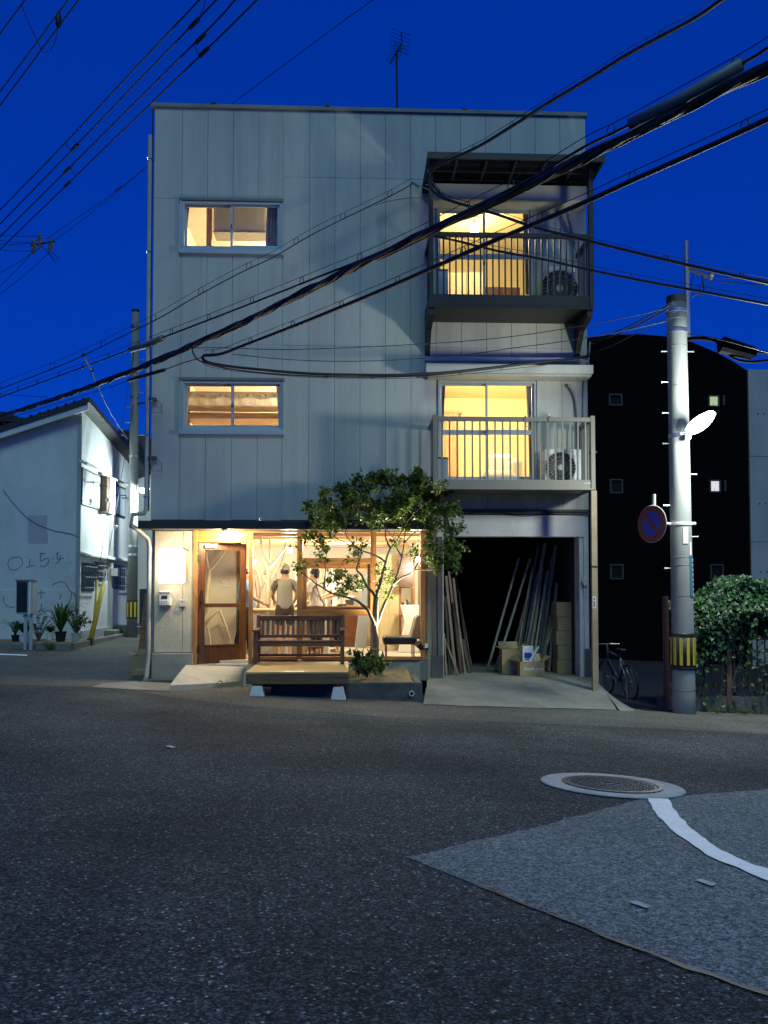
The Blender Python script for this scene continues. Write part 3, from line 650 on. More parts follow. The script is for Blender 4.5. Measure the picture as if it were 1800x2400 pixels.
# furniture in the rooms
def solid(name, label, cat, mb, m, group=None, bevel=0.006): return tag(mb.build(name, m, None, bevel=bevel), label, cat, group)
m_dkw = wood('dark_cabinet', (0.10,0.05,0.025), 0.5, 0.5, 2.0, 'z'); m_ltw = wood('light_cabinet', (0.50,0.30,0.12), 0.5, 0.7, 2.0, 'z')
y = 3.1; x0 = on_y(1030,1000,y).x
t = thing('wardrobe', 'honey coloured wardrobe in the yellow room behind the lower balcony', 'wardrobe', (x0+0.35, y, 3.42))
MB().box(x0-0.2, x0+0.42, y, y+0.45, 3.43, on_y(1050,968,y).z).build('body', m_ltw, t, bevel=0.01); MB().box(x0-0.22, x0+0.50, y-0.03, y+0.45, on_y(1050,968,y).z, on_y(1050,968,y).z+0.05).build('top', m_ltw, t)
for k in (0,1): MB().box(x0-0.18+0.3*k, x0+0.10+0.3*k, y-0.02, y, 3.5, on_y(1050,968,y).z-0.06).build('door', m_ltw, t, bevel=0.006)
t = thing('armchair', 'white rounded armchair behind the glass of the lower balcony door', 'chair', (6.6,1.3,3.42))
MB().box(6.05,6.75,0.95,1.65,3.44,3.86).build('seat', m_cloth, t, bevel=0.09); MB().box(6.25,6.78,1.5,1.78,3.6,4.28).build('backrest', m_cloth, t, bevel=0.11); MB().box(6.62,6.85,0.95,1.7,3.5,4.1).build('armrest', m_cloth, t, bevel=0.09)
t = thing('tall_cabinet', 'dark brown cabinet in the room behind the upper balcony', 'cabinet', (6.7,2.9,6.4))
MB().box(6.42,7.2,2.9,3.4,6.41,8.12).build('body', m_dkw, t, bevel=0.01)
for k in (0,1): MB().box(6.44+0.38*k,6.79+0.38*k,2.88,2.9,6.5,8.06).build('door', m_dkw, t, bevel=0.006)
t = thing('partition_screen', 'pale panelled screen in the room behind the upper balcony', 'screen', (5.9,2.6,6.4))
for k in range(3): MB().box(5.2+0.40*k,5.585+0.40*k,2.60+0.03*(k%2),2.63+0.03*(k%2),6.41,8.32).build('panel', m_ltw if k == 3 else m_ceil, t, bevel=0.006)
# loft bed behind the lower left window
t = thing('loft_bed', 'wooden loft bed with white bedding behind the lower left window', 'bed', (1.6,1.4,3.42))
za, zb_, zc_, zd = (on_y(545,p,1.3).z for p in (946,962,982,925))
MB().box(0.35,3.3,1.3,1.34,zb_-0.02,zb_+0.10).build('rail', m_ply, t); 
MB().box(0.35,3.3,1.36,2.2,zc_+0.02,zc_+0.14).build('base', m_ply, t)
rows = []
for j in range(7):
    rows.append([(0.4+2.85*i/40, 1.24+0.03*math.sin(i*1.7+j), zb_+0.12+0.07*math.sin(j/6*math.pi)+0.02*math.sin(i*0.9+j*2)+(0.10 if j > 2 else -0.06+0.05*j)) for i in range(41)])
MB().loft(rows).build('bedding', m_cloth, t, smooth=True)
MB().box(0.35,3.3,1.30,1.34,zd-0.03,zd+0.06).build('upper_rail', m_ceil, t)
for xx in (0.36, 3.25): MB().box(xx,xx+0.06,1.345,1.40,3.43,5.5).build('post', m_ply, t)
t = thing('kitchen_hood', 'white kitchen hood seen through the upper left window', 'hood', (1.6,0.7,8.0))
xa, xb = on_y(499,520,0.6).x, on_y(624,520,0.6).x; za, zb_ = on_y(545,541,0.6).z, on_y(545,480,0.6).z
MB().box(xa,xb,0.6,1.0,za,8.99).build('canopy', m_white, t, bevel=0.04); MB().box(xa,xb,0.57,1.0,za-0.04,za).build('lip', m_steel, t, bevel=0.02)
t = thing('room_post', 'brown timber post seen through the upper left window', 'post', (1.2,0.9,6.4)); x = on_y(490,520,0.8).x
MB().box(x-0.05,x+0.05,0.8,0.9,6.41,8.98).build('shaft', m_ltw, t); MB().box(x-0.08,x+0.08,0.77,0.93,6.41,6.5).build('foot', m_dkw, t)
# ------------------------------------------------------------------ shop interior
SX0, SX1, SY1, SZ1 = 0.16, 4.98, 5.2, 2.70
m_shopw = M('shop_wall', (0.58,0.53,0.42), 0.8, 0.05, 3); m_shopc = wood('shop_ceiling', (0.48,0.32,0.17), 0.6, 0.8, 1.0, 'x'); m_shopf = M('shop_floor', (0.50,0.45,0.37), 0.5, 0.12, 3, 0.2, 30)
shell('shop_room', SX0, SX1, 0.16, SY1, ZF, SZ1, (m_shopw, m_shopc, m_shopf))
for k in range(5): MB().box(SX0+0.01, SX1-0.01, 0.9+0.9*k, 0.98+0.9*k, SZ1-0.13, SZ1-0.005).build('ceiling_beam', m_ply, bld)
MB().box(X0(452), X0(592), -0.02, 0.16, -0.3, ZF-0.055).build('door_step', m_concp, bld)
m_branch = M('peeled_branch', (0.66,0.55,0.36), 0.6, 0.2, 8, 0.4, 40, stretch=(1,1,0.4))
m_bulb = emit('bulb', (1,0.86,0.62), 60)
def shop_lamp(px, py, y, e, label, col=(1.0,0.87,0.64)):
    c = on_y(px, py, y); t = thing('pendant_lamp', label, 'lamp', c)
    MB().tube([(c.x,c.y,SZ1-0.004),(c.x,c.y,c.z+0.09)], 0.006, 6).build('cord', m_black, t); MB().lathe([(0.02,0.1),(0.028,0.06),(0.03,0.045)], c, 12).build('socket', m_dbronze, t)
    MB().ball(c, 0.045, 0.045, 0.055, 12, 8).build('bulb', m_bulb, t, smooth=True); point('bulb_light', c-Vector((0,0,0.13)), e*3.5, col, 0.06, t)
shop_lamp(680,1290,2.0,52,'bright pendant bulb above the man in the grey shirt')
shop_lamp(594,1316,0.6,4,'small bulb hanging just inside by the door post')
shop_lamp(980,1311,1.2,30,'pendant bulb near the right end of the shop window')
shop_lamp(800,1262,3.0,40,'pendant bulb deep in the shop over the customers')
shop_lamp(520,1290,3.4,30,'pendant bulb deep in the shop behind the door')
# ornamental peeled branches standing inside
def branch(label, segs, y, r0):
    b = MB()
    for (pts, r) in segs:
        P = spline([on_y(a, c, y+dy) for (a, c, dy) in pts], 5); n = len(P)
        b.tube(P, [r*(1-0.45*i/(n-1)) for i in range(n)], 8)
    return tag(b.build('bare_branch', m_branch, smooth=True), label, 'branch')
branch('forked pale branch standing behind the shop door', [([(484,1420,0),(487,1380,0),(490,1345,0),(488,1335,0),(484,1312,0),(482,1292,0)],0.045), ([(489,1338,0),(500,1328,0.02),(508,1318,0.03),(518,1305,0.04),(528,1290,0.05)],0.032)], 1.3, 0.04)
branch('tall pale branch rising to the ceiling beside the small bulb', [([(628,1420,0),(630,1370,0),(628,1330,0),(618,1308,0),(613,1280,0),(612,1252,0)],0.042), ([(629,1345,0),(631,1310,0.05),(632,1280,0.05),(631,1250,0.05)],0.034), ([(628,1375,0),(640,1352,0.02),(652,1330,0.03),(664,1305,0.03),(669,1270,0.03)],0.022), ([(628,1370,0),(617,1352,0.02),(612,1330,0.03)],0.02)], 1.0, 0.04)
branch('thin crooked branch standing near the door post', [([(571,1378,0),(574,1340,0),(572,1310,0),(575,1290,0),(578,1270,0)],0.024), ([(573,1355,0),(582,1330,0.02)],0.016), ([(573,1300,0),(568,1280,0.02)],0.012)], 1.1, 0.03)
branch('slanting pale branch by the man in the grey shirt', [([(604,1425,0),(610,1380,0),(604,1350,0),(600,1335,0)],0.03), ([(608,1385,0),(622,1362,0)],0.018), ([(606,1360,0),(600,1345,0),(594,1350,0)],0.015)], 1.2, 0.03)
branch('diagonal pale branch bracing under the ceiling', [([(620,1345,0),(640,1320,0.1),(665,1290,0.2),(672,1280,0.2)],0.03)], 1.8, 0.03)
branch('angled branch leaning on the counter front behind the door', [([(483,1462,0),(495,1445,0),(513,1430,0)],0.035), ([(514,1430,0),(522,1450,0),(532,1475,0),(542,1510,0)],0.028), ([(528,1466,0),(515,1485,0),(505,1512,0)],0.022), ([(483,1462,0),(490,1490,0),(494,1515,0)],0.025)], 1.15, 0.03)
# counter with slanted timber front
t = thing('counter', 'long white counter with wooden top inside the shop', 'counter', (1.9,2.0,ZF))
zt = on_y(640,1428,1.75).z
MB().box(0.55,3.1,1.8,2.3,ZF,zt-0.04).build('body', m_white, t); MB().box(0.5,3.15,1.74,2.35,zt-0.04,zt).build('top', m_ply, t, bevel=0.005)
for k in range(9):
    xx = 1.75+0.15*k; MB().bar((xx,1.78,ZF+0.02),(xx+0.05*math.sin(k*3),1.76,zt-0.05),0.05+0.02*(k%3),0.02).build('slat', m_branch if k%2 else m_ply, t)
t = thing('wall_panel', 'row of thin upright sticks leaning on the shop back wall', 'sticks', (2.0,3.8,ZF))
rs = random.Random(5)
for k in range(34):
    xx = 0.9+k*0.075; MB().bar((xx,3.75,ZF+0.9),(xx+rs.uniform(-0.12,0.05),3.95,ZF+1.75+rs.uniform(-0.1,0.1)),0.022,0.018).build('stick', (m_ply, m_steel, m_bench)[k%3], t)
MB().box(0.8,3.5,3.7,3.95,ZF+0.84,ZF+0.9).build('shelf', m_ply, t)
m_blue = M('blue_cloth', (0.10,0.28,0.55), 0.85, 0.15, 8)
solid('blue_tarpaulin', 'folded blue cloth on the shelf behind the shop door', 'cloth', MB().box(1.0,1.45,3.45,3.69,ZF+0.90,ZF+1.12), m_blue, bevel=0.04)
solid('thermostat', 'small white controller on the wall seen through the door', 'switch', MB().box(1.03,1.17,1.48,1.50,ZF+1.32,ZF+1.44).box(1.06,1.12,1.474,1.48,ZF+1.37,ZF+1.42), m_plastw)
MB().box(SX0+0.01,1.32,1.50,1.60,ZF+0.002,SZ1-0.005).build('partition', m_shopw, bld); MB().box(1.32,1.40,1.48,1.62,ZF+0.002,SZ1-0.005).build('partition_post', m_bench, bld)
# panelled cream door at the back, hanging board, chair, box wall
yd = 2.6; a, b, tp, bt = on_y(884,1400,yd).x, on_y(936,1400,yd).x, on_y(910,1300,yd).z, ZF
t = thing('panelled_door', 'cream panelled door standing open inside the shop behind the tree', 'door', ((a+b)/2,yd,ZF))
m_crd = M('cream_door', (0.74,0.63,0.36), 0.5, 0.04); MB().box(a,b,yd,yd+0.045,ZF+0.01,tp).build('leaf', m_crd, t, bevel=0.004)
for (f0, f1, z0, z1) in ((0.10,0.46,0.62,0.95),(0.54,0.90,0.62,0.95),(0.10,0.46,0.38,0.58),(0.54,0.90,0.38,0.58),(0.10,0.46,0.06,0.33),(0.54,0.90,0.06,0.33)):
    wd = b-a; hh = tp-ZF; MB().box(a+wd*f0,a+wd*f1,yd-0.012,yd,ZF+hh*z0,ZF+hh*z1).build('raised_panel', m_crd, t, bevel=0.008)
t = thing('hanging_board', 'brown timber board hanging beside the cream door', 'board', (4.5,2.2,1.9))
MB().box(on_y(934,1340,2.2).x,on_y(968,1340,2.2).x,2.2,2.24,on_y(950,1376,2.2).z,on_y(950,1298,2.2).z).build('board', m_doorx, t); MB().box(on_y(945,1280,2.22).x,on_y(955,1280,2.22).x,2.205,2.235,on_y(950,1298,2.2).z,SZ1-0.005).build('strap', m_wood, t)
solid('low_partition', 'white low partition at the right end of the shop', 'partition', MB().prism([(on_y(935,1400,2.0).x,2.0,ZF+0.005),(SX1-0.06,2.0,ZF+0.005),(SX1-0.06,2.0,on_y(950,1418,2.0).z),(on_y(940,1400,2.0).x,2.0,on_y(950,1418,2.0).z),(on_y(950,1400,2.0).x,2.0,on_y(950,1460,2.0).z)],(0,0.3,0)), m_white)
t = thing('bookshelf', 'narrow brown bookshelf beyond the low white partition', 'shelf', (4.6,2.6,ZF))
MB().box(4.55,4.60,2.6,2.9,ZF+0.005,2.1).box(4.83,4.88,2.6,2.9,ZF+0.005,2.1).box(4.60,4.83,2.6,2.9,1.0,1.04).box(4.60,4.83,2.6,2.9,1.6,1.64).box(4.60,4.83,2.6,2.9,2.05,2.1).build('case', m_wood, t)
for k in range(4): MB().box(4.62+0.045*k,4.655+0.045*k,2.63,2.85,1.045,1.30+0.03*(k%3)).build('book', (m_ink,m_white,m_bench,m_blue)[k], t)
# black lounge chair
yc = 0.75; cxl, cxr = on_y(897,1500,yc).x, on_y(985,1500,yc).x; zs = on_y(930,1490,yc).z
t = thing('lounge_chair', 'black leather lounge chair with grey back and steel legs in the shop window', 'chair', ((cxl+cxr)/2, yc, ZF))
m_lea = M('black_leather', (0.015,0.014,0.013), 0.35, 0.2, 10); m_leag = M('grey_leather', (0.20,0.18,0.145), 0.5, 0.1, 8)
MB().box(cxl,cxr-0.08,yc-0.28,yc+0.28,zs-0.15,zs).build('seat', m_lea, t, bevel=0.035)
MB().prism([(cxr-0.20,yc-0.28,zs-0.02),(cxr-0.02,yc-0.28,zs-0.06),(cxr+0.02,yc-0.28,zs+0.36),(cxr-0.04,yc-0.28,zs+0.40),(cxr-0.10,yc-0.28,zs+0.36)],(0,0.56,0)).build('backrest', m_leag, t, bevel=0.03)
for (xx, yy) in ((cxl+0.06,yc-0.24),(cxl+0.06,yc+0.24),(cxr-0.14,yc-0.24),(cxr-0.14,yc+0.24)): MB().box(xx-0.012,xx+0.012,yy-0.012,yy+0.012,ZF,zs-0.152).build('leg', m_steel, t)
# box spotlight / speaker hung inside, low stool, corrugated panel
t = thing('hung_speaker', 'small dark speaker hung under the shop ceiling', 'speaker', (3.2,1.6,2.4)); c = on_y(836,1296,1.6)
MB().box(c.x-0.09,c.x+0.09,1.52,1.72,c.z-0.10,c.z+0.12).build('cabinet', m_plast, t, bevel=0.015); MB().tube([(c.x,1.62,c.z+0.12),(c.x,1.62,SZ1-0.002)],0.008,6).build('bracket', m_black, t); MB().lathe([(0.06,0.0),(0.062,0.01)],(c.x,1.51,c.z),16,(0,1,0)).build('cone', m_ink, t)
t = thing('corrugated_panel', 'pale corrugated sheet leaning inside the shop', 'panel', (3.5,3.4,ZF)); xx0, xx1 = on_y(842,1450,3.4).x, on_y(868,1450,3.4).x
MB().loft([[(xx0+(xx1-xx0)*i/30+(0.08 if j else -0.1), 3.4+0.25*j+0.012*math.sin(i*2.1), ZF+0.01+1.55*j) for i in range(31)] for j in range(2)]).build('sheet', m_alu, t, solid=0.004); MB().box(xx0-0.02,xx1+0.1,3.68,3.72,ZF+1.5,ZF+1.56).build('batten', m_ply, t)
t = thing('wooden_crate', 'brown wooden chest at the back of the shop', 'chest', (3.4,3.9,ZF)); MB().box(2.95,3.75,3.8,4.4,ZF+0.01,ZF+0.8).build('body', m_doorx, t, bevel=0.01); MB().box(2.93,3.77,3.78,4.42,ZF+0.8,ZF+0.86).build('lid', m_doorx, t, bevel=0.01)
t = thing('printer', 'dark machine on top of the brown chest in the shop', 'machine', (3.4,4.0,ZF+0.86)); MB().box(3.05,3.65,3.9,4.3,ZF+0.865,ZF+1.15).build('body', m_plast, t, bevel=0.03); MB().box(3.1,3.6,3.86,3.9,ZF+0.95,ZF+1.05).build('tray', m_ink, t)
t = thing('footstool', 'small dark footstool behind the bench slats', 'stool', (2.8,1.2,ZF))
MB().box(2.72,3.02,1.15,1.4,ZF+0.14,ZF+0.17).build('seat', m_bench, t)
for (xx, yy) in ((2.75,1.18),(2.99,1.18),(2.75,1.37),(2.99,1.37)): MB().box(xx-0.015,xx+0.015,yy-0.015,yy+0.015,ZF+0.002,ZF+0.14).build('leg', m_bench, t)
# ------------------------------------------------------------------ people
m_skin = M('skin', (0.50,0.29,0.18), 0.55, 0.06, 10); m_hair = M('dark_hair', (0.014,0.010,0.008), 0.5, 0.2, 40, 0.5, 90)
def skin_obj(name, verts, edges, m, parent, root=0, sub=2, mats=None):
    me = bpy.data.meshes.new(name); me.from_pydata([v[0] for v in verts], edges, []); o = link(name, me, m, parent)
    o.location = (0,0,0)
    o.modifiers.new('skin', 'SKIN'); sv = me.skin_vertices[0].data
    for i, v in enumerate(verts):
        r = v[1]; sv[i].radius = r if isinstance(r, tuple) else (r, r); sv[i].use_root = (i == root)
    md = o.modifiers.new('sub', 'SUBSURF'); md.levels = sub; md.render_levels = sub
    for p in me.polygons: p.use_smooth = True
    o.modifiers['skin'].use_smooth_shade = True
    return o
def person(label, loc, face, h, shirt, shorts, hairm, cap=None, arm=((0.27,0.02,1.18),(0.25,0.22,1.02)), arm2=None, longleg=False, lean=0.0, stride=0.0, bare=True, strap=False):
    t = thing('person', label, 'person', loc); k = h/1.72
    t.rotation_euler = (0,0,face); t.scale = (k,k,k)
    def A(z): return lean*max(0, z-0.9)
    V = [((0,0,0.94),(0.155,0.115)), ((0,A(1.12),1.12),(0.135,0.10)), ((0,A(1.3),1.30),(0.155,0.11)), ((0,A(1.42)-0.005,1.42),(0.10,0.075)), ((0,A(1.5)+0.005,1.485),(0.052,0.055)), ((0,A(1.55)+0.015,1.545),(0.066,0.08)), ((0,A(1.62)+0.015,1.625),(0.075,0.095)), ((0,A(1.7)+0.005,1.695),(0.05,0.065))]
    E = [(i,i+1) for i in range(7)]
    def add(pts, par):
        for (p, r) in pts: V.append((p, r)); E.append((par, len(V)-1)); par = len(V)-1
        return par
    add([((0,A(1.6)+0.115,1.598),0.013)], 6)
    for s in (-1,1): add([((s*0.078,A(1.62)+0.0,1.61),0.016)], 6)
    hands = []
    for s, ar in ((-1, arm), (1, arm2 or arm)):
        e, w = ar
        last = add([((s*0.175,A(1.4),1.395),(0.062,0.062)), ((s*(e[0]-0.01),A(1.2)+e[1],e[2]),0.043), ((s*w[0],A(1.1)+w[1],w[2]),0.027)], 3)
        d = (Vector((s*w[0],w[1],w[2]))-Vector((s*(e[0]-0.01),e[1],e[2]))).normalized()
        wv = Vector(V[last][0]); pm = wv+d*0.07; last = add([(tuple(pm),(0.036,0.018))], last); hands.append((wv, pm, d, s, last))
        sd = d.cross(Vector((0,0,1))); sd = sd.normalized() if sd.length > 0.1 else Vector((0,1,0))
        for q, ln in ((-0.03,0.065),(-0.01,0.08),(0.01,0.085),(0.03,0.07)): add([(tuple(pm+d*0.04+sd*q),0.009), (tuple(pm+d*(0.04+ln*0.6)+sd*q*1.1-Vector((0,0,0.012))),0.0085), (tuple(pm+d*(0.04+ln)+sd*q*1.1-Vector((0,0,0.035))),0.007)], last)
        add([(tuple(pm+sd*0.045-d*0.005),0.011), (tuple(pm+sd*0.062+d*0.035),0.009)], last)
    for s in (-1,1):
        st_ = stride*s
        add([((s*0.095,0,0.88),0.088), ((s*0.10,0.02+st_*0.5,0.50),0.058), ((s*0.10,-0.005+st_,0.30),0.052), ((s*0.10,-0.01+st_*1.1,0.085),0.034), ((s*0.105,-0.045+st_*1.1,0.035),0.032), ((s*0.11,0.08+st_*1.1,0.025),(0.04,0.022)), ((s*0.115,0.16+st_*1.1,0.018),(0.036,0.015))], 0)
    skin_obj('body', V, E, m_skin, t)
    SV = [((0,0,0.86),(0.178,0.145)), ((0,0,0.97),(0.175,0.14)), ((0,A(1.12),1.12),(0.155,0.12)), ((0,A(1.3),1.30),(0.175,0.128)), ((0,A(1.42)-0.005,1.425),(0.105,0.085))]; SE = [(0,1),(1,2),(2,3),(3,4)]
    for s, ar in ((-1, arm), (1, arm2 or arm)):
        e, w = ar; a0 = Vector((s*0.18,A(1.4),1.40)); a1 = Vector((s*e[0],A(1.2)+e[1],e[2])); mid = a0.lerp(a1, 0.72)
        SV.append((tuple(a0),0.078)); SE.append((4,len(SV)-1)); SV.append((tuple(mid),0.066)); SE.append((len(SV)-2,len(SV)-1))
    skin_obj('shirt', SV, SE, shirt, t)
    TV = [((0,0,0.93),(0.17,0.138)), ((0,0,1.06),(0.155,0.128))]; TE = [(0,1)]
    for s in (-1,1):
        st_ = stride*s; par = 0
        lst = [((s*0.10,0,0.84),0.108), ((s*0.105,0.01+st_*0.35,0.56),0.088)] + ([((s*0.10,0.0+st_,0.30),0.072), ((s*0.10,-0.01+st_*1.08,0.10),0.062)] if longleg else [])
        for q in lst: TV.append(q); TE.append((par,len(TV)-1)); par = len(TV)-1
    skin_obj('trousers' if longleg else 'shorts', TV, TE, shorts, t)
    hy = A(1.62)
    if cap:
        hb = MB(); hb.lathe([(0.0955,0.0),(0.10,0.03),(0.093,0.08),(0.065,0.118),(0.0,0.132)], (0,hy+0.0,1.635), 20); o = hb.build('cap', cap, t, smooth=True); o.location = (0,0,0)
        hb = MB(); hb.lathe([(0.070,0.0),(0.088,0.03),(0.094,0.07)], (0,hy-0.012,1.565), 16); o = hb.build('hair', hairm, t, smooth=True); o.location = (0,0,0)
    else:
        hb = MB(); hb.ball((0,hy-0.012,1.655), 0.093, 0.108, 0.098, 18, 12); hb.ball((0,hy-0.05,1.59), 0.078, 0.06, 0.075, 14, 8); o = hb.build('hair', hairm, t, smooth=True, kind='stuff'); o.location = (0,0,0)
    for s in (-1,1): o = MB().ball((s*0.032,hy+0.098,1.632), 0.011, 0.007, 0.007, 8, 6).build('eye', m_ink, t); o.location = (0,0,0)
    if strap:
        P = [(-0.07,hy*0+A(1.4)-0.07,1.47), (-0.13,A(1.3)-0.12,1.32), (-0.05,A(1.2)-0.137,1.15), (0.10,A(1.0)-0.125,1.0), (0.19,0.0,0.93)]
        o = MB().tube(spline(P,5),0.010,6).build('strap', m_ink, t); o.location = (0,0,0)
    return t
m_greyt = M('grey_tee', (0.27,0.26,0.23), 0.9, 0.06, 8); m_whitet = M('white_shirt', (0.75,0.72,0.66), 0.9, 0.04, 8); m_plaid = M('dark_plaid', (0.055,0.04,0.03), 0.9, 0.6, 30); m_navy = M('dark_trousers', (0.02,0.02,0.025), 0.9, 0.2, 8); m_cap = M('grey_cap', (0.42,0.39,0.33), 0.9, 0.08, 20); m_bluet = M('blue_shirt', (0.13,0.30,0.52), 0.9, 0.12, 8)
pA = on_z(667,1537,ZF); person('person seen from behind in grey shirt, cap and dark shorts at the shop window', (pA.x,pA.y,ZF), R(6), 1.72, m_greyt, m_plaid, m_hair, m_cap, arm=((0.25,0.04,1.16),(0.20,0.26,1.06)))
person('person in white shirt with a black shoulder strap, turned sideways in the shop', (on_y(742,1400,1.5).x,1.5,ZF), R(62), 1.68, m_whitet, m_navy, m_hair, None, arm=((0.25,0.06,1.15),(0.16,0.26,1.05)), longleg=True, lean=0.08, strap=True)
person('person in white shirt and dark trousers further back in the shop', (on_y(795,1400,2.3).x,2.3,ZF), R(120), 1.72, m_whitet, m_navy, m_hair, None, arm=((0.25,0.10,1.18),(0.14,0.32,1.12)), longleg=True, lean=0.06)
person('person in blue shirt and dark trousers walking behind the open door', (on_y(572,1400,1.05).x,1.05,ZF), R(-70), 1.66, m_bluet, m_navy, m_hair, None, arm=((0.24,-0.06,1.16),(0.22,0.06,0.98)), arm2=((0.24,0.10,1.16),(0.2,0.3,1.06)), longleg=True, stride=0.10)
# ------------------------------------------------------------------ things on the front wall
m_sign = emit('sign_face', (1.0,0.95,0.82), 13.0)
t = thing('sign_box', 'glowing blank white sign box on the stucco wall beside the door', 'sign', on_y(398,1326,-0.2)); x0, x1 = X0(372,1326,-0.30), X0(426,1326,-0.30); z0, z1 = Z0(398,1367,-0.30), Z0(398,1286,-0.30)
MB().box(x0,x1,-0.30,-0.14,z0,z1).build('lit_body', m_sign, t, bevel=0.02); MB().box(x0+0.05,x1+0.03,-0.14,-0.115,z0+0.02,z1-0.02).build('back_plate', m_plast, t); MB().box((x0+x1)/2-0.05,(x0+x1)/2+0.05,-0.115,-0.006,z0+0.15,z1-0.15).build('bracket', m_plast, t)
MB().tube(spline([(x1,-0.12,z1-0.02),(x1+0.03,-0.08,z1+0.06),(x1+0.09,-0.05,z1+0.04),(x1+0.10,-0.02,z1-0.02)],5),0.006,6).build('cable', m_bpipe, t)
t = thing('door_downlight', 'lit downlight under the awning above the shop door', 'lamp', on_y(527,1244,-0.36)); c = on_y(527,1250,-0.36)
MB().lathe([(0.05,0),(0.06,0.02),(0.06,0.05)],(c.x,c.y,zsof-0.055),16).build('housing', m_white, t); MB().lathe([(0.045,-0.004),(0.045,0.0)],(c.x,c.y,zsof-0.056),16).build('lens', m_bulb, t); point('downlight_glow', (c.x,c.y,zsof-0.11), 160, (1.0,0.80,0.48), 0.05, t)
t = thing('power_meter', 'off-white electricity meter box on the stucco wall under the sign', 'meter', on_y(387,1403,-0.05)); x0, x1 = X0(372,1400,-0.08), X0(401,1400,-0.08); z0, z1 = Z0(387,1421,-0.08), Z0(387,1385,-0.08)
MB().box(x0,x1,-0.10,-0.006,z0,z1).build('case', m_plastw, t, bevel=0.015); MB().box(x0+0.05,x1-0.06,-0.106,-0.10,z0+0.13,z0+0.19).build('window', m_ink, t); MB().box(x0+0.02,x1-0.02,-0.112,-0.10,z0+0.02,z0+0.11).build('cover', m_plastw, t, bevel=0.005)
for k in (0,1,2): MB().box(x0+0.06+0.04*k,x0+0.067+0.04*k,-0.115,-0.112,z0+0.04,z0+0.09).build('slot', m_ink, t)
MB().box(x0+0.02,x1-0.02,-0.108,-0.10,z0+0.22,z0+0.25).build('label_strip', m_bronze, t)
t = thing('intercom', 'small grey intercom on the stucco wall by the door', 'intercom', on_y(427,1413,-0.05)); x0, x1 = X0(420,1413,-0.06), X0(434,1413,-0.06); z0, z1 = Z0(427,1422,-0.06), Z0(427,1405,-0.06)
MB().box(x0,x1,-0.05,-0.006,z0,z1).build('case', m_plast, t, bevel=0.006); MB().lathe([(0.012,0),(0.012,0.006)],((x0+x1)/2,-0.055,z1-0.04),12,(0,1,0)).build('lens', m_ink, t)
t = thing('switch_box', 'grey switch box on the right garage jamb', 'switch', on_y(1372,1363,-0.04)); c = on_y(1372,1363,-0.05); MB().box(c.x-0.03,c.x+0.05,-0.06,-0.006,c.z-0.08,c.z+0.08).build('case', m_plast, t, bevel=0.008); MB().box(c.x-0.05,c.x-0.03,-0.04,-0.01,c.z-0.03,c.z+0.04).build('lever', m_plast, t)
t = thing('pipe_sticker', 'white paper sticker on the tan balcony post', 'sticker', on_y(1393,1412,YB)); c = on_y(1393,1412,YB-0.004); MB().box(c.x-0.03,c.x+0.03,YB-0.005,YB-0.002,c.z-0.10,c.z+0.10).build('paper', m_plastw, t)
m_purple = M('purple_ink', (0.12,0.05,0.25), 0.6); MB().lathe([(0.018,0),(0.018,0.001)],(c.x,YB-0.006,c.z+0.06),12,(0,-1,0)).build('emblem', m_purple, t)
for k in range(3): MB().box(c.x-0.014,c.x+0.014,YB-0.007,YB-0.005,c.z-0.075+0.035*k,c.z-0.05+0.035*k).build('glyph', m_ink, t)
c = on_y(612,1216,-0.44); t = thing('awning_fitting', 'small dark spotlight fitting clamped on the awning edge', 'fitting', c); MB().lathe([(0.025,-0.03),(0.04,0.0),(0.03,0.05)],c,12,(0.3,-1,-0.3)).build('head', m_plast, t); MB().box(c.x-0.02,c.x+0.02,-0.42,-0.38,c.z-0.06,c.z).build('clamp', m_dbronze, t)
# air conditioners
def aircon(label, px0, px1, pt, pb, floor, y):
    x0, x1 = on_y(px0,pt,y).x, on_y(px1,pt,y).x; z1 = on_y(px0,pt,y).z; z0 = floor+0.06
    t = thing('air_conditioner', label, 'air conditioner', ((x0+x1)/2,y+0.15,floor)); MB().box(x0,x1,y,y+0.30,z0,z1).build('case', m_plastw, t, bevel=0.015)
    cx, cz_, r = x0+(x1-x0)*0.42, (z0+z1)/2, (z1-z0)*0.41
    MB().lathe([(r,0.004),(r,0.010)],(cx,y-0.012,cz_),28,(0,1,0)).build('fan_recess', m_ink, t)
    gr = MB()
    for k in range(26):
        a = 2*math.pi*k/26; gr.tube([(cx+0.2*r*math.cos(a),y-0.016,cz_+0.2*r*math.sin(a)),(cx+r*math.cos(a+0.25),y-0.016,cz_+r*math.sin(a+0.25))],0.0035,4)
    for rr in (0.45,0.7,1.0): gr.tube([(cx+rr*r*math.cos(2*math.pi*k/28),y-0.018,cz_+rr*r*math.sin(2*math.pi*k/28)) for k in range(29)],0.004,4)
    gr.build('fan_grille', m_plast, t, kind='stuff'); MB().lathe([(0.19*r,0),(0.19*r,0.01)],(cx,y-0.026,cz_),16,(0,1,0)).build('hub', m_plastw, t)
    MB().box(x1-0.16,x1-0.03,y-0.004,y,z0+0.12,z1-0.10).build('badge', m_steel, t)
    lv = MB()
    for k in range(9): lv.box(x0-0.006,x0,y+0.03,y+0.27,z0+0.05+k*0.05,z0+0.07+k*0.05)
    lv.build('side_louvre', m_plast, t, kind='stuff')
    for xx in (x0+0.06,x1-0.12): MB().box(xx,xx+0.06,y+0.02,y+0.28,floor,z0).build('foot', m_rub, t)
aircon('pale air conditioner on the lower balcony beside the lit yellow room', 1276, 1364, 1052, 1122, Z0(1200,1147,YB)+0.06, -0.42)
aircon('dark shaded air conditioner on the upper canopied balcony', 1280, 1352, 624, 690, Z0(1200,722,YB)+0.06, -0.42)
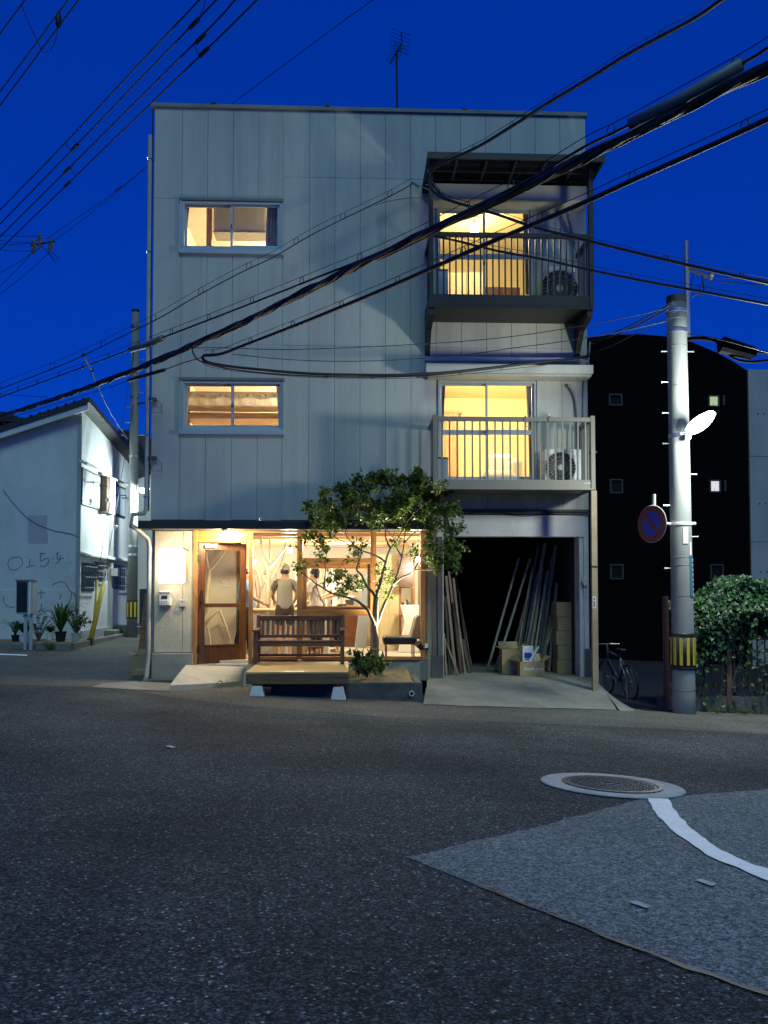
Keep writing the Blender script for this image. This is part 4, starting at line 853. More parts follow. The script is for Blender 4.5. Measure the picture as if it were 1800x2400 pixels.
t = thing('balcony_screen', 'grey flat panel standing at the left end of the lower balcony', 'panel', on_y(1035,1100,-0.6)); MB().box(on_y(1026,1100,-0.6).x,on_y(1050,1100,-0.6).x,-0.62,-0.6,Z0(1200,1147,YB)+0.06,on_y(1035,1075,-0.6).z).build('sheet', m_alu, t); MB().box(on_y(1026,1100,-0.6).x,on_y(1050,1100,-0.6).x,-0.63,-0.59,on_y(1035,1075,-0.6).z,on_y(1035,1075,-0.6).z+0.02).build('edge', m_dbronze, t)
t = thing('balcony_screen', 'grey flat panel standing at the left end of the upper balcony', 'panel', on_y(1035,650,-0.6)); MB().box(on_y(1027,650,-0.6).x,on_y(1050,650,-0.6).x,-0.62,-0.6,zb3+0.06,on_y(1035,635,-0.6).z).build('sheet', m_alu, t); MB().box(on_y(1027,650,-0.6).x,on_y(1050,650,-0.6).x,-0.63,-0.59,on_y(1035,635,-0.6).z,on_y(1035,635,-0.6).z+0.02).build('edge', m_dbronze, t)
for px, nm in ((1232,'left'),(1288,'right')):
    c = on_y(px,985,YB-0.03); tag(MB().tube(spline([(c.x,YB+0.03,c.z+0.06),(c.x,YB-0.03,c.z+0.085),(c.x+0.01,YB-0.035,c.z-0.02),(c.x,YB-0.035,c.z-0.09),(c.x+0.02,YB-0.05,c.z-0.12)],5),0.008,6).build('laundry_hook', m_steel), 'small steel hook hung over the lower balcony rail', 'hook', 'hooks on the lower balcony rail')
# roof antenna
yA = 2.2; b0 = on_y(931,262,yA); b0.z = 9.95; t = thing('tv_antenna', 'spindly television antenna on a thin mast on the roof', 'antenna', b0); top = on_y(929,118,yA)
MB().tube([b0, (b0.x-0.01,yA,top.z)],0.022,8).build('mast', m_dbronze, t)
a0, a1 = on_y(915,148,yA-0.5), on_y(938,105,yA+0.3); MB().tube([a0,a1],0.014,6).build('boom', m_dbronze, t)
c0, c1 = on_y(938,122,yA-0.2), on_y(939,72,yA+0.2); c0, c1 = on_y(937,120,yA), on_y(940,75,yA); MB().tube([c0,(c0+c1)/2+Vector((0.03,0,0)),c1],0.016,6).build('upright', m_dbronze, t)
MB().tube([(b0.x-0.01,yA,top.z-0.02),c0],0.012,6).build('arm', m_dbronze, t)
for k in range(10):
    p = a0.lerp(a1,k/9); wd = 0.10+0.02*(k%2); MB().tube([p+Vector((-wd,-0.05,0.015)),p+Vector((wd,0.05,-0.015))],0.005,4).build('rod', m_dbronze, t)
for k in range(6):
    p = c0.lerp(c1,k/5); MB().tube([p+Vector((-0.2,-0.05,0.04)),p+Vector((0.2,0.05,-0.04))],0.006,4).build('rod', m_dbronze, t)
# ------------------------------------------------------------------ entrance ramp, deck, bench, planter
zr = Z0(500,1560,-0.03)
bl, br_, fr, fl = on_y(437,1558,-0.03), on_y(577,1563,-0.03), on_g(574,1608), on_g(398,1620)
t = thing('entrance_ramp', 'smooth pale concrete ramp sloping up to the shop door', 'ramp', ((bl.x+br_.x)/2,-1.0,0))
fl.z += 0.09; fr.z += 0.075
rows = []
for j in range(9):
    u = j/8; a = fl.lerp(bl, u); b = fr.lerp(br_, u); rows.append([tuple(a.lerp(b, i/8)+Vector((0,0,0.012*math.sin(u*math.pi)))) for i in range(9)])
rm = MB().loft(rows)
per = [rows[0][i] for i in range(9)] + [rows[j][8] for j in range(1,9)]
rm.loft([[(p[0],p[1],p[2]-0.45) for p in per], per]); pl = [rows[j][0] for j in range(8,-1,-1)]; rm.loft([[(p[0],p[1],p[2]-0.45) for p in pl], pl]); rm.build('slab', m_concp, t, smooth=False)
def on_ramp(px, py):
    n = (br_-fl).cross(bl-fr); d = ray(px,py); c = (bl+br_+fl+fr)/4; return CAM + d*((c-CAM).dot(n)/d.dot(n)) + Vector((0,0,0.012))
for st in ([(509,1602),(515,1597),(521,1600)], [(531,1598),(533,1602),(541,1602),(545,1598)], [(553,1598),(558,1601),(565,1597)], [(558,1601),(556,1604)]): MB().tube([on_ramp(*p) for p in st],0.007,5).build('scratched_letter', m_concd, t)
# deck
ZD = 0.30; d0, d1 = on_z(574,1577,ZD), on_z(815,1573,ZD); yf = (d0.y+d1.y)/2; DX0, DX1 = d0.x, d1.x+0.0; yb = -0.16
t = thing('timber_deck', 'low golden timber deck under the bench outside the shop window', 'deck', ((DX0+DX1)/2,(yf+yb)/2,0))
n = 16; pw = (yb-yf)/n
for k in range(n): MB().box(DX0-0.01,DX1+0.01,yf+pw*k+0.002,yf+pw*(k+1)-0.002,ZD-0.025,ZD).build('plank', m_deck, t, bevel=0.003)
MB().box(DX0,DX1,yf+0.004,yf+0.04,ZD-0.185,ZD-0.027).build('front_board', m_deckd, t, bevel=0.004)
for xx in (DX0,DX1-0.035): MB().box(xx,xx+0.035,yf+0.042,yb-0.01,ZD-0.15,ZD-0.027).build('side_board', m_deckd, t)
xl, xr = X0(605,1600,yf+0.2), X0(793,1600,yf+0.2)
for xx in (xl,xr): MB().box(xx-0.045,xx+0.045,yf+0.045,yf+0.13,G(xx,yf)+0.1,ZD-0.03).build('post', m_deckd, t)
for i, xx in enumerate((xl,xr)):
    zg = G(xx,yf+0.15)-0.02; zt = (ZD-0.21, ZD-0.235)[i]; b = MB(); a, c = 0.12, 0.075
    b.add([(xx-a,yf+0.08-a,zg),(xx+a,yf+0.08-a,zg),(xx+a,yf+0.08+a,zg),(xx-a,yf+0.08+a,zg),(xx-c,yf+0.08-c,zt),(xx+c,yf+0.08-c,zt),(xx+c,yf+0.08+c,zt),(xx-c,yf+0.08+c,zt)],[(0,3,2,1),(4,5,6,7),(0,1,5,4),(1,2,6,5),(2,3,7,6),(3,0,4,7)])
    tag(b.build('deck_footing', m_plastw, bevel=0.006), ('squat pale concrete footing under the deck beside the entrance ramp','taller pale tapered concrete footing under the deck beside the planter wall')[i], 'footing')
# bench
f0, f1 = on_z(598,1558,ZD), on_z(800,1554,ZD); yF = f0.y; bx0, bx1 = f0.x-0.035, f1.x+0.05; yK = yF+0.5
zseat = Z0(700,1501,yF); ztop_ = Z0(700,1443,yK); zarm = Z0(600,1476,yF)
t = thing('garden_bench', 'dark wooden slatted garden bench standing on the golden deck', 'bench', ((bx0+bx1)/2,(yF+yK)/2,ZD)); q = 0.065
for xx in (bx0,bx1-q):
    MB().box(xx,xx+q,yF,yF+q,ZD,zarm-0.03).build('leg', m_benchz, t, bevel=0.005); MB().prism([(xx,yK-0.05,ZD),(xx,yK+0.015,ZD),(xx,yK+0.09,ztop_-0.02),(xx,yK+0.03,ztop_+0.01)],(q,0,0)).build('leg', m_benchz, t, bevel=0.005)
    MB().prism([(xx-0.01,yF-0.06,zarm-0.03),(xx-0.01,yF-0.06,zarm),(xx-0.01,yF+0.2,zarm-0.002),(xx-0.01,yK+0.02,zarm+0.02),(xx-0.01,yK+0.02,zarm-0.015),(xx-0.01,yF+0.2,zarm-0.035)],(q+0.02,0,0)).build('armrest', m_bench, t, bevel=0.006)
    MB().box(xx+0.01,xx+q-0.01,yF+q,yK-0.05,zseat-0.11,zseat-0.05).build('side_rail', m_bench, t); MB().box(xx+0.015,xx+q-0.015,yF+q,yK-0.05,ZD+0.12,ZD+0.16).build('stretcher', m_bench, t)
for k in range(6): yy = yF+0.005+0.078*k; MB().box(bx0+(q+0.002 if k in (0,5) else 0.005),bx1-(q+0.002 if k in (0,5) else 0.005),yy,yy+0.066,zseat-0.03-0.004*k,zseat-0.004*k).build('seat_slat', m_bench, t, bevel=0.004)
MB().box(bx0+q,bx1-q,yF+0.015,yF+0.05,zseat-0.10,zseat-0.032).build('front_rail', m_bench, t, bevel=0.004)
MB().box(bx0+q,bx1-q,yF+0.25,yF+0.29,ZD+0.12,ZD+0.16).build('stretcher', m_bench, t)
MB().box(bx0+q,bx1-q,yK+0.035,yK+0.085,ztop_-0.085,ztop_).build('top_rail', m_bench, t, bevel=0.008); MB().box(bx0+q,bx1-q,yK-0.02,yK+0.03,zseat+0.02,zseat+0.075).build('lower_rail', m_bench, t, bevel=0.005)
ns = 16
for k in range(ns):
    xx = bx0+q+(bx1-bx0-2*q)*(k+0.5)/ns; MB().bar((xx,yK+0.006,zseat+0.07),(xx,yK+0.06,ztop_-0.082),0.05,0.018,(1,0,0)).build('back_slat', m_benchz, t, bevel=0.003)
# planter: retaining wall, soil, drain
wx0, wx1 = X0(640,1640,-1.95), X0(991,1640,-1.95); ywf = on_z(694,1575,0.30).y+0.30
zt0 = Z0(930,1600,ywf)
t = thing('planter_wall', 'dark concrete retaining wall of the planter with a drain pipe end', 'wall', ((wx0+wx1)/2,ywf,0))
MB().box(wx0,wx1,ywf,ywf+0.14,-0.75,zt0).build('wall_face', m_concd, t, bevel=0.012); MB().box(wx1-0.10,wx1,ywf+0.14,-0.1,-0.75,zt0-0.002).build('return_wall', m_concd, t, bevel=0.012); MB().box(wx0-0.05,wx0+0.06,ywf+0.14,-0.1,-0.75,zt0-0.03).build('return_wall', m_concd, t)
c = on_y(965,1626,ywf-0.05); MB().lathe([(0.028,0.10),(0.028,-0.0),(0.042,0.0),(0.042,0.10)],c,16,(0,1,0)).build('drain_pipe', m_plastw, t); MB().lathe([(0.028,0.05),(0.028,0.06)],c,14,(0,1,0)).build('pipe_bore', m_ink, t)
sxa, sxb = DX1+0.03, wx1-0.11
rows = [[(sxa-0.3+(sxb-sxa+0.3)*i/30, ywf+0.14+(-0.02-ywf-0.14)*j/16, zt0-0.05+0.10*(j/16)+0.035*pnoise(Vector((i*0.35,j*0.4,2)))) for i in range(31)] for j in range(17)]
struct(MB().loft(rows).build('planter_soil', m_soil, smooth=True))
# ------------------------------------------------------------------ camellia tree
rt = random.Random(11)
def leaf(mb, p, d, n, L, wd, fold=0.25):
    d = d.normalized(); s = d.cross(n)
    if s.length < 1e-4: return
    s.normalize(); n = s.cross(d)
    a = p; b = p + d*L*0.45 + s*wd - n*(-fold*wd); c = p + d*L - n*L*0.12; e = p + d*L*0.45 - s*wd - n*(-fold*wd); m = p + d*L*0.5
    mb.add([a, b, c, e, m], [(0,1,4),(1,2,4),(0,4,3),(4,2,3)])
def rdir(r): 
    while True:
        v = Vector((r.uniform(-1,1),r.uniform(-1,1),r.uniform(-1,1)))
        if 0.05 < v.length < 1: return v.normalized()
TY = -0.62
t = thing('garden_tree', 'small broadleaf tree with forked trunk and wide crown in front of the shop', 'tree', on_y(880,1570,TY))
limbs = [([(884,1582,0),(881,1545,0),(880,1500,0),(878,1470,0),(880,1435,0),(881,1400,0)],0.062,0.05),
 ([(880,1470,0),(872,1450,-0.1),(862,1430,-0.2),(850,1418,-0.25),(830,1406,-0.3),(795,1395,-0.35),(765,1384,-0.4),(730,1360,-0.45),(705,1340,-0.5)],0.034,0.008),
 ([(881,1403,0),(872,1388,0.05),(858,1370,0.1),(848,1350,0.1),(836,1335,0.12),(840,1318,0.12),(846,1300,0.15),(845,1275,0.2)],0.028,0.008),
 ([(881,1403,0),(888,1380,-0.05),(896,1350,-0.08),(902,1322,-0.1),(908,1302,-0.1),(916,1285,-0.12),(930,1268,-0.15),(945,1240,-0.2)],0.03,0.008),
 ([(879,1480,0),(886,1455,0.1),(895,1432,0.18),(905,1408,0.22),(915,1385,0.25),(925,1362,0.28),(935,1335,0.3),(942,1305,0.32),(947,1275,0.3),(950,1230,0.3)],0.036,0.009),
 ([(920,1372,0.26),(940,1355,0.1),(960,1345,0),(972,1335,-0.1),(1000,1336,-0.15),(1040,1338,-0.2)],0.022,0.006),
 ([(972,1335,-0.1),(980,1318,-0.15),(985,1300,-0.15),(1000,1270,-0.1)],0.014,0.005),
 ([(903,1318,-0.1),(890,1308,-0.15),(870,1298,-0.25),(845,1288,-0.3),(825,1272,-0.35),(810,1248,-0.4),(812,1225,-0.4)],0.02,0.006),
 ([(845,1288,-0.3),(820,1278,-0.35),(795,1265,-0.4),(770,1245,-0.45)],0.012,0.005),
 ([(916,1285,-0.12),(905,1265,0),(905,1240,0.1),(912,1210,0.1)],0.018,0.006),
 ([(930,1268,-0.15),(918,1255,-0.3),(900,1235,-0.35),(880,1215,-0.4)],0.014,0.005),
 ([(947,1275,0.3),(965,1255,0.3),(985,1240,0.3),(1010,1225,0.3),(1035,1215,0.25)],0.016,0.005),
 ([(942,1305,0.32),(930,1285,0.35),(922,1260,0.4),(930,1230,0.4)],0.016,0.005),
 ([(762,1382,-0.4),(760,1360,-0.4),(763,1335,-0.45),(758,1312,-0.45),(750,1295,-0.45)],0.012,0.004),
 ([(945,1240,-0.2),(960,1215,-0.2),(985,1190,-0.2),(1010,1170,-0.2)],0.012,0.005),
 ([(912,1210,0.1),(905,1180,0.1),(895,1150,0.1)],0.012,0.004), ([(812,1225,-0.4),(800,1200,-0.4),(780,1180,-0.4)],0.010,0.004), ([(950,1230,0.3),(955,1190,0.3),(950,1150,0.3)],0.012,0.004)]
tips = []
for i, (pts, r0, r1) in enumerate(limbs):
    P = spline([on_y(a,b,TY+c) for a,b,c in pts],5); n = len(P); P = [p+Vector((pnoise(p*6)*0.012,0,pnoise(p*6+Vector((3,3,3)))*0.012)) if 0<k<n-1 else p for k,p in enumerate(P)]
    MB().tube(P,[r0+(r1-r0)*k/(n-1) for k in range(n)],10 if i == 0 else 7).build('trunk' if i == 0 else 'limb', m_bark, t, smooth=True)
# crown: clumps of leaves on twigs
clumps = [(742,1210,38,22,1),(760,1180,40,28,1),(800,1160,45,32,1.1),(845,1145,45,35,1.1),(890,1140,48,38,1.2),(935,1135,48,38,1.2),(975,1140,45,38,1.2),(1010,1155,40,35,1.1),(1040,1195,38,30,1),(1015,1190,45,32,1.1),(960,1180,50,35,1.2),(905,1185,55,35,1.2),(850,1190,50,33,1.2),(800,1205,50,28,1.1),(755,1230,38,20,0.7),(880,1215,50,20,0.7),(950,1215,45,22,0.8),(1010,1225,45,25,0.8),(1055,1240,30,22,0.7),(1060,1285,32,22,0.8),(1040,1310,42,26,0.9),(1065,1325,30,20,0.8),(1015,1330,28,20,0.6),(1020,1265,35,25,0.5),
 (745,1262,32,20,0.55),(735,1290,36,30,0.35),(765,1290,22,28,0.35),(712,1335,22,20,0.45),(770,1355,24,16,0.5),(790,1365,30,22,0.75),(808,1385,26,16,0.8),(845,1372,16,12,0.5),(850,1270,26,20,0.35),(822,1308,14,12,0.35),(845,1320,14,12,0.25),(878,1338,12,12,0.3),(895,1330,10,10,0.3),(915,1360,22,14,0.5),(905,1378,14,14,0.35),(885,1368,8,8,0.3),(975,1280,26,20,0.3),(1000,1300,18,18,0.25),(940,1262,22,18,0.25),(765,1250,30,14,0.4)]
cr = [MB(), MB()]; tw = MB()
for (cx, cy, rx, ry, dn) in clumps:
    S_ = 136.0; c = on_y(cx,cy,TY); ax, az = rx/S_, ry/S_; ay = min(0.75, 0.5+0.0*ax) if cy < 1240 else 0.28
    nn = int(dn*rx*ry*0.092)+4; subs = []
    for k in range(max(2,int(rx*ry/180))):
        v = rdir(rt)*rt.uniform(0.25,1.18); subs.append((v, rt.uniform(0.07,0.17)))
    for k in range(nn):
        v, sr = rt.choice(subs); v = v.copy(); p = c + Vector((v.x*ax,v.y*ay,v.z*az)) + rdir(rt)*sr*rt.random()**0.5; out_ = Vector((v.x*0.8,v.y*0.8,v.z*0.5+0.35))
        d0 = (out_+rdir(rt)*0.8).normalized(); e = p - d0*rt.uniform(0.08,0.18)
        if k%2 == 0: tw.tube([e,p],0.0025,3,False)
        for j in range(rt.randint(3,5)):
            d = (d0*0.5+rdir(rt)).normalized(); n_ = (Vector((0,-0.2,1))+rdir(rt)*0.8)
            leaf(cr[0 if rt.random() < 0.6 else 1], p+rdir(rt)*0.03, d, n_, rt.uniform(0.05,0.095), rt.uniform(0.016,0.028))
tw.build('twigs', m_bark, t, kind='stuff'); cr[0].build('crown', m_leaf, t, kind='stuff'); cr[1].build('crown', m_leafd, t, kind='stuff')
# low plants at the planter
def shrub(label, px, py, y, hgt, wid, nst, seed, m=m_leaf, big=1.0, name='leafy_plant', group=None, grass=False):
    r = random.Random(seed); b = on_y(px,py,y); t = thing(name, label, 'plant', b, group); fo = MB(); sm = MB()
    for k in range(nst):
        a = r.uniform(0,6.28); sp = wid*r.uniform(0.2,1); tip = b+Vector((math.cos(a)*sp,math.sin(a)*sp*0.7,hgt*r.uniform(0.5,1)))
        mid = b.lerp(tip,0.5)+Vector((0,0,hgt*0.15))
        P = spline([b,mid,tip],4)
        if grass:
            w0 = 0.016*big; side = Vector((-math.sin(a),math.cos(a),0)); tip.z -= hgt*0.25*r.random()
            P = spline([b,mid+Vector((0,0,hgt*0.12)),tip],5); n = len(P)
            fo.loft([[tuple(p-side*w0*(1-i/(n-1))+Vector((0,0,0.004))), tuple(p), tuple(p+side*w0*(1-i/(n-1))+Vector((0,0,0.004)))] for i,p in enumerate(P)])
            continue
        sm.tube(P,[0.006-0.004*i/(len(P)-1) for i in range(len(P))],5)
        for i,p in enumerate(P[2:]):
            for j in range(3): leaf(fo,p,(rdir(r)+Vector((0,0,0.3))),Vector((0,-0.3,1))+rdir(r)*0.5,r.uniform(0.07,0.12)*big,r.uniform(0.02,0.035)*big)
    if sm.v: sm.build('stems', m_bark, t, kind='stuff')
    fo.build('foliage', m, t, kind='stuff'); return t
shrub('dark leafy plant at the right edge of the deck in the planter', 840,1585,-1.1,0.42,0.30,16,1,m_leafd)
shrub('broad bright leafed plant at the foot of the tree', 885,1578,-1.0,0.30,0.16,9,2,m_leaf,1.3)
shrub('tangled low plant between deck and tree trunk', 858,1588,-1.35,0.28,0.28,18,3,m_leafd,0.8)
c = on_y(838,1570,-0.9)
tag(MB().tube([(c.x-0.03,c.y,c.z-0.1),(c.x+0.0,c.y,c.z+0.35)],0.007,6).build('garden_stake', m_bark), 'thin bare stake standing among the planter leaves', 'stake', 'stakes in the planter'); tag(MB().tube([(c.x+0.08,c.y,c.z-0.1),(c.x+0.07,c.y,c.z+0.31)],0.007,6).build('garden_stake', m_bark), 'thin bare stake standing among the planter leaves', 'stake', 'stakes in the planter')
# uplight for the tree
t = thing('tree_spotlight', 'black spotlight with a lit white lens beside the shop window aimed at the tree', 'spotlight', on_y(992,1520,-0.2)); c = on_y(979,1508,-0.28); e = on_y(993,1521,-0.2); ax = (Vector((c.x-0.25,c.y-0.25,c.z+0.30))-c).normalized()
MB().lathe([(0.03,-0.16),(0.045,-0.12),(0.06,-0.01),(0.064,0.0),(0.058,0.0)],c,18,ax).build('housing', m_rub, t, smooth=True); MB().lathe([(0.057,-0.004),(0.057,-0.002)],c,18,ax).build('lens', emit('spot_lens',(1,0.95,0.8),14), t)
MB().tube([c-ax*0.12,e,(X0(1003),-0.02,e.z)],0.014,8).build('arm', m_rub, t); MB().box(X0(995),X0(1002),-0.06,-0.004,Z0(998,1518),Z0(998,1508)).build('socket', m_plastw, t)
sp = bpy.data.lights.new('spot_beam','SPOT'); sp.energy = 950; sp.spot_size = R(95); sp.spot_blend = 0.6; sp.color = (1.0,0.93,0.70); sp.shadow_soft_size = 0.04
s_o = bpy.data.objects.new('spot_beam',sp); COL.objects.link(s_o); s_o.parent = t; s_o.location = c+ax*0.03-ORG[t]; s_o.rotation_euler = ((Vector((3.65,-0.8,2.3))-c).normalized()).to_track_quat('-Z','Y').to_euler()
# ------------------------------------------------------------------ garage contents
def lean_plank(bx, by, tx, ty, wpx, m, label, group, dy=0.15):
    o = lambda a, b: (980+a*0.2652, 1180+b*0.2652)
    p = on_z(*o(bx,by), 0.012); dep = min(p.y, 5.6) if bx < 600 else 0.95+0.11*((bx//10)%4)
    p = on_y(*o(bx,by), dep); q = on_y(*o(tx,ty), dep+dy); p = q+(p-q)*((q.z-0.012)/max(0.05,q.z-p.z))
    q.x = min(max(q.x, XG+0.16), 7.60); p.x = min(max(p.x, XG+0.16), 7.60)
    w_ = wpx*0.2652*(dep+15.2)/2000
    return tag(MB().bar(p, q, max(0.03,w_), 0.03, (1,0.3,0)).build('timber_plank', m, bevel=0.003), label, 'plank', group)
Lg = [(330,1505,245,640,26),(285,1512,236,820,24),(445,1470,360,780,18),(395,1490,310,660,26),(470,1440,330,640,12),(300,1330,230,600,20),(490,1360,300,610,22),(375,1500,270,600,22),(415,1505,330,860,18),(520,1290,330,600,14),(455,1495,395,1200,30),(350,1515,235,1190,18),(250,1515,228,1150,15),(430,1420,350,700,14)]
for k, (a,b,c,d_,w_) in enumerate(Lg):
    lean_plank(a,b,c,d_,w_,(m_oldw,m_oldd,m_oldd,m_bench)[k%4],'worn plank leaning against the left wall inside the garage','planks on the left of the garage')
Rg = [(1070,1260,1180,480,22),(1015,1250,1100,560,16),(940,1240,1050,620,16),(1165,1380,1225,700,24),(890,1240,1010,560,12),(635,1385,890,480,20),(705,1400,990,485,20),(860,1230,1000,680,20),(910,1235,1060,380,14),(970,1245,1120,350,28),(1000,1245,1070,820,22),(1040,1245,1145,590,20),(1100,1250,1215,370,26),(1120,1300,1200,880,34),(1150,1340,1215,900,30)]
for k, (a,b,c,d_,w_) in enumerate(Rg):
    lean_plank(a,b,c,d_,w_,(m_oldw2,m_oldw,m_oldw2)[k%3],'long worn plank leaning against the right wall inside the garage','planks on the right of the garage')
for k, (a,b,c,d_,w_) in enumerate([(1080,1400,1215,1020,16),(1110,1400,1225,1010,10),(1140,1490,1195,1140,9)]):
    lean_plank(a,b,c,d_,w_,m_ply,'short pale batten leaning behind the printed carton in the garage','battens by the cartons', 0.05)
def text_mesh(name, txt, size, m, parent, loc, rot=(R(90),0,0), ext=0.001):
    cu = bpy.data.curves.new(name,'FONT'); cu.body = txt; cu.size = size; cu.align_x = 'CENTER'; cu.align_y = 'CENTER'; cu.extrude = ext
    tmp = bpy.data.objects.new('tmp', cu); me = bpy.data.meshes.new_from_object(tmp); bpy.data.objects.remove(tmp)
    o = link(name, me, m, parent); o.location = Vector(loc)-(ORG[parent] if parent is not None else Vector((0,0,0))); o.rotation_euler = rot; return o
def carton(label, x0, x1, y0, y1, z0, z1, open_=False, group=None, print_=None, flapl=0.14, seed=0):
    r = random.Random(seed); t = thing('cardboard_box', label, 'box', ((x0+x1)/2,(y0+y1)/2,z0), group); k = 0.006
    b = MB().box(x0,x1,y0,y0+k,z0,z1).box(x0,x1,y1-k,y1,z0,z1).box(x0,x0+k,y0+k,y1-k,z0,z1).box(x1-k,x1,y0+k,y1-k,z0,z1).box(x0+k,x1-k,y0+k,y1-k,z0,z0+k)
    b.build('body', m_card, t)
    if open_:
        for (a, c, d) in (((x0,y0,z1),(x0,y1,z1),Vector((-0.8,0,0.45))),((x1,y0,z1),(x1,y1,z1),Vector((0.7,0,0.6))),((x0,y1,z1),(x1,y1,z1),Vector((0,0.5,0.8)))):
            a = Vector(a); c = Vector(c); d = d.normalized()*flapl; MB().prism([a,c,c+d,a+d],(0.003,0.003,0.003)).build('flap', m_card, t)
    else:
        MB().box(x0,x1,y0,(y0+y1)/2-0.002,z1,z1+0.004).build('flap', m_card, t); MB().box(x0,x1,(y0+y1)/2+0.002,y1,z1,z1+0.004).build('flap', m_card, t)
        MB().box(x0+0.02,x1-0.02,(y0+y1)/2-0.025,(y0+y1)/2+0.025,z1+0.004,z1+0.0046).build('tape', m_tan, t)
        MB().box((x0+x1)/2+0.04,x1-0.05,y0-0.0012,y0-0.0002,z1-0.10,z1-0.045).build('print_panel', m_tan, t)
        for q in range(3): MB().box((x0+x1)/2+0.05,x1-0.06-0.02*q,y0-0.002,y0-0.0013,z1-0.062-0.014*q,z1-0.057-0.014*q).build('print_line', m_ink, t)
    if print_: print_(t)
    return t
gy = 0.10
x0, x1 = on_y(1219,1570,gy).x, on_y(1276,1570,gy).x; z1 = on_y(1247,1551,gy).z
tb = carton('open cardboard box printed thank you holding a bag and white tubes', x0, x1, gy, gy+0.32, 0.004, z1, True, print_=lambda t: text_mesh('print_text','thank you',0.088,m_cardw,t,((x0+x1)/2+0.02,gy-0.0015,z1*0.52)))
t = thing('paper_bag', 'white and blue paper bag standing in the thank you box', 'bag', ((x0+x1)/2-0.08,gy+0.14,0.02)); xb = x0+0.07; zt_ = on_y(1230,1514,gy+0.1).z
MB().box(xb,xb+0.20,gy+0.10,gy+0.20,0.02,zt_).build('body', m_white, t, bevel=0.01); m_bluep = M('blue_print', (0.02,0.04,0.32), 0.5); MB().box(xb+0.03,xb+0.17,gy+0.094,gy+0.10,zt_-0.22,zt_-0.12).build('print', m_bluep, t); MB().box(xb+0.04,xb+0.16,gy+0.094,gy+0.0995,zt_-0.25,zt_-0.235).build('print', m_bluep, t)
for k, (a, b) in enumerate((((1240,1553),(1262,1515)),((1247,1530),(1258,1553)),((1228,1530),(1242,1553)))):
    p, q = on_y(*a,gy+0.06+0.03*k), on_y(*b,gy+0.06+0.03*k); tag(MB().bar(p,q,0.04,0.012,(1,0,0.2)).build('white_offcut', m_white), 'white offcut strip sticking out of the thank you box', 'strip', 'strips in the thank you box')
gy2 = 0.46; x0b, x1b = on_y(1177,1560,gy2).x, on_y(1222,1560,gy2).x; z1b = on_y(1200,1522,gy2).z
carton('open cardboard box behind the thank you box on the garage floor', x0b, x1b, gy2, gy2+0.35, 0.004, z1b, True, print_=lambda t: text_mesh('print_text','thank you',0.05,m_cardw,t,(x0b+0.24,gy2-0.0015,0.12)))
gy3 = 1.7; carton('small closed cardboard box at the back between the garage planks', on_y(1209,1520,gy3).x, on_y(1240,1520,gy3).x, gy3, gy3+0.25, 0.004, on_y(1220,1506,gy3).z)
ys_ = 0.55; x0s, x1s = on_y(1306,1500,ys_).x, on_y(1360,1500,ys_).x; zz = 0.004; hs = on_y(1330,1411,ys_).z/5.0
names = ['bottom cardboard carton of the tall stack in the garage','second cardboard carton from the floor in the garage stack','middle cardboard carton of the five in the garage stack','fourth cardboard carton from the floor in the garage stack','topmost cardboard carton of the tall garage stack']
for k in range(5):
    dx = (0.0,0.015,-0.01,0.012,-0.004)[k]; carton(names[k], x0s+dx, min(x1s+dx,7.645), ys_+0.01*(k%2), ys_+0.42, zz, zz+hs-0.010, False, 'stacked cartons in the garage', seed=k); zz += hs
# box and boards at the left corner
g0 = on_g(330,1584); yl = g0.y; xq0, xq1 = on_y(309,1560,yl).x, on_y(347,1560,yl).x; zg = G(xq0,yl); zq = on_y(330,1537,yl).z
t = carton('open cardboard box on the ground at the left corner of the building', xq0, xq1-0.02, yl, yl+0.36, zg, zq, True, flapl=0.13, print_=lambda t: [MB().box((xq0+xq1)/2-0.06,(xq0+xq1)/2+0.09,yl-0.002,yl-0.0003,zg+0.10+0.015*k,zg+0.106+0.015*k).build('print_line', m_cardw, t) for k in range(2)])
for k, (a, b, w_, m, lab) in enumerate((((328,1540),(349,1392),0.16,m_woodx,'wide reddish board leaning at the left corner behind the drain pipe'),((340,1545),(352,1400),0.10,m_wood,'narrow reddish board leaning at the left corner behind the drain pipe'),((344,1525),(350,1465),0.04,m_white,'short white strip leaning at the left corner'))):
    p, q = on_y(*a,yl+0.42+0.12*k), on_y(*b,yl+0.47+0.12*k); p.z = G(p.x,p.y) if k < 2 else p.z; q.x = min(q.x,-0.03); p.x = min(p.x,-0.12); tag(MB().bar(p,q,w_,0.025,(1,0,0)).build('leaning_board', m, bevel=0.003), lab, 'board')
# ------------------------------------------------------------------ manhole
mc = on_g(1434,1844); nrm = Vector((0.049,0.05,1)).normalized(); mc = mc+nrm*0.012
t = thing('manhole', 'round iron manhole cover in a pale concrete ring set in the road', 'manhole', mc)
def disc(prof, m, name, dz=0.0, n=56): return MB().lathe(prof, mc+nrm*dz, n, nrm).build(name, m, t)
disc([(0.345,0.004),(0.49,0.006),(0.495,0.0)], M('ring_concrete',(0.50,0.49,0.43),0.85,0.12,6,0.4,60,dirt=(0.16,0.15,0.13),damt=0.6,dscale=5,fine=0.12), 'concrete_ring')
m_iron = M('cast_iron',(0.085,0.09,0.10),0.45,0.25,20,0.3,60,metal=0.5); m_irond = M('dark_iron',(0.03,0.03,0.033),0.6,0.2,20)
MB().lathe([(0.315,0.0),(0.315,0.012),(0.346,0.012),(0.346,0.0)],mc,56,nrm).build('frame', m_iron, t)
MB().lathe([(0.0,0.004),(0.315,0.004)],mc,56,nrm).build('lid', m_irond, t)
uu = Vector((0.62,0.78,0)); uu = (uu-nrm*uu.dot(nrm)).normalized(); vv = nrm.cross(uu); tr_ = MB()
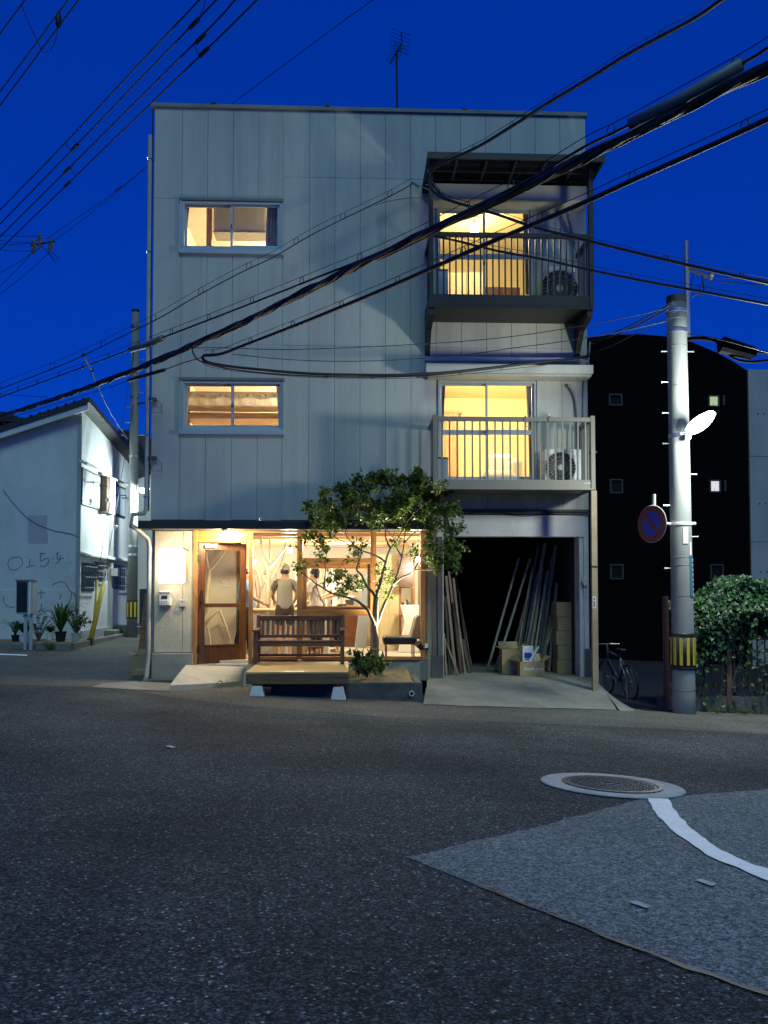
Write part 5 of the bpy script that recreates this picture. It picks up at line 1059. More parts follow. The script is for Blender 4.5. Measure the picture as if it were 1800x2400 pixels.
for i in range(-9,10):
    for j in range(-9,10):
        c = uu*(i*0.033)+vv*(j*0.033)
        if c.length > 0.285 or c.length < 0.085: continue
        tr_.obox(mc+c+nrm*0.007,(uu if (i+j)%2 else vv)*0.0135,(vv if (i+j)%2 else uu)*0.006,nrm*0.004)
tr_.build('tread', m_iron, t, kind='stuff')
MB().lathe([(0.062,0.0),(0.062,0.011),(0.075,0.011),(0.075,0.0)],mc,32,nrm).build('centre_ring', m_iron, t); MB().obox(mc+nrm*0.007,uu*0.035,vv*0.012,nrm*0.004).build('keyhole_plate', m_iron, t)
MB().lathe([(0.29,0.0),(0.29,0.010),(0.305,0.010),(0.305,0.0)],mc,56,nrm).build('lid_rim', m_iron, t)
# ------------------------------------------------------------------ street pole on the right
pb_ = on_g(1604,1672); PX, PY = pb_.x, pb_.y; zpt = on_y(1585,700,PY).z; zg = pb_.z
pt_ = on_y(1585,700,PY)
def pc(z): u = (z-zg)/(zpt-zg); return Vector((PX+(pt_.x-PX)*u, PY, z))
def prad(z): u = (z-zg)/(zpt-zg); return 0.176+(0.150-0.176)*u
t = thing('utility_pole', 'thick concrete utility pole with yellow striped guard and step bolts', 'pole', pb_); zs_ = [zg-0.3+ (zpt-zg+0.3)*k/12 for k in range(13)]
MB().tube([pc(z) for z in zs_],[prad(z) for z in zs_],28).build('shaft', m_pole, t, smooth=True); MB().lathe([(prad(zpt)+0.006,-0.08),(prad(zpt)+0.006,0.03),(0.0,0.04)],pt_,28).build('cap', m_rub, t)
def pz(py): return on_y(1590,py,PY-0.17).z
ga, gb = pz(1571), pz(1484)
MB().lathe([(prad(ga)+0.012,0),(prad(gb)+0.012,gb-ga)],pc(ga),28).build('guard_sleeve', M('guard_black',(0.02,0.02,0.02),0.6,0.2), t, smooth=True)
m_yel = M('guard_yellow',(0.62,0.42,0.03),0.6,0.08,10,dirt=(0.25,0.17,0.03),damt=0.5,dscale=8)
for k in range(11):
    a = R(-90)+k*R(360/11)+R(2); r_ = prad(ga)+0.014; c = pc((ga+gb)/2); MB().obox(c+Vector((math.cos(a),math.sin(a),0))*r_,Vector((-math.sin(a),math.cos(a),0))*0.024,Vector((math.cos(a),math.sin(a),0))*0.004,Vector((0,0,(gb-ga)/2-0.075))).build('guard_stripe', m_yel, t)
for py in (1566,1489):
    z = pz(py); MB().lathe([(prad(z)+0.018,-0.02),(prad(z)+0.018,0.02)],pc(z),28).build('guard_band', m_rub, t)
for side, pys in ((-1,(1332,1185,1040,968,896,824)),(1,(1258,1112,824))):
    for py in pys:
        z = on_y(1600,py,PY).z; c = pc(z); x_ = c.x+side*prad(z); MB().tube([(x_-side*0.05,PY,z),(x_+side*0.105,PY,z)],0.011,8).tube([(x_+side*0.095,PY,z),(x_+side*0.11,PY,z)],0.018,8).build('step_bolt', m_steel, t)
for py in (1619,1396,1324,1306,900,742,806):
    z = pz(py); MB().lathe([(prad(z)+0.001,-0.004),(prad(z)+0.004,0.0),(prad(z)+0.001,0.004)],pc(z),28).build('joint_ring', m_bpipe, t)
z = pz(1018); MB().lathe([(prad(z)+0.006,-0.03),(prad(z)+0.006,0.03)],pc(z),28).build('lamp_band', m_steel, t)
for py in (722,770): z = pz(py); MB().lathe([(prad(z)+0.008,-0.025),(prad(z)+0.008,0.025)],pc(z),28).build('strap_band', m_steel, t)
def plate(px0, px1, py0, py1, name, m, off=0.006):
    z0, z1 = pz(py1), pz(py0); a0 = []; rows = []
    for z in (z0,z1):
        r_ = prad(z)+off; c = pc(z); xa = on_y(px0,1250,PY-0.15).x; xb = on_y(px1,1250,PY-0.15).x; row = []
        for k in range(6):
            x_ = xa+(xb-xa)*k/5; s_ = max(-0.999,min(0.999,(x_-c.x)/r_)); row.append((c.x+s_*r_,PY-math.sqrt(1-s_*s_)*r_,z))
        rows.append(row)
    return MB().loft(rows).build(name, m, t, solid=0.003)
plate(1600,1612,1236,1274,'number_plate',m_plastw); plate(1616,1621,1270,1301,'paper_label',m_cardw); m_addr = M('address_blue',(0.05,0.14,0.20),0.5,0.1); ap = plate(1615.5,1626,1303,1398,'address_plate',m_addr,0.008)
for k in range(8):
    z = pz(1308+k*11.5); c = pc(z); r_ = prad(z)+0.012; a = R(-42); q = c+Vector((math.cos(a)*r_,math.sin(a)*r_,-0.02)); MB().obox(q,Vector((-math.sin(a),math.cos(a),0))*0.018,Vector((math.cos(a),math.sin(a),0))*0.001,Vector((0,0,0.006))).build('glyph', m_cardw, ap); MB().obox(q+Vector((0,0,-0.024)),Vector((-math.sin(a),math.cos(a),0))*0.005,Vector((math.cos(a),math.sin(a),0))*0.001,Vector((0,0,0.016))).build('glyph', m_cardw, ap)
# steel extension bar with crossarm
e0, e1 = on_y(1612,790,PY-0.02), on_y(1608,565,PY-0.02); MB().tube([e0,e1],0.042,12).build('extension_bar', m_steel, t)
ca, cb = on_y(1612,628,PY-0.02), on_y(1668,652,PY-0.45); MB().bar(ca,cb,0.05,0.05).build('crossarm', m_steel, t)
MB().lathe([(0.02,-0.02),(0.04,0.0),(0.025,0.03),(0.045,0.05),(0.02,0.08)],cb+Vector((0,0,0.04)),14).build('insulator', m_bpipe, t, smooth=True)
# street lamp on the pole
la_, lb_ = on_y(1614,1012,PY-0.25), on_y(1672,966,PY-0.62)
lt = thing('street_lamp', 'blazing white street lamp bracketed to the thick concrete pole', 'street lamp', la_); axl = (lb_-la_).normalized(); L_ = (lb_-la_).length
m_slamp = emit('street_lamp_glow',(0.88,1.0,0.96),26)
dn = Vector((-0.10,-0.55,-0.8)); dn = (dn-axl*dn.dot(axl)).normalized(); sd = axl.cross(dn)
rows = []; rows2 = []
for k in range(13):
    u = k/12; wd = 0.13*math.sin(math.pi*min(1,0.12+0.83*u))**0.6; c = la_.lerp(lb_,u)
    rows.append([tuple(c+sd*math.cos(a)*wd+dn*math.sin(a)*wd*0.75) for a in [math.pi*j/10 for j in range(11)]]); rows2.append([tuple(c+sd*math.cos(a)*(wd+0.006)-dn*math.sin(a)*wd*0.45) for a in [math.pi*j/10 for j in range(11)]])
MB().loft(rows).build('diffuser', m_slamp, lt, smooth=True); MB().loft(rows2).build('housing', m_plastw, lt, smooth=True, solid=0.004)
MB().tube([pc(pz(1018))+Vector((0.12,-0.12,0)),la_+axl*0.02],0.022,10).build('arm', m_steel, lt); MB().box(la_.x-0.06,la_.x+0.02,la_.y-0.03,la_.y+0.05,la_.z-0.12,la_.z-0.02).build('clamp', m_steel, lt)
point('street_light', la_.lerp(lb_,0.75)+dn*0.2+axl*0.3+Vector((0.1,-0.1,-0.1)), 640, (0.90,1.0,0.93), 0.24, lt)
# no parking sign
sc_c = on_y(1528,1228,PY-0.26); sn = thing('no_parking_sign', 'round blue and red no parking sign clamped beside the pole', 'sign', sc_c)
nn = Vector((-0.88,-0.47,0)).normalized(); su = Vector((0,0,1)).cross(nn).normalized()
def sdisc(r0, r1, off, m, name):
    vs = []; fs = []; n = 40
    for r_ in (r0,r1):
        for k in range(n): a = 2*math.pi*k/n; vs.append(sc_c+nn*off+(su*math.cos(a)+Vector((0,0,1))*math.sin(a))*r_)
    b = MB(); b.add(vs,[(k,(k+1)%n,n+(k+1)%n,n+k) for k in range(n)] if r0 > 0 else [tuple(range(n,2*n))]); return b.build(name,m,sn,solid=0.002)
RS = 0.288; m_sred = M('sign_red',(0.22,0.028,0.012),0.5,0.08,8); m_sblue = M('sign_blue',(0.025,0.045,0.32),0.5,0.06,8)
MB().lathe([(RS,-0.008),(RS+0.006,-0.002),(RS,0.004)],sc_c,48,nn).build('rim', m_plastw, sn); sdisc(0,RS*0.99,0.006,m_sred,'red_border'); sdisc(0,RS*0.68,0.010,m_sblue,'blue_field')
MB().bar(sc_c+nn*0.014+(-su*0.707+Vector((0,0,0.707)))*RS*0.72,sc_c+nn*0.014+(su*0.707-Vector((0,0,0.707)))*RS*0.72,0.055,0.002,su+Vector((0,0,1))).build('slash', m_sred, sn)
pp = sc_c-nn*0.05; MB().tube([pp-Vector((0,0,RS*0.8)),(pp.x,pp.y,on_y(1528,1158,PY-0.26).z)],0.030,12).build('sign_post', m_pvc, sn); MB().tube([pp,(pp.x,pp.y,pz(1226)),pc(pz(1226))+Vector((-0.17,-0.02,0))],0.022,10).build('bracket_arm', m_plastw, sn)
z = pz(1226); MB().lathe([(prad(z)+0.010,-0.025),(prad(z)+0.012,0.0),(prad(z)+0.010,0.025)],pc(z),28).build('clamp_band', m_plastw, sn); MB().tube([pc(z)+Vector((0.15,-0.06,0)),pc(z)+Vector((0.215,-0.06,0))],0.026,10).build('clamp_bolt', m_plastw, sn)
# ------------------------------------------------------------------ fence, ivy, bicycle
FYE = -1.25
def fgz(x): return G(x,FYE)
t = thing('iron_fence', 'rusty brown picket fence overgrown with ivy behind the pole', 'fence', (10.3,FYE,-0.4)); m_rust = M('rusty_paint',(0.13,0.055,0.04),0.7,0.3,12)
fx0, fx1 = 8.75, 13.5
for xx in (8.75,on_y(1706,1500,FYE).x,11.9,13.5): MB().box(xx-0.04,xx+0.04,FYE-0.04,FYE+0.04,fgz(xx)-0.2,1.45).build('post', m_rust, t, bevel=0.004)
for zz in (-0.05,0.72,1.3): MB().box(fx0+0.04,fx1-0.04,FYE+0.041,FYE+0.075,zz,zz+0.05).build('rail', m_rust, t)
k = 0; xx = fx0+0.12
while xx < fx1-0.1: MB().box(xx-0.009,xx+0.009,FYE+0.020,FYE+0.038,-0.15,1.38).build('picket', m_rust, t); xx += 0.13
MB().box(fx0-0.1,fx1+0.2,FYE-0.02,FYE+0.16,-0.9,-0.22).build('fence_kerb', m_concd, t)
iv = thing('ivy_hedge', 'mass of dark green ivy spilling over the fence', 'hedge', (10.8,FYE+0.4,-0.4)); ri = random.Random(21); fo = [MB(),MB()]; stm = MB()
def topz(x):
    pxs = 900+((x-CAM.x)*math.cos(YAW)-(FYE-CAM.y)*math.sin(YAW))*2000/14.1
    pts = [(1380,1470),(1500,1440),(1560,1420),(1640,1400),(1690,1385),(1715,1360),(1745,1345),(1775,1358),(1800,1362),(1900,1350),(2100,1380)]
    for i in range(len(pts)-1):
        if pts[i][0] <= pxs <= pts[i+1][0]:
            py = pts[i][1]+(pts[i+1][1]-pts[i][1])*(pxs-pts[i][0])/(pts[i+1][0]-pts[i][0]); return 1.5+(1390-py)*14.1/2000
    return 1.6
for k in range(15000):
    x = ri.uniform(9.0,13.4); zt_ = topz(x)+0.05*pnoise(Vector((x*3,0,1)))
    u = ri.random()**1.5; z = zt_-u*2.15; dens = 1.0 if u < 0.28 else (0.08+0.55*max(0,pnoise(Vector((x*0.9,z*0.9,4))+Vector((2,0,0))))*1.4)
    if ri.random() > dens: continue
    y = FYE-0.10-0.16*math.sin(math.pi*min(1,u*1.6))*(1 if u < 0.6 else 0.4)+ri.uniform(-0.06,0.25)+0.10*pnoise(Vector((x*2.2,z*2.2,7)))
    if u < 0.05: y = FYE+ri.uniform(-0.2,0.8)
    leaf(fo[k%2],Vector((x,y,z)),Vector((ri.uniform(-0.7,0.7),-0.25,ri.uniform(-1,0.1))),Vector((ri.uniform(-0.7,0.7),-1,ri.uniform(0.1,1.0))),ri.uniform(0.06,0.11),ri.uniform(0.028,0.05),0.3)
for k in range(9000):
    x = ri.uniform(9.15,13.4); z = topz(x)-ri.random()*0.9-0.05; leaf(fo[k%2],Vector((x,FYE+ri.uniform(0.15,1.0),z)),rdir(ri),rdir(ri)+Vector((0,-1,0.6)),0.10,0.045)
for k in range(40):
    x = ri.uniform(9.2,13.2); P = [Vector((x+ri.uniform(-0.1,0.1)*j,FYE-0.02+ri.uniform(-0.05,0.05),-0.3+j*0.4)) for j in range(5)]; stm.tube(spline(P,3),0.006,4)
for k in range(60):
    x = ri.uniform(10.2,12.5); a = ri.uniform(-0.6,0.6); stm.tube([(x,FYE-0.1+ri.uniform(-0.25,0.1),fgz(x)+0.03),(x+0.15,FYE-0.15+ri.uniform(-0.25,0.1),fgz(x)+0.10+ri.random()*0.1),(x+0.3,FYE-0.2,fgz(x)+0.03)],0.004,4)
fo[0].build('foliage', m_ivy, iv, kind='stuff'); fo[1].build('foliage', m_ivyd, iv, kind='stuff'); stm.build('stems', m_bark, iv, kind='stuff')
shrub('small tuft of grass at the foot of the fence beside the pole', 1680,1672,on_g(1680,1674).y,0.10,0.22,46,31,m_leaf,0.35,'grass_tuft','grass tufts under the fence',True); shrub('wider tuft of grass further along the foot of the fence', 1745,1674,on_g(1745,1676).y,0.08,0.30,60,32,m_leaf,0.35,'grass_tuft','grass tufts under the fence',True)
# bicycle
rh = on_g(1480,1640); yb_ = rh.y; wr_ = 0.325; bg0 = G(rh.x,yb_)
t = thing('bicycle', 'silver framed bicycle parked in the dark passage beside the garage', 'bicycle', (rh.x,yb_,bg0)); dirb = Vector((-0.14,0.99,0)).normalized(); leanv = Vector((dirb.y,-dirb.x,0)); upv = (Vector((0,0,1))-leanv*0.10).normalized()
B0 = Vector((rh.x,yb_,bg0+0.01))
def bp(f, h, s=0.0): return B0+dirb*f+upv*h+leanv*s
m_bsil = M('bike_silver',(0.16,0.165,0.18),0.35,0.1,8,metal=0.5)
def wheel(f, nm):
    c = bp(f,wr_); ax = dirb.cross(upv).normalized(); tw_ = MB(); P = [c+(dirb*math.cos(a)+upv*math.sin(a))*wr_ for a in [2*math.pi*k/40 for k in range(41)]]
    w_ = MB().tube(P,0.018,8).build('wheel', m_rub, t, smooth=True); MB().tube([c+(p-c)*0.94 for p in P],0.008,6).build('rim', m_bsil, w_)
    s_ = MB()
    for k in range(20): a = 2*math.pi*k/20; s_.tube([c+ax*(0.03 if k%2 else -0.03),c+(dirb*math.cos(a)+upv*math.sin(a))*wr_*0.93],0.0022,3,False)
    s_.build('spokes', m_bsil, w_, kind='stuff'); MB().tube([c-ax*0.05,c+ax*0.05],0.022,10).build('hub', m_bsil, w_)
wheel(0.0,'rear'); wheel(1.02,'front')
bb = (0.42,0.29); se = (0.28,0.78); hd0, hd1 = (0.86,0.70), (0.83,0.86)
fb = MB(); fb.tube([bp(*bb),bp(*se)],0.017,8).tube([bp(*se),bp(*hd1)],0.019,8).tube([bp(*bb),bp(*hd0)],0.021,8).tube([bp(*hd0),bp(*hd1)],0.021,8)
for s in (-0.055,0.055): fb.tube([bp(0,wr_,s),bp(bb[0],bb[1],s*0.5)],0.010,6).tube([bp(0,wr_,s),bp(se[0],se[1]-0.04,s*0.4)],0.009,6)
fb.build('frame', m_bsil, t, smooth=True, kind='stuff')
fk = MB()
for s in (-0.05,0.05): fk.tube([bp(0.86,0.70,s*0.6),bp(0.92,0.55,s),bp(1.02,wr_,s)],0.012,6)
fk.build('fork', m_bsil, t, kind='stuff'); MB().tube([bp(*se),bp(0.25,0.90)],0.014,8).build('seat_post', m_bsil, t)
MB().obox(bp(0.24,0.925),dirb*0.13,leanv*0.055,upv*0.025).build('saddle', m_rub, t, bevel=0.02); MB().tube([bp(0.83,0.86),bp(0.82,0.97),bp(0.88,1.0)],0.014,8).build('stem', m_bsil, t)
MB().tube([bp(0.84,1.0,-0.27),bp(0.88,1.0,-0.1),bp(0.88,1.0,0.1),bp(0.84,1.0,0.27)],0.012,8).build('handlebar', m_bsil, t)
MB().lathe([(0.085,-0.004),(0.09,0.0),(0.085,0.004)],bp(*bb,0.06),24,leanv).build('chainring', m_bsil, t); MB().tube([bp(*bb,0.08),bp(0.30,0.20,0.085),bp(0.30,0.20,0.17)],0.009,6).build('crank', m_bsil, t); MB().tube([bp(*bb,-0.08),bp(0.54,0.38,-0.085),bp(0.54,0.38,-0.17)],0.009,6).build('crank', m_bsil, t)
MB().tube([bp(-0.02,wr_+0.02,0.09),bp(0.06,0.62,0.07)],0.007,6).build('stay', m_bsil, t); MB().tube([bp(0.02,wr_,-0.07),bp(-0.12,0.02,-0.14)],0.009,6).build('kickstand', m_bsil, t)
# ------------------------------------------------------------------ black building and concrete building on the right
YD = 12.5; bx = lambda px, py: on_y(px,py,YD)
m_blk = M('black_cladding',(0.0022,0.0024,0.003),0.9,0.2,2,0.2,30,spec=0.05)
t = thing('black_building', 'tall black building with curved roof line and tiny square windows', 'building', (13.5,YD+3,0)); arc = [(1250,812),(1320,800),(1380,791),(1440,784),(1500,783),(1560,788),(1620,801),(1680,826),(1720,848),(1750,868)]
poly = [tuple(bx(a,b)) for a,b in arc]; poly = [(poly[0][0],YD,-1)]+poly+[(poly[-1][0],YD,-1)]
holes = []
wins = [(1441,938,0,26,22),(1671,941,1,21,22),(1443,1140,0,25,28),(1674,1140,2,21,24),(1444,1340,0,26,30),(1678,1340,0,26,30)]
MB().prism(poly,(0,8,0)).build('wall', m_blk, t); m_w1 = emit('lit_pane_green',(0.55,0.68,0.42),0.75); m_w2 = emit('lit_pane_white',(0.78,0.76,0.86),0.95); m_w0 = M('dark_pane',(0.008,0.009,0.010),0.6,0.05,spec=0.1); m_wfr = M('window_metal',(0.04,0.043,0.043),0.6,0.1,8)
for (a,b,kd,ww,hh) in wins:
    c = bx(a,b); hx, hz = ww/2*0.0139*1.0, hh/2*0.0139; f = MB(); f.box(c.x-hx-0.04,c.x+hx+0.04,YD-0.10,YD-0.001,c.z-hz-0.04,c.z-hz).box(c.x-hx-0.04,c.x+hx+0.04,YD-0.10,YD-0.001,c.z+hz,c.z+hz+0.04).box(c.x-hx-0.04,c.x-hx,YD-0.10,YD-0.001,c.z-hz,c.z+hz).box(c.x+hx,c.x+hx+0.04,YD-0.10,YD-0.001,c.z-hz,c.z+hz)
    wn = f.build('window', m_wfr, t); MB().box(c.x-hx,c.x+hx,YD-0.03,YD-0.012,c.z-hz,c.z+hz).build('pane', (m_w0,m_w1,m_w2)[kd], wn)
    if kd: MB().box(c.x+hx+0.14,c.x+hx+0.20,YD-0.14,YD-0.002,c.z-hz,c.z+hz+0.03).build('shutter_edge', m_wfr, wn); MB().box(c.x-0.005,c.x+0.005,YD-0.034,YD-0.031,c.z-hz,c.z-hz+0.1).build('latch', m_ink, wn)
YE = 13.0; t = thing('concrete_building', 'bare concrete building wall beside the black building', 'building', (17,YE+3,0)); e = lambda px, py: on_y(px,py,YE)
xa, xb, zt_ = e(1751,870).x, e(2400,870).x, e(1770,866).z; m_bare = M('bare_concrete',(0.33,0.34,0.35),0.85,0.12,1.2,0.3,20,stretch=(1,1,0.4),dirt=(0.2,0.2,0.2),damt=0.5,dscale=0.8)
MB().box(xa,xb,YE+0.02,YE+7,-1,zt_).build('core', m_joint, t); zs_ = [-1,e(1780,1270).z,e(1780,1070).z,zt_]; xs_ = [xa,e(1768,1200).x,e(1830,1200).x,e(2000,1200).x,xb]
for i in range(len(xs_)-1):
    for j in range(3): MB().box(xs_[i]+0.006,xs_[i+1]-0.006,YE-(0.0 if i else 0.06),YE+0.02,zs_[j]+0.008,zs_[j+1]-0.008).build('formwork_panel', m_bare, t, bevel=0.006)
for zz in (e(1780,1180).z,e(1780,970).z,e(1780,1340).z):
    for xx in (e(1780,1200).x,e(1795,1200).x,e(1815,1200).x): MB().lathe([(0.03,0),(0.03,0.01)],(xx,YE-0.012,zz),10,(0,1,0)).build('tie_hole', m_bpipe, t)
# ------------------------------------------------------------------ white house on the left
WD = 22.0; wc = at_d(186,1390,WD); HY = wc.y; HX = wc.x
t = thing('white_house', 'old white rendered house with graffiti on the corner of the alley', 'house', (HX-3,HY+3,0))
zb0 = G(HX,HY)-0.2; cz1 = on_y(186,962,HY).z; lz = on_y(7,1022,HY).z; lx = on_y(7,1022,HY).x; slope = (cz1-lz)/(HX-lx); XL = HX-9.0
pk = on_y(165,957,HY)
MB().prism([(XL,HY,zb0),(HX,HY,zb0),(HX,HY,cz1),(XL,HY,cz1-slope*(HX-XL))],(0,0.2,0)).build('front_wall', m_wplast, t)
# side wall runs straight back along the alley; its top falls away
def sw(px, py): return on_x(px, py, HX)
yend = sw(322,1390).y; ztip = on_x(186,950,HX).z; s1 = sw(300,1083)
sx = HX
MB().prism([(sx,HY+0.2,zb0),(sx,yend,zb0),(sx,yend,s1.z-0.35),(sx,s1.y,s1.z),(sx,HY+0.2,cz1)],(-0.2,0,0)).build('side_wall', m_wplast, t)
rsl = (s1.z-cz1)/(s1.y-HY); ov = 0.28
def roofz(x, y): return cz1 + slope*(x-HX) + rsl*(y-HY)
rv = [(XL,HY-ov),(HX+ov,HY-ov),(HX+ov,yend+0.5),(XL,yend+0.5)]
vs = [(x,y,roofz(x,y)+0.02) for x,y in rv]+[(x,y,roofz(x,y)+0.16) for x,y in rv]
rf = MB().add(vs,[(0,3,2,1),(4,5,6,7),(0,1,5,4),(1,2,6,5),(2,3,7,6),(3,0,4,7)]).build('roof', m_tile, t)
vs = [(x,y,roofz(x,y)-0.14) for x,y in [(XL,HY-ov+0.04),(HX+ov-0.05,HY-ov+0.04)]]+[(x,y,roofz(x,y)+0.018) for x,y in [(XL,HY-ov+0.04),(HX+ov-0.05,HY-ov+0.04)]]
MB().add(vs+[(a,b+0.05,c) for a,b,c in vs],[(0,1,3,2),(4,6,7,5),(0,4,5,1),(2,3,7,6),(0,2,6,4),(1,5,7,3)]).build('bargeboard', m_wplast, rf)
for k in range(48):
    x = XL+0.22*k+0.1
    if x > HX+ov-0.1: break
    MB().tube([(x,HY-ov-0.01,roofz(x,HY-ov)+0.17),(x,HY+1.5,roofz(x,HY+1.5)+0.17)],0.035,6).build('ridge_tile', m_tile, rf, smooth=True)
MB().box(HX-0.10,HX+0.012,HY-0.012,HY-0.001,zb0,cz1-0.15).build('corner_strip', m_bare, t)
zj = on_y(100,1382,HY).z; MB().box(XL,HX-0.13,HY-0.025,HY-0.001,zb0,zj).build('dado', m_wplast, t, bevel=0.01)
m_shad = M('repaint_patch',(0.42,0.43,0.45),0.85,0.06,3)
for (a,b,c,d_) in ((66,110,1208,1250),(66,112,1250,1273)): p, q = on_y(a,c,HY-0.004), on_y(b,d_,HY-0.004); MB().box(p.x,q.x,HY-0.005-0.001*(c>1240),HY-0.001,q.z,p.z).build('repaint_patch', m_shad, t)
# graffiti strokes
m_gra = M('spray_paint',(0.10,0.10,0.105),0.7,0.1)
def stroke(pts, w_=0.018, y=None): MB().tube(spline([on_y(a,b,(HY if b < 1380 else HY-0.026)) for a,b in pts],4),[w_*0.35]*(len(spline(pts_3(pts),4))),5).build('graffiti_stroke', m_gra, t)
def pts_3(p): return [Vector((a,b,0)) for a,b in p]
o5 = lambda L: [(a*0.3345,900+b*0.3345) for a,b in L]
for L in ([(105,1212),(70,1225),(55,1262),(75,1300),(115,1300),(150,1275),(157,1240),(140,1215),(108,1212)],[(104,1215),(106,1217)],[(188,1215),(193,1218)],[(182,1290),(210,1276),(245,1272)],[(212,1225),(205,1275)],[(275,1190),(320,1188)],[(292,1182),(282,1240),(330,1220),(340,1250),(310,1280),(280,1270)],[(370,1222),(378,1218)],[(395,1195),(408,1180),(400,1225),(445,1220)],[(425,1200),(412,1245),(388,1258)],[(462,1255),(468,1258)],[(490,1252),(498,1256)],[(265,1465),(318,1462)],[(290,1440),(285,1505)],[(485,1450),(500,1455),(498,1500),(482,1535)],[(500,1455),(530,1480),(538,1530),(525,1590)],[(240,1460),(235,1490),(215,1520)],[(290,1535),(288,1570),(270,1600)],[(292,1575),(310,1600)],[(25,1490),(30,1530),(60,1560),(105,1562)],[(365,1410),(420,1385),(460,1400),(490,1450)],[(430,1470),(418,1510)]): stroke(o5(L), 0.026)
# cable on the front wall
MB().tube(spline([on_y(a,b,HY-0.012) for a,b in ((7,1148),(40,1190),(75,1222),(120,1242),(165,1251),(186,1260))],6),0.007,6).build('wall_cable', m_black, t)
# windows of the side wall
def sbox(name, px0, px1, pyt, pyb, off0, off1, m, parent=t, kind=None):
    a, b = sw(px0,pyt), sw(px1,pyb); am = sw((px0+px1)/2,(pyt+pyb)/2); zt_ = sw(px0,pyt).z; zb_ = sw(px0,pyb).z
    return MB().box(sx+off0,sx+off1,a.y,sw(px1,1390).y,zb_,zt_).build(name,m,parent)
m_wdark = M('dim_window',(0.05,0.055,0.06),0.25,0.2,3); m_wpale = M('frosted_pane',(0.50,0.55,0.56),0.3,0.12,3)
for i, (a,b,pt,pb2) in enumerate(((190,231,1095,1182),(259,288,1130,1205))):
    wn = sbox('window',a,b,pt,pb2,0.0,0.05,m_dkw if i == 9 else m_wfr); w2 = sw(a,pt)
    y0_, y1_ = sw(a,1390).y, sw(b,1390).y; z0_, z1_ = sw(a,pb2).z, sw(a,pt).z; ym = (y0_+y1_)/2
    for (ya, yb2) in ((y0_+0.06,ym-0.03),(ym+0.03,y1_-0.06)): MB().box(sx+0.05,sx+0.056,ya,yb2,z0_+0.06,z1_-0.06).build('pane', m_wpale, wn)
    MB().add([(sx,y0_-0.3,z1_+0.18),(sx,y1_+0.3,z1_+0.18),(sx+0.2,y1_+0.3,z1_+0.08),(sx+0.2,y0_-0.3,z1_+0.08),(sx,y0_-0.3,z1_+0.12),(sx,y1_+0.3,z1_+0.12),(sx+0.2,y1_+0.3,z1_+0.03),(sx+0.2,y0_-0.3,z1_+0.03)],[(0,3,2,1),(4,5,6,7),(0,1,5,4),(1,2,6,5),(2,3,7,6),(3,0,4,7)]).build('window_hood', m_wplast, wn)
    for yy in (y0_+0.15,ym+0.2): MB().tube([(sx+0.05,yy,z1_-0.35),(sx+0.38,yy,z1_-0.35),(sx+0.38,yy+0.04,z1_-0.42)],0.015,6).build('hook_bar', m_dbronze, wn)
wn = sbox('shutter_case',232,238,1115,1198,0.0,0.22,m_dkw); sbox('shutter_case',240,256,1118,1200,0.0,0.14,m_wplast)
hz1 = sw(191,1303).z; y0_, y1_ = sw(188,1390).y, sw(300,1390).y
MB().add([(sx,y0_,hz1+0.12),(sx,y1_,hz1+0.12),(sx+0.16,y1_,hz1+0.05),(sx+0.16,y0_,hz1+0.05),(sx,y0_,hz1+0.07),(sx,y1_,hz1+0.07),(sx+0.16,y1_,hz1+0.0),(sx+0.16,y0_,hz1+0.0)],[(0,3,2,1),(4,5,6,7),(0,1,5,4),(1,2,6,5),(2,3,7,6),(3,0,4,7)]).build('long_eave', m_wplast, t)
for (a,b,pt,pb2) in ((191,217,1318,1386),(220,241,1316,1360),(262,292,1322,1380)):
    wn = sbox('window',a,b,pt,pb2,0.0,0.02,m_wdark); y0_, y1_ = sw(a,1390).y, sw(b,1390).y; z0_, z1_ = sw(a,pb2).z, sw(a,pt).z
    nb_ = 7
    for k in range(nb_): yy = y0_+(y1_-y0_)*k/(nb_-1); MB().tube([(sx+0.12,yy,z0_),(sx+0.12,yy,z1_)],0.012,5).build('bar', m_wfr, wn)
    for zz in (z0_+0.1,(z0_+z1_)/2,z1_-0.1): MB().box(sx+0.10,sx+0.12,y0_-0.03,y1_+0.03,zz-0.015,zz+0.015).build('cross_bar', m_alu, wn)
yp = sw(255,1390).y; MB().box(sx,sx+0.10,yp-0.12,yp+0.12,zb0,sw(255,1205).z).build('wall_pier', m_bare, t)
MB().box(sx,sx+0.06,HY+0.1,yend,zb0,sw(250,1470).z).build('plinth', m_bare, t)
for k, (a, hh, dd) in enumerate(((240,0.30,0.35),(262,0.42,0.5),(275,0.30,0.6))): yy = sw(a,1390).y; zz = G(sx+0.3,yy); MB().box(sx+0.061,sx+dd,yy,yy+0.9,zz-0.1,zz+hh*0.7).build('door_step', m_conc, t, bevel=0.02)
yy = sw(255,1390).y; MB().box(sx+0.101,sx+0.25,yy-0.15,yy+0.2,sw(255,1350).z,sw(255,1332).z).build('meter', m_plast, t)
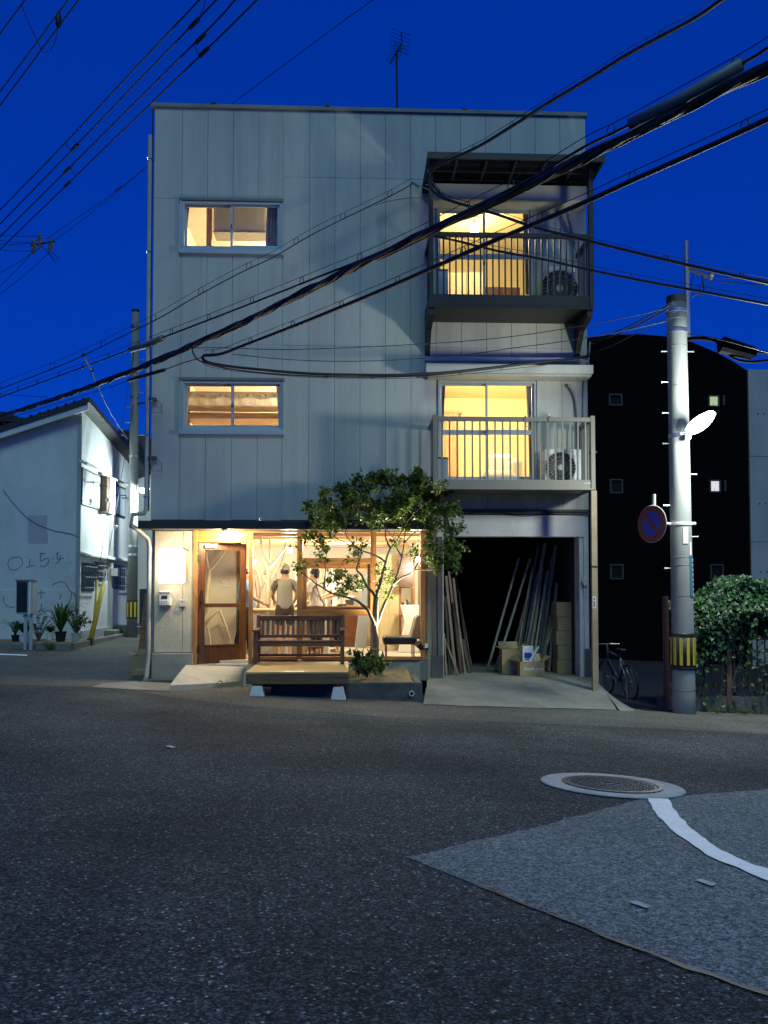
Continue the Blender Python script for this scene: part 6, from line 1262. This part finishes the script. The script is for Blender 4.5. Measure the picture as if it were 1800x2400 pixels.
# houses beyond
t = thing('tiled_house', 'dark tiled roof of a house rising behind the white house', 'house', (HX-6,HY+7,0)); p0 = on_y(-40,990,HY+5); p1 = on_y(66,988,HY+5); pk_ = on_y(8,964,HY+5)
MB().prism([(p0.x-6,HY+5,pk_.z-1.9),(p1.x,HY+5,p1.z),(p1.x,HY+5,p1.z-0.15),(p0.x-6,HY+5,pk_.z-2.1)],(0,4,0)).build('roof', m_tile, t); MB().prism([(pk_.x-2.2,HY+5.0,p1.z+0.0),(pk_.x,HY+5.0,pk_.z),(p1.x+0.1,HY+5.0,p1.z)],(0,4,0)).build('gable', m_tile, t); MB().box(p0.x-6,p1.x-0.4,HY+5.3,HY+9,-0.5,p1.z-0.2).build('wall', m_wplast, t)
YH2 = yend+1.2; t = thing('alley_house', 'pale house with dark hipped roof further down the alley', 'house', (HX,YH2+2,0)); a = on_y(300,1030,YH2); b = on_y(345,1030,YH2); zr1 = on_y(320,1050,YH2).z; zr0 = on_y(320,1088,YH2).z
MB().box(HX-4,HX+0.75,YH2+0.4,YH2+7,-0.2,zr0).build('wall', m_wplast, t)
MB().prism([(HX-4,YH2,zr0-0.1),(HX+1.1,YH2,zr0-0.1),(HX+1.25,YH2,zr1-0.1),(HX-0.6,YH2,on_y(290,1008,YH2).z),(HX-4,YH2,on_y(290,1008,YH2).z)],(0,7,0)).build('roof', m_tile, t)
MB().box(HX+0.751,HX+0.80,YH2+0.8,YH2+1.8,1.3,2.3).build('window', m_wdark, t); MB().box(HX-0.3,HX+0.35,YH2+0.34,YH2+0.399,on_y(330,1470,YH2).z,on_y(330,1380,YH2).z).build('window', m_wdark, t); MB().tube([(HX+0.55,YH2+0.35,0.2),(HX+0.55,YH2+0.35,zr0)],0.05,8).build('rain_pipe', m_pvc, t)
# glass fronted cabinet on posts
cg = on_g(62,1524); t = thing('notice_cabinet', 'glass fronted metal cabinet on two posts before the white house', 'cabinet', cg); cy_ = cg.y; x0, x1 = on_y(36,1400,cy_).x, on_y(66,1400,cy_).x; z0, z1 = on_y(50,1439,cy_).z, on_y(50,1360,cy_).z
MB().box(x0,x1+0.10,cy_+0.01,cy_+0.30,z0,z1).build('body', m_plast, t, bevel=0.006); MB().box(x0-0.03,x1+0.13,cy_-0.03,cy_+0.33,z1,z1+0.03).build('top', m_plast, t); MB().box(x0+0.03,x1-0.02,cy_-0.004,cy_+0.009,z0+0.04,z1-0.04).build('pane', M('cabinet_glass',(0.02,0.03,0.035),0.12,0.2,3), t); MB().box(x1+0.02,x1+0.06,cy_-0.01,cy_+0.009,z0,z1).build('door_edge', m_white, t)
for xx in (x0+0.20,x1+0.04): MB().box(xx-0.03,xx+0.03,cy_+0.08,cy_+0.14,G(xx,cy_)-0.1,z0).build('post', m_alu, t)
# kerb bed and pots before the house
kb = on_g(140,1532); MB_ = MB()
bx0_, bx1_ = on_g(30,1512).x, on_g(200,1516).x
st_k = thing('planting_bed', 'low kerbed bed of soil at the corner of the white house', 'bed', (HX-0.6,HY-1.0,0)); yk = on_g(120,1522).y
MB().box(HX-3.2,HX+0.35,yk,HY-0.03,zb0,G(HX-1,yk)+0.10).build('soil', m_soil, st_k); MB().box(HX-1.4,HX+0.45,yk-0.12,yk,zb0,G(HX-0.5,yk)+0.13).build('kerb', m_conc, st_k, bevel=0.02); MB().box(HX+0.35,HX+0.47,yk,HY+2.6,zb0,G(HX,HY)+0.12).build('kerb', m_conc, st_k, bevel=0.02)
def pot(label, px, pyb, pyt, y, m, hgt, wid, nst, seed, mleaf=m_leafd, big=1.0, grass=True, wpx=20):
    b = on_y(px,pyb,y); tp = on_y(px,pyt,y); r_ = wpx/2*(y-CAM.y)/2000; t = thing('flower_pot', label, 'plant pot', b); h_ = tp.z-b.z
    MB().lathe([(r_*0.72,0),(r_*0.95,h_*0.86),(r_*1.05,h_*0.86),(r_*1.05,h_),(r_*0.92,h_),(r_*0.9,h_*0.9)],b,20).build('pot', m, t, smooth=False); MB().lathe([(0.0,h_*0.9),(r_*0.9,h_*0.9)],b,20).build('soil', m_soil, t)
    return shrub('plant growing in the '+label, px, pyt+2, y, hgt, wid, nst, seed, mleaf, big, 'potted_plant', None, grass)
ypt = yk+0.5
pot('white pot behind the cabinet posts', 58,1506,1483,ypt,m_white,0.25,0.3,14,41,m_leafd,0.9,False,26); pot('white bucket beside the spiky plant', 117,1500,1482,ypt-0.1,m_white,0.15,0.2,8,42,m_leafd,0.7,False,16)
pot('dark pot left of the cabinet posts', 36,1507,1488,ypt+0.2,m_rub,0.45,0.42,30,43,m_leafd,1.2,True,18)
pot('dark tub of the large spiky plant', 142,1503,1480,ypt+0.1,m_rub,0.85,0.75,64,44,m_leafd,1.9,True,26); pot('grey stone pot at the house corner', 178,1503,1484,ypt+0.1,m_plast,0.55,0.45,20,45,m_leafd,0.8,False,22)
shrub('straggly dry shrub between the cabinet and the spiky plant', 90,1505,ypt+0.15,0.75,0.45,18,46,m_leafd,0.55,'garden_shrub'); shrub('tuft of grass at the kerb of the planting bed', 118,1527,yk-0.2,0.28,0.3,40,47,m_leaf,0.6,'grass_tuft',None,True)
# ------------------------------------------------------------------ alley pole, lamp, guy guards
AD = 24.6; ab = at_d(309,1493,AD); ab.z = G(ab.x,ab.y); at_ = on_y(311,728,ab.y); at_.x = ab.x
t = thing('utility_pole', 'slim concrete utility pole in the alley beside the white house', 'pole', ab); AH = at_.z-ab.z
MB().tube([ab-Vector((0,0,0.3)),ab.lerp(at_,0.5),at_],[0.152,0.13,0.105],20).build('shaft', m_pole, t, smooth=True); MB().lathe([(0.112,-0.05),(0.112,0.02),(0,0.03)],at_,20).build('cap', m_rub, t)
def az_(py): return on_y(309,py,ab.y).z
g0_, g1_ = az_(1450), az_(1407); MB().lathe([(0.16,0),(0.157,g1_-g0_)],(ab.x,ab.y,g0_),20).build('guard_sleeve', MATS['guard_black'], t)
for k in range(9): a = R(-90)+R(40)*k+R(3); MB().obox(Vector((ab.x+math.cos(a)*0.162,ab.y+math.sin(a)*0.162,(g0_+g1_)/2)),Vector((-math.sin(a),math.cos(a),0))*0.026,Vector((math.cos(a),math.sin(a),0))*0.004,Vector((0,0,(g1_-g0_)/2-0.05))).build('guard_stripe', m_yel, t)
for py in (760,800,843,880,920,955,990,1020): s_ = -1 if (py//10)%2 else 1; z = az_(py); MB().tube([(ab.x,ab.y,z),(ab.x+s_*0.26,ab.y,z)],0.014,6).build('step_bolt', m_steel, t)
for py in (765,930,1070,1280,1300): z = az_(py); MB().lathe([(0.142,-0.03),(0.142,0.03)],(ab.x,ab.y,z),20).build('band', m_steel, t)
z = az_(948); MB().bar((ab.x+0.1,ab.y-0.05,z),(ab.x+0.42,ab.y-0.05,z+0.06),0.05,0.05).build('bracket', m_dbronze, t); MB().lathe([(0.03,0),(0.05,0.04),(0.03,0.09)],(ab.x+0.42,ab.y-0.05,z+0.06),12).build('insulator', m_plast, t)
al = on_y(338,1150,ab.y-0.3); lt = thing('alley_lamp', 'lit white lamp on the alley pole beside the building corner', 'street lamp', al)
MB().ball(al,0.15,0.10,0.07,16,10).build('diffuser', m_slamp, lt, smooth=True); MB().tube([(ab.x+0.1,ab.y-0.05,al.z-0.05),(ab.x+0.22,ab.y-0.2,al.z+0.02),al+Vector((-0.10,0.02,0.05))],0.02,8).build('arm', m_steel, lt); MB().lathe([(0.16,0.05),(0.12,0.09),(0.0,0.10)],al,16).build('housing', m_plastw, lt)
point('alley_light', al+Vector((0.10,-0.15,-0.22)), 480, (0.80,1.0,0.97), 0.08, lt)
# guy wires with yellow guards
gb_ = on_g(210,1513); gt = on_y(243,1368,gb_.y+0.5); t = thing('guy_guard', 'yellow plastic guard tube on the guy wire at the alley mouth', 'guy guard', gb_)
MB().tube([gb_+Vector((0,0,0.02)),gt],0.062,10).build('tube', m_yel, t, smooth=True); gtop = Vector((ab.x,ab.y,az_(930))); MB().tube([gt,gtop],0.009,5).build('wire', m_black, t); g2 = on_y(228,1360,gb_.y+0.4); MB().tube([gb_+Vector((0.05,0.05,0.02)),g2],0.030,8).build('thin_tube', m_yel, t, smooth=True); MB().tube([g2,Vector((ab.x,ab.y,az_(800)))],0.008,5).build('wire', m_black, t)
for (a,b) in ((252,1172),(271,1236)):
    q = on_y(a,b,gb_.y+1.6); MB().lathe([(0.03,-0.06),(0.055,-0.03),(0.055,0.03),(0.03,0.06)],q,12).build('strain_insulator', m_plastw, t, smooth=True)
MB().lathe([(0.068,0),(0.07,0.18)],gb_,12).build('foot', m_rub, t)
# ------------------------------------------------------------------ overhead cables (each hangs between the alley pole and poles out of view)
def zdep(px, a, b): u = (px-a[0])/(b[0]-a[0]); return 1.0/((1/a[1])+((1/b[1])-(1/a[1]))*u)
def cpath(pts, a, b, per=6): return spline([at_d(x, y, zdep(x,a,b)) for x, y in pts], per)
def cable(name, label, pts, a, b, r, hooks=None, mess=None, m=m_black, cat='cable', wraps=0, n=8):
    P = cpath(pts, a, b); t = thing(name, label, cat, P[0]); MB().tube(P, r, n).build('line', m, t, smooth=True)
    L = [0]
    for i in range(len(P)-1): L.append(L[-1]+(P[i+1]-P[i]).length)
    def at(s):
        for i in range(len(P)-1):
            if s <= L[i+1]: return P[i].lerp(P[i+1],(s-L[i])/max(1e-6,L[i+1]-L[i])), (P[i+1]-P[i]).normalized()
        return P[-1], (P[-1]-P[-2]).normalized()
    if mess:
        Q = [p+Vector((0,0,mess*(0.35+0.65*abs(math.sin(k*0.35))))) if 0 < k < len(P)-1 else p+Vector((0,0,mess*0.4)) for k, p in enumerate(P)]
        Q = [p+Vector((0,0,mess)) for p in P]; MB().tube(Q, 0.0045, 5).build('messenger_wire', m_black, t)
    if hooks:
        s = hooks*0.5
        while s < L[-1]:
            c, d = at(s); sd = d.cross(Vector((0,0,1))).normalized(); rr = max(r+0.012,(mess or 0.05)*0.55); cc = c+Vector((0,0,(mess or 0.04)*0.45))
            MB().tube([cc+(d*math.cos(q)*rr*0.8+Vector((0,0,1))*math.sin(q)*rr) for q in [R(120)+R(300)*k/9 for k in range(10)]],0.006,5).build('hanger_hook', m_black, t)
            s += hooks
    if wraps:
        rw = random.Random(len(pts)*7)
        for k in range(wraps):
            ph = rw.uniform(0,6.28); rr = r*rw.uniform(0.6,1.25); W = []; ns = len(P)*3
            for i in range(ns):
                c, d = at(L[-1]*i/(ns-1)); sd = d.cross(Vector((0,0,1))).normalized(); u2 = sd.cross(d); ang = ph+i*0.11+0.5*math.sin(i*0.37+ph); W.append(c+sd*math.cos(ang)*rr+u2*math.sin(ang)*rr*rw.uniform(0.92,1.08))
            MB().tube(W, r*rw.uniform(0.14,0.36), 6).build('strand', m_black, t, smooth=True)
    return t
Ca, Cb = (350,14.0), (1800,6.5)
cable('cable_bundle', 'thickest twisted bundle of black cables slanting across the whole facade', [(1900,110),(1800,160),(1687,214),(1524,294),(1388,361),(1247,430),(1117,494),(1025,534),(900,594),(727,677),(586,749),(450,809),(320,866),(217,904),(108,942),(-30,985)], Ca, Cb, 0.036, None, None, wraps=8, n=10)
t = cable('sleeved_cable', 'cable with grey protective sleeves running just above the twisted bundle', [(1900,55),(1800,112),(1738,150),(1478,291),(1372,343),(1274,402),(1209,437),(1100,490),(960,560),(841,612),(759,644),(618,700),(434,771),(304,820),(211,855),(98,896),(-30,942)], Ca, Cb, 0.014, 1.15, 0.09)
m_slv = M('grey_sleeve',(0.15,0.17,0.16),0.5,0.1,4)
for (a, b) in (((1740,150),(1477,291)),((381,792),(306,819))):
    p, q = at_d(*a,zdep(a[0],Ca,Cb)), at_d(*b,zdep(b[0],Ca,Cb)); MB().tube([p,p.lerp(q,0.5)-Vector((0,0,0.02)),q],0.053,14).build('sleeve', m_slv, t, smooth=True)
p, q = at_d(385,867,13.5), at_d(318,886,14.2)
cable('loop_cable', 'black cable that doubles back in a tight loop before the lower left window', [(1900,230),(1800,279),(1646,350),(1475,426),(1350,483),(1133,575),(943,659),(857,696),(700,760),(589,803),(520,829),(478,833)], Ca, Cb, 0.024, 1.0, 0.08)
cable('service_cable', 'black double cable sagging level across the facade to the right corner', [(474,834),(482,847),(520,856),(586,864),(732,876),(900,879),(1000,876),(1087,869),(1220,854),(1300,845),(1381,834)], (474,12.75), (1381,15.25), 0.022, 0.8, -0.06)
cable('service_cable', 'thin slack cable hanging just under the level double cable', [(450,812),(455,832),(478,850),(560,868),(700,880),(860,884),(1000,880),(1120,868),(1250,852),(1378,838)], (450,12.9), (1378,15.25), 0.011)
cable('drop_cable', 'thick service cable from the upper right bending down onto the canopied balcony', [(1790,-60),(1692,0),(1627,44),(1478,124),(1388,180),(1288,240),(1198,297),(1122,343),(1060,372),(1020,393),(1006,410),(1010,440),(1030,460),(1063,473),(1101,484)], (1006,14.0), (1800,8.8), 0.024, 0.9, 0.07)
cable('branch_cable', 'cable leaving the upper balcony post and running down right past the pole top', [(1000,395),(1020,440),(1050,468),(1101,484),(1166,503),(1258,534),(1388,567),(1518,599),(1660,632),(1800,663),(1900,684)], (1006,14.0), (1800,10.5), 0.022, 1.1, 0.06)
cable('branch_cable', 'lower cable leaving the upper balcony rail and running right to the frame edge', [(1016,553),(1068,564),(1166,588),(1263,606),(1383,633),(1516,660),(1648,684),(1800,713),(1900,732)], (1016,14.1), (1800,10.5), 0.018, 1.1, 0.07)
cable('hooked_cable', 'thin cable in open wire hooks from the canopy corner down to the left', [(967,431),(940,446),(900,467),(786,522),(720,556),(640,603),(560,641),(456,697),(374,745),(287,788),(163,848),(5,910),(-60,935)], (967,15.0), (350,14.6), 0.010, 0.95, 0.11)
cable('orange_wire', 'thin reddish wire from the canopy post to the left across the wall', [(1015,465),(960,464),(900,474),(880,482)], (1015,14.2), (880,15.05), 0.006, m=M('red_wire',(0.35,0.08,0.03),0.6))
cable('thin_wire', 'thin wavy wire crossing the facade above the level double cable to the pole', [(448,816),(520,815),(640,819),(760,817),(900,811),(1084,800),(1250,782),(1450,748),(1566,722)], (448,12.9), (1566,12.6), 0.006)
cable('thin_wire', 'second thin wavy wire crossing the facade just over the double cable', [(545,830),(620,838),(700,844),(800,847),(900,845),(960,842),(1087,832),(1200,816),(1322,800),(1450,778),(1566,752)], (545,12.9), (1566,12.6), 0.006)
for k, (a, b) in enumerate((((1384,800),(1567,716)),((1386,806),(1567,724)))):
    cable('pole_cable', ('upper','lower')[k]+' of the paired cables from the building corner up to the thick pole', [a,((a[0]+b[0])/2,(a[1]+b[1])/2+6),b], (1384,15.2), (1567,12.5), 0.012)
cable('pole_cable', 'single cable passing in front of the black roof to the thick pole', [(1375,830),(1430,812),(1500,776),(1566,745)], (1375,15.3), (1566,12.5), 0.008)
# short sleeved stub left of the building
t = thing('cable_stub', 'short black sleeved cable end beside the alley pole', 'cable', q); MB().tube([p,q,at_d(300,892,14.4)],0.03,12).build('sleeve', m_black, t, smooth=True); MB().tube([p,at_d(430,850,13.0),at_d(474,838,12.75)],0.008,6).build('wire', m_black, t)
# high lines over the left
HA = lambda x, y: at_d(x, y, 9.6*2000/(1390-y))
def high(label, pts, r=0.014, lumps=()):
    P = [HA(*q) for q in pts]; mid = spline(P,6); t = thing('overhead_line', label, 'wire', P[0]); MB().tube(mid,r,6).build('line', m_black, t)
    for (a,b) in lumps: c = HA(a,b); d = (mid[-1]-mid[0]).normalized(); MB().tube([c-d*0.15,c+d*0.15],r*2.4,6).build('splice', m_black, t)
    return t
hl = ['topmost of the four close overhead lines crossing above the roof corner','second of the four close overhead lines above the roof corner','third of the four close overhead lines above the roof corner','lowest of the four close overhead lines, touching the roof corner in view']
H4 = [[(520,-50),(467,0),(157,331),(7,485),(-40,533)],[(560,-52),(507,0),(176,344),(7,518),(-40,566)],[(602,-50),(551,0),(470,87),(157,399),(7,548),(-40,597)],[(650,-48),(602,0),(478,122),(184,407),(7,578),(-40,625)]]
for k in range(4): high(hl[k], H4[k], 0.016, [[],[(455,55),(176,344)],[(470,90),(157,399)],[(478,122),(158,432)]][k])
for k, pts in enumerate(([(157,331),(158,345),(168,350),(176,344)],[(170,387),(168,400),(178,410),(184,405)],[(457,95),(458,112),(466,126),(476,124)],[(481,0),(478,18),(470,32)])):
    P = [HA(a,b) for a,b in pts]; tag(MB().tube(spline(P,5),0.008,5).build('jumper_wire', m_black), 'small slack jumper loop between two of the close overhead lines', 'wire', 'jumper loops on the overhead lines')
high('single fine wire slanting from the top edge down across the roof corner', [(930,-30),(873,0),(542,244),(358,380),(277,445),(200,498),(108,561)], 0.007, [(277,443)])
high('second fine wire joining the insulator cluster from the roof corner', [(352,385),(277,448),(200,510),(130,562)], 0.006)
for k, pts in enumerate(([(75,-20),(44,20),(7,70),(-30,120)],[(180,-25),(160,0),(7,206),(-30,255)],[(205,-25),(184,0),(7,238),(-30,287)])): high(('outermost','inner','middle')[k]+' of the three lines crossing the top left corner of the sky', pts, 0.013)
for pts in ([(50,12),(70,60),(98,118)],[(137,50),(130,95),(115,120),(98,120)]): tag(MB().tube(spline([HA(a,b) for a,b in pts],6),0.007,5).build('jumper_wire', m_black), 'long slack jumper wire hanging between the top left lines', 'wire', 'jumper wires at the top left')
c = HA(137,50); tag(MB().lathe([(0.02,-0.12),(0.05,-0.05),(0.05,0.08),(0.02,0.16)],c,10).build('line_clamp', m_black, smooth=True), 'dark clamp on the top left lines where the long jumper starts', 'clamp')
# insulator cluster
IC = [(94,557),(80,570),(95,572),(78,585),(122,567),(118,580)]
t = thing('insulator_cluster', 'cluster of brown insulators where lines end at the left of the sky', 'insulators', HA(98,572)); m_ins = M('brown_insulator',(0.16,0.13,0.09),0.35,0.2,8)
for (a,b) in IC: MB().lathe([(0.04,-0.10),(0.07,-0.08),(0.04,-0.03),(0.07,0.0),(0.04,0.04),(0.06,0.07),(0.02,0.11)],HA(a,b),12).build('insulator', m_ins, t, smooth=True)
MB().tube([HA(72,575),HA(128,566)],0.025,8).build('crossbar', m_dbronze, t)
for (a,b,c2,d2) in ((94,553,-20,548),(80,568,-20,560),(78,570,-20,570),(78,588,-20,582),(95,580,-20,650),(78,590,-10,680),(110,582,130,618),(100,580,138,612),(118,585,140,605),(118,590,0,690)): MB().tube(spline([HA(a,b),HA((a+c2)/2,(b+d2)/2+3),HA(c2,d2)],5),0.009,5).build('tail_wire', m_black, t)
# bright spiral guard on the left wire
t = thing('spiral_guard_wire', 'pale spiral guarded drop wire from the hooked cable down to the alley pole', 'cable', at_d(197,832,14.4)); P = spline([at_d(a,b,14.4+(a-197)*0.097) for a,b in ((197,832),(205,850),(215,868),(222,888),(232,910),(245,940),(258,965),(270,985),(285,1008),(300,1030))],5)
MB().tube(P,0.012,6).build('wire', m_black, t); W = [p+Vector((math.cos(i*1.1)*0.013,0,math.sin(i*1.1)*0.013)) for i,p in enumerate(P)]; MB().tube(W,0.008,5).build('spiral', m_steel, t)
for (a,b) in ((197,832),(215,868),(287,1018)): MB().ball(at_d(a,b,14.4+(a-197)*0.097),0.04,0.04,0.035,8,6).build('terminal', m_black, t)
cable('thin_wire', 'fine low wire running left under the twisted bundle beyond the alley pole', [(300,893),(217,920),(120,950),(5,985),(-30,995)], (350,14.0), (-30,17), 0.006)
cable('thin_wire', 'fine wire from the left edge to the terminal box on the bundle', [(-20,922),(60,928),(112,931)], (112,16), (-20,17.5), 0.005)
# right of the thick pole: lines and a black splice case
D2 = 12.2
for k, pts in enumerate(([(1672,650),(1730,652),(1800,655),(1880,660)],[(1676,660),(1740,664),(1800,668),(1880,674)],[(1614,783),(1680,794),(1760,815),(1880,850)])): cable('thin_wire', ('upper thin wire leaving the crossarm to the right','lower thin wire leaving the crossarm to the right','fine wire over the black splice case')[k], pts, (1600,12.4), (1880,11.4), 0.007)
for k, pts in enumerate(([(1662,652),(1640,672),(1618,690)],[(1672,658),(1650,680),(1620,697)],[(1645,645),(1650,690),(1640,690)],[(1625,642),(1620,665),(1616,682)])): tag(MB().tube(spline([at_d(a,b,12.2) for a,b in pts],5),0.007,5).build('lead_wire', m_black), 'thin lead wire between the crossarm and the steel bar on the pole', 'wire', 'lead wires at the pole top')
t = thing('splice_case', 'large black cable splice case hanging right of the thick pole', 'splice case', at_d(1725,815,D2)); MB().tube([at_d(1684,805,D2),at_d(1690,808,D2),at_d(1762,828,D2),at_d(1772,830,D2)],[0.05,0.125,0.10,0.04],12).build('case', m_blk, t)
MB().tube(spline([at_d(a,b,D2) for a,b in ((1612,795),(1640,793),(1670,797),(1690,806))],5),0.03,8).build('cable_in', m_blk, t); MB().tube(spline([at_d(a,b,D2) for a,b in ((1768,824),(1800,828),(1880,845))],5),0.025,8).build('cable_out', m_blk, t); MB().tube(spline([at_d(a,b,D2) for a,b in ((1690,812),(1720,840),(1755,848),(1800,845),(1880,838))],5),0.02,8).build('lower_cable', m_blk, t)
# anchor fitting at the canopy corner
c = on_y(967,430,-0.25); t = thing('cable_anchor', 'steel wire anchor with insulators at the left of the canopy', 'anchor', c); MB().tube([c,on_y(995,440,-0.5),on_y(1010,447,-0.85)],0.010,6).build('rod', m_steel, t)
for k in range(3): MB().lathe([(0.012,-0.03),(0.03,0),(0.012,0.03)],on_y(967+6*k,428+4*k,-0.25),10).build('insulator', m_steel, t)
MB().tube([c,on_y(962,432,-0.02)],0.010,6).build('wall_stay', m_steel, t)
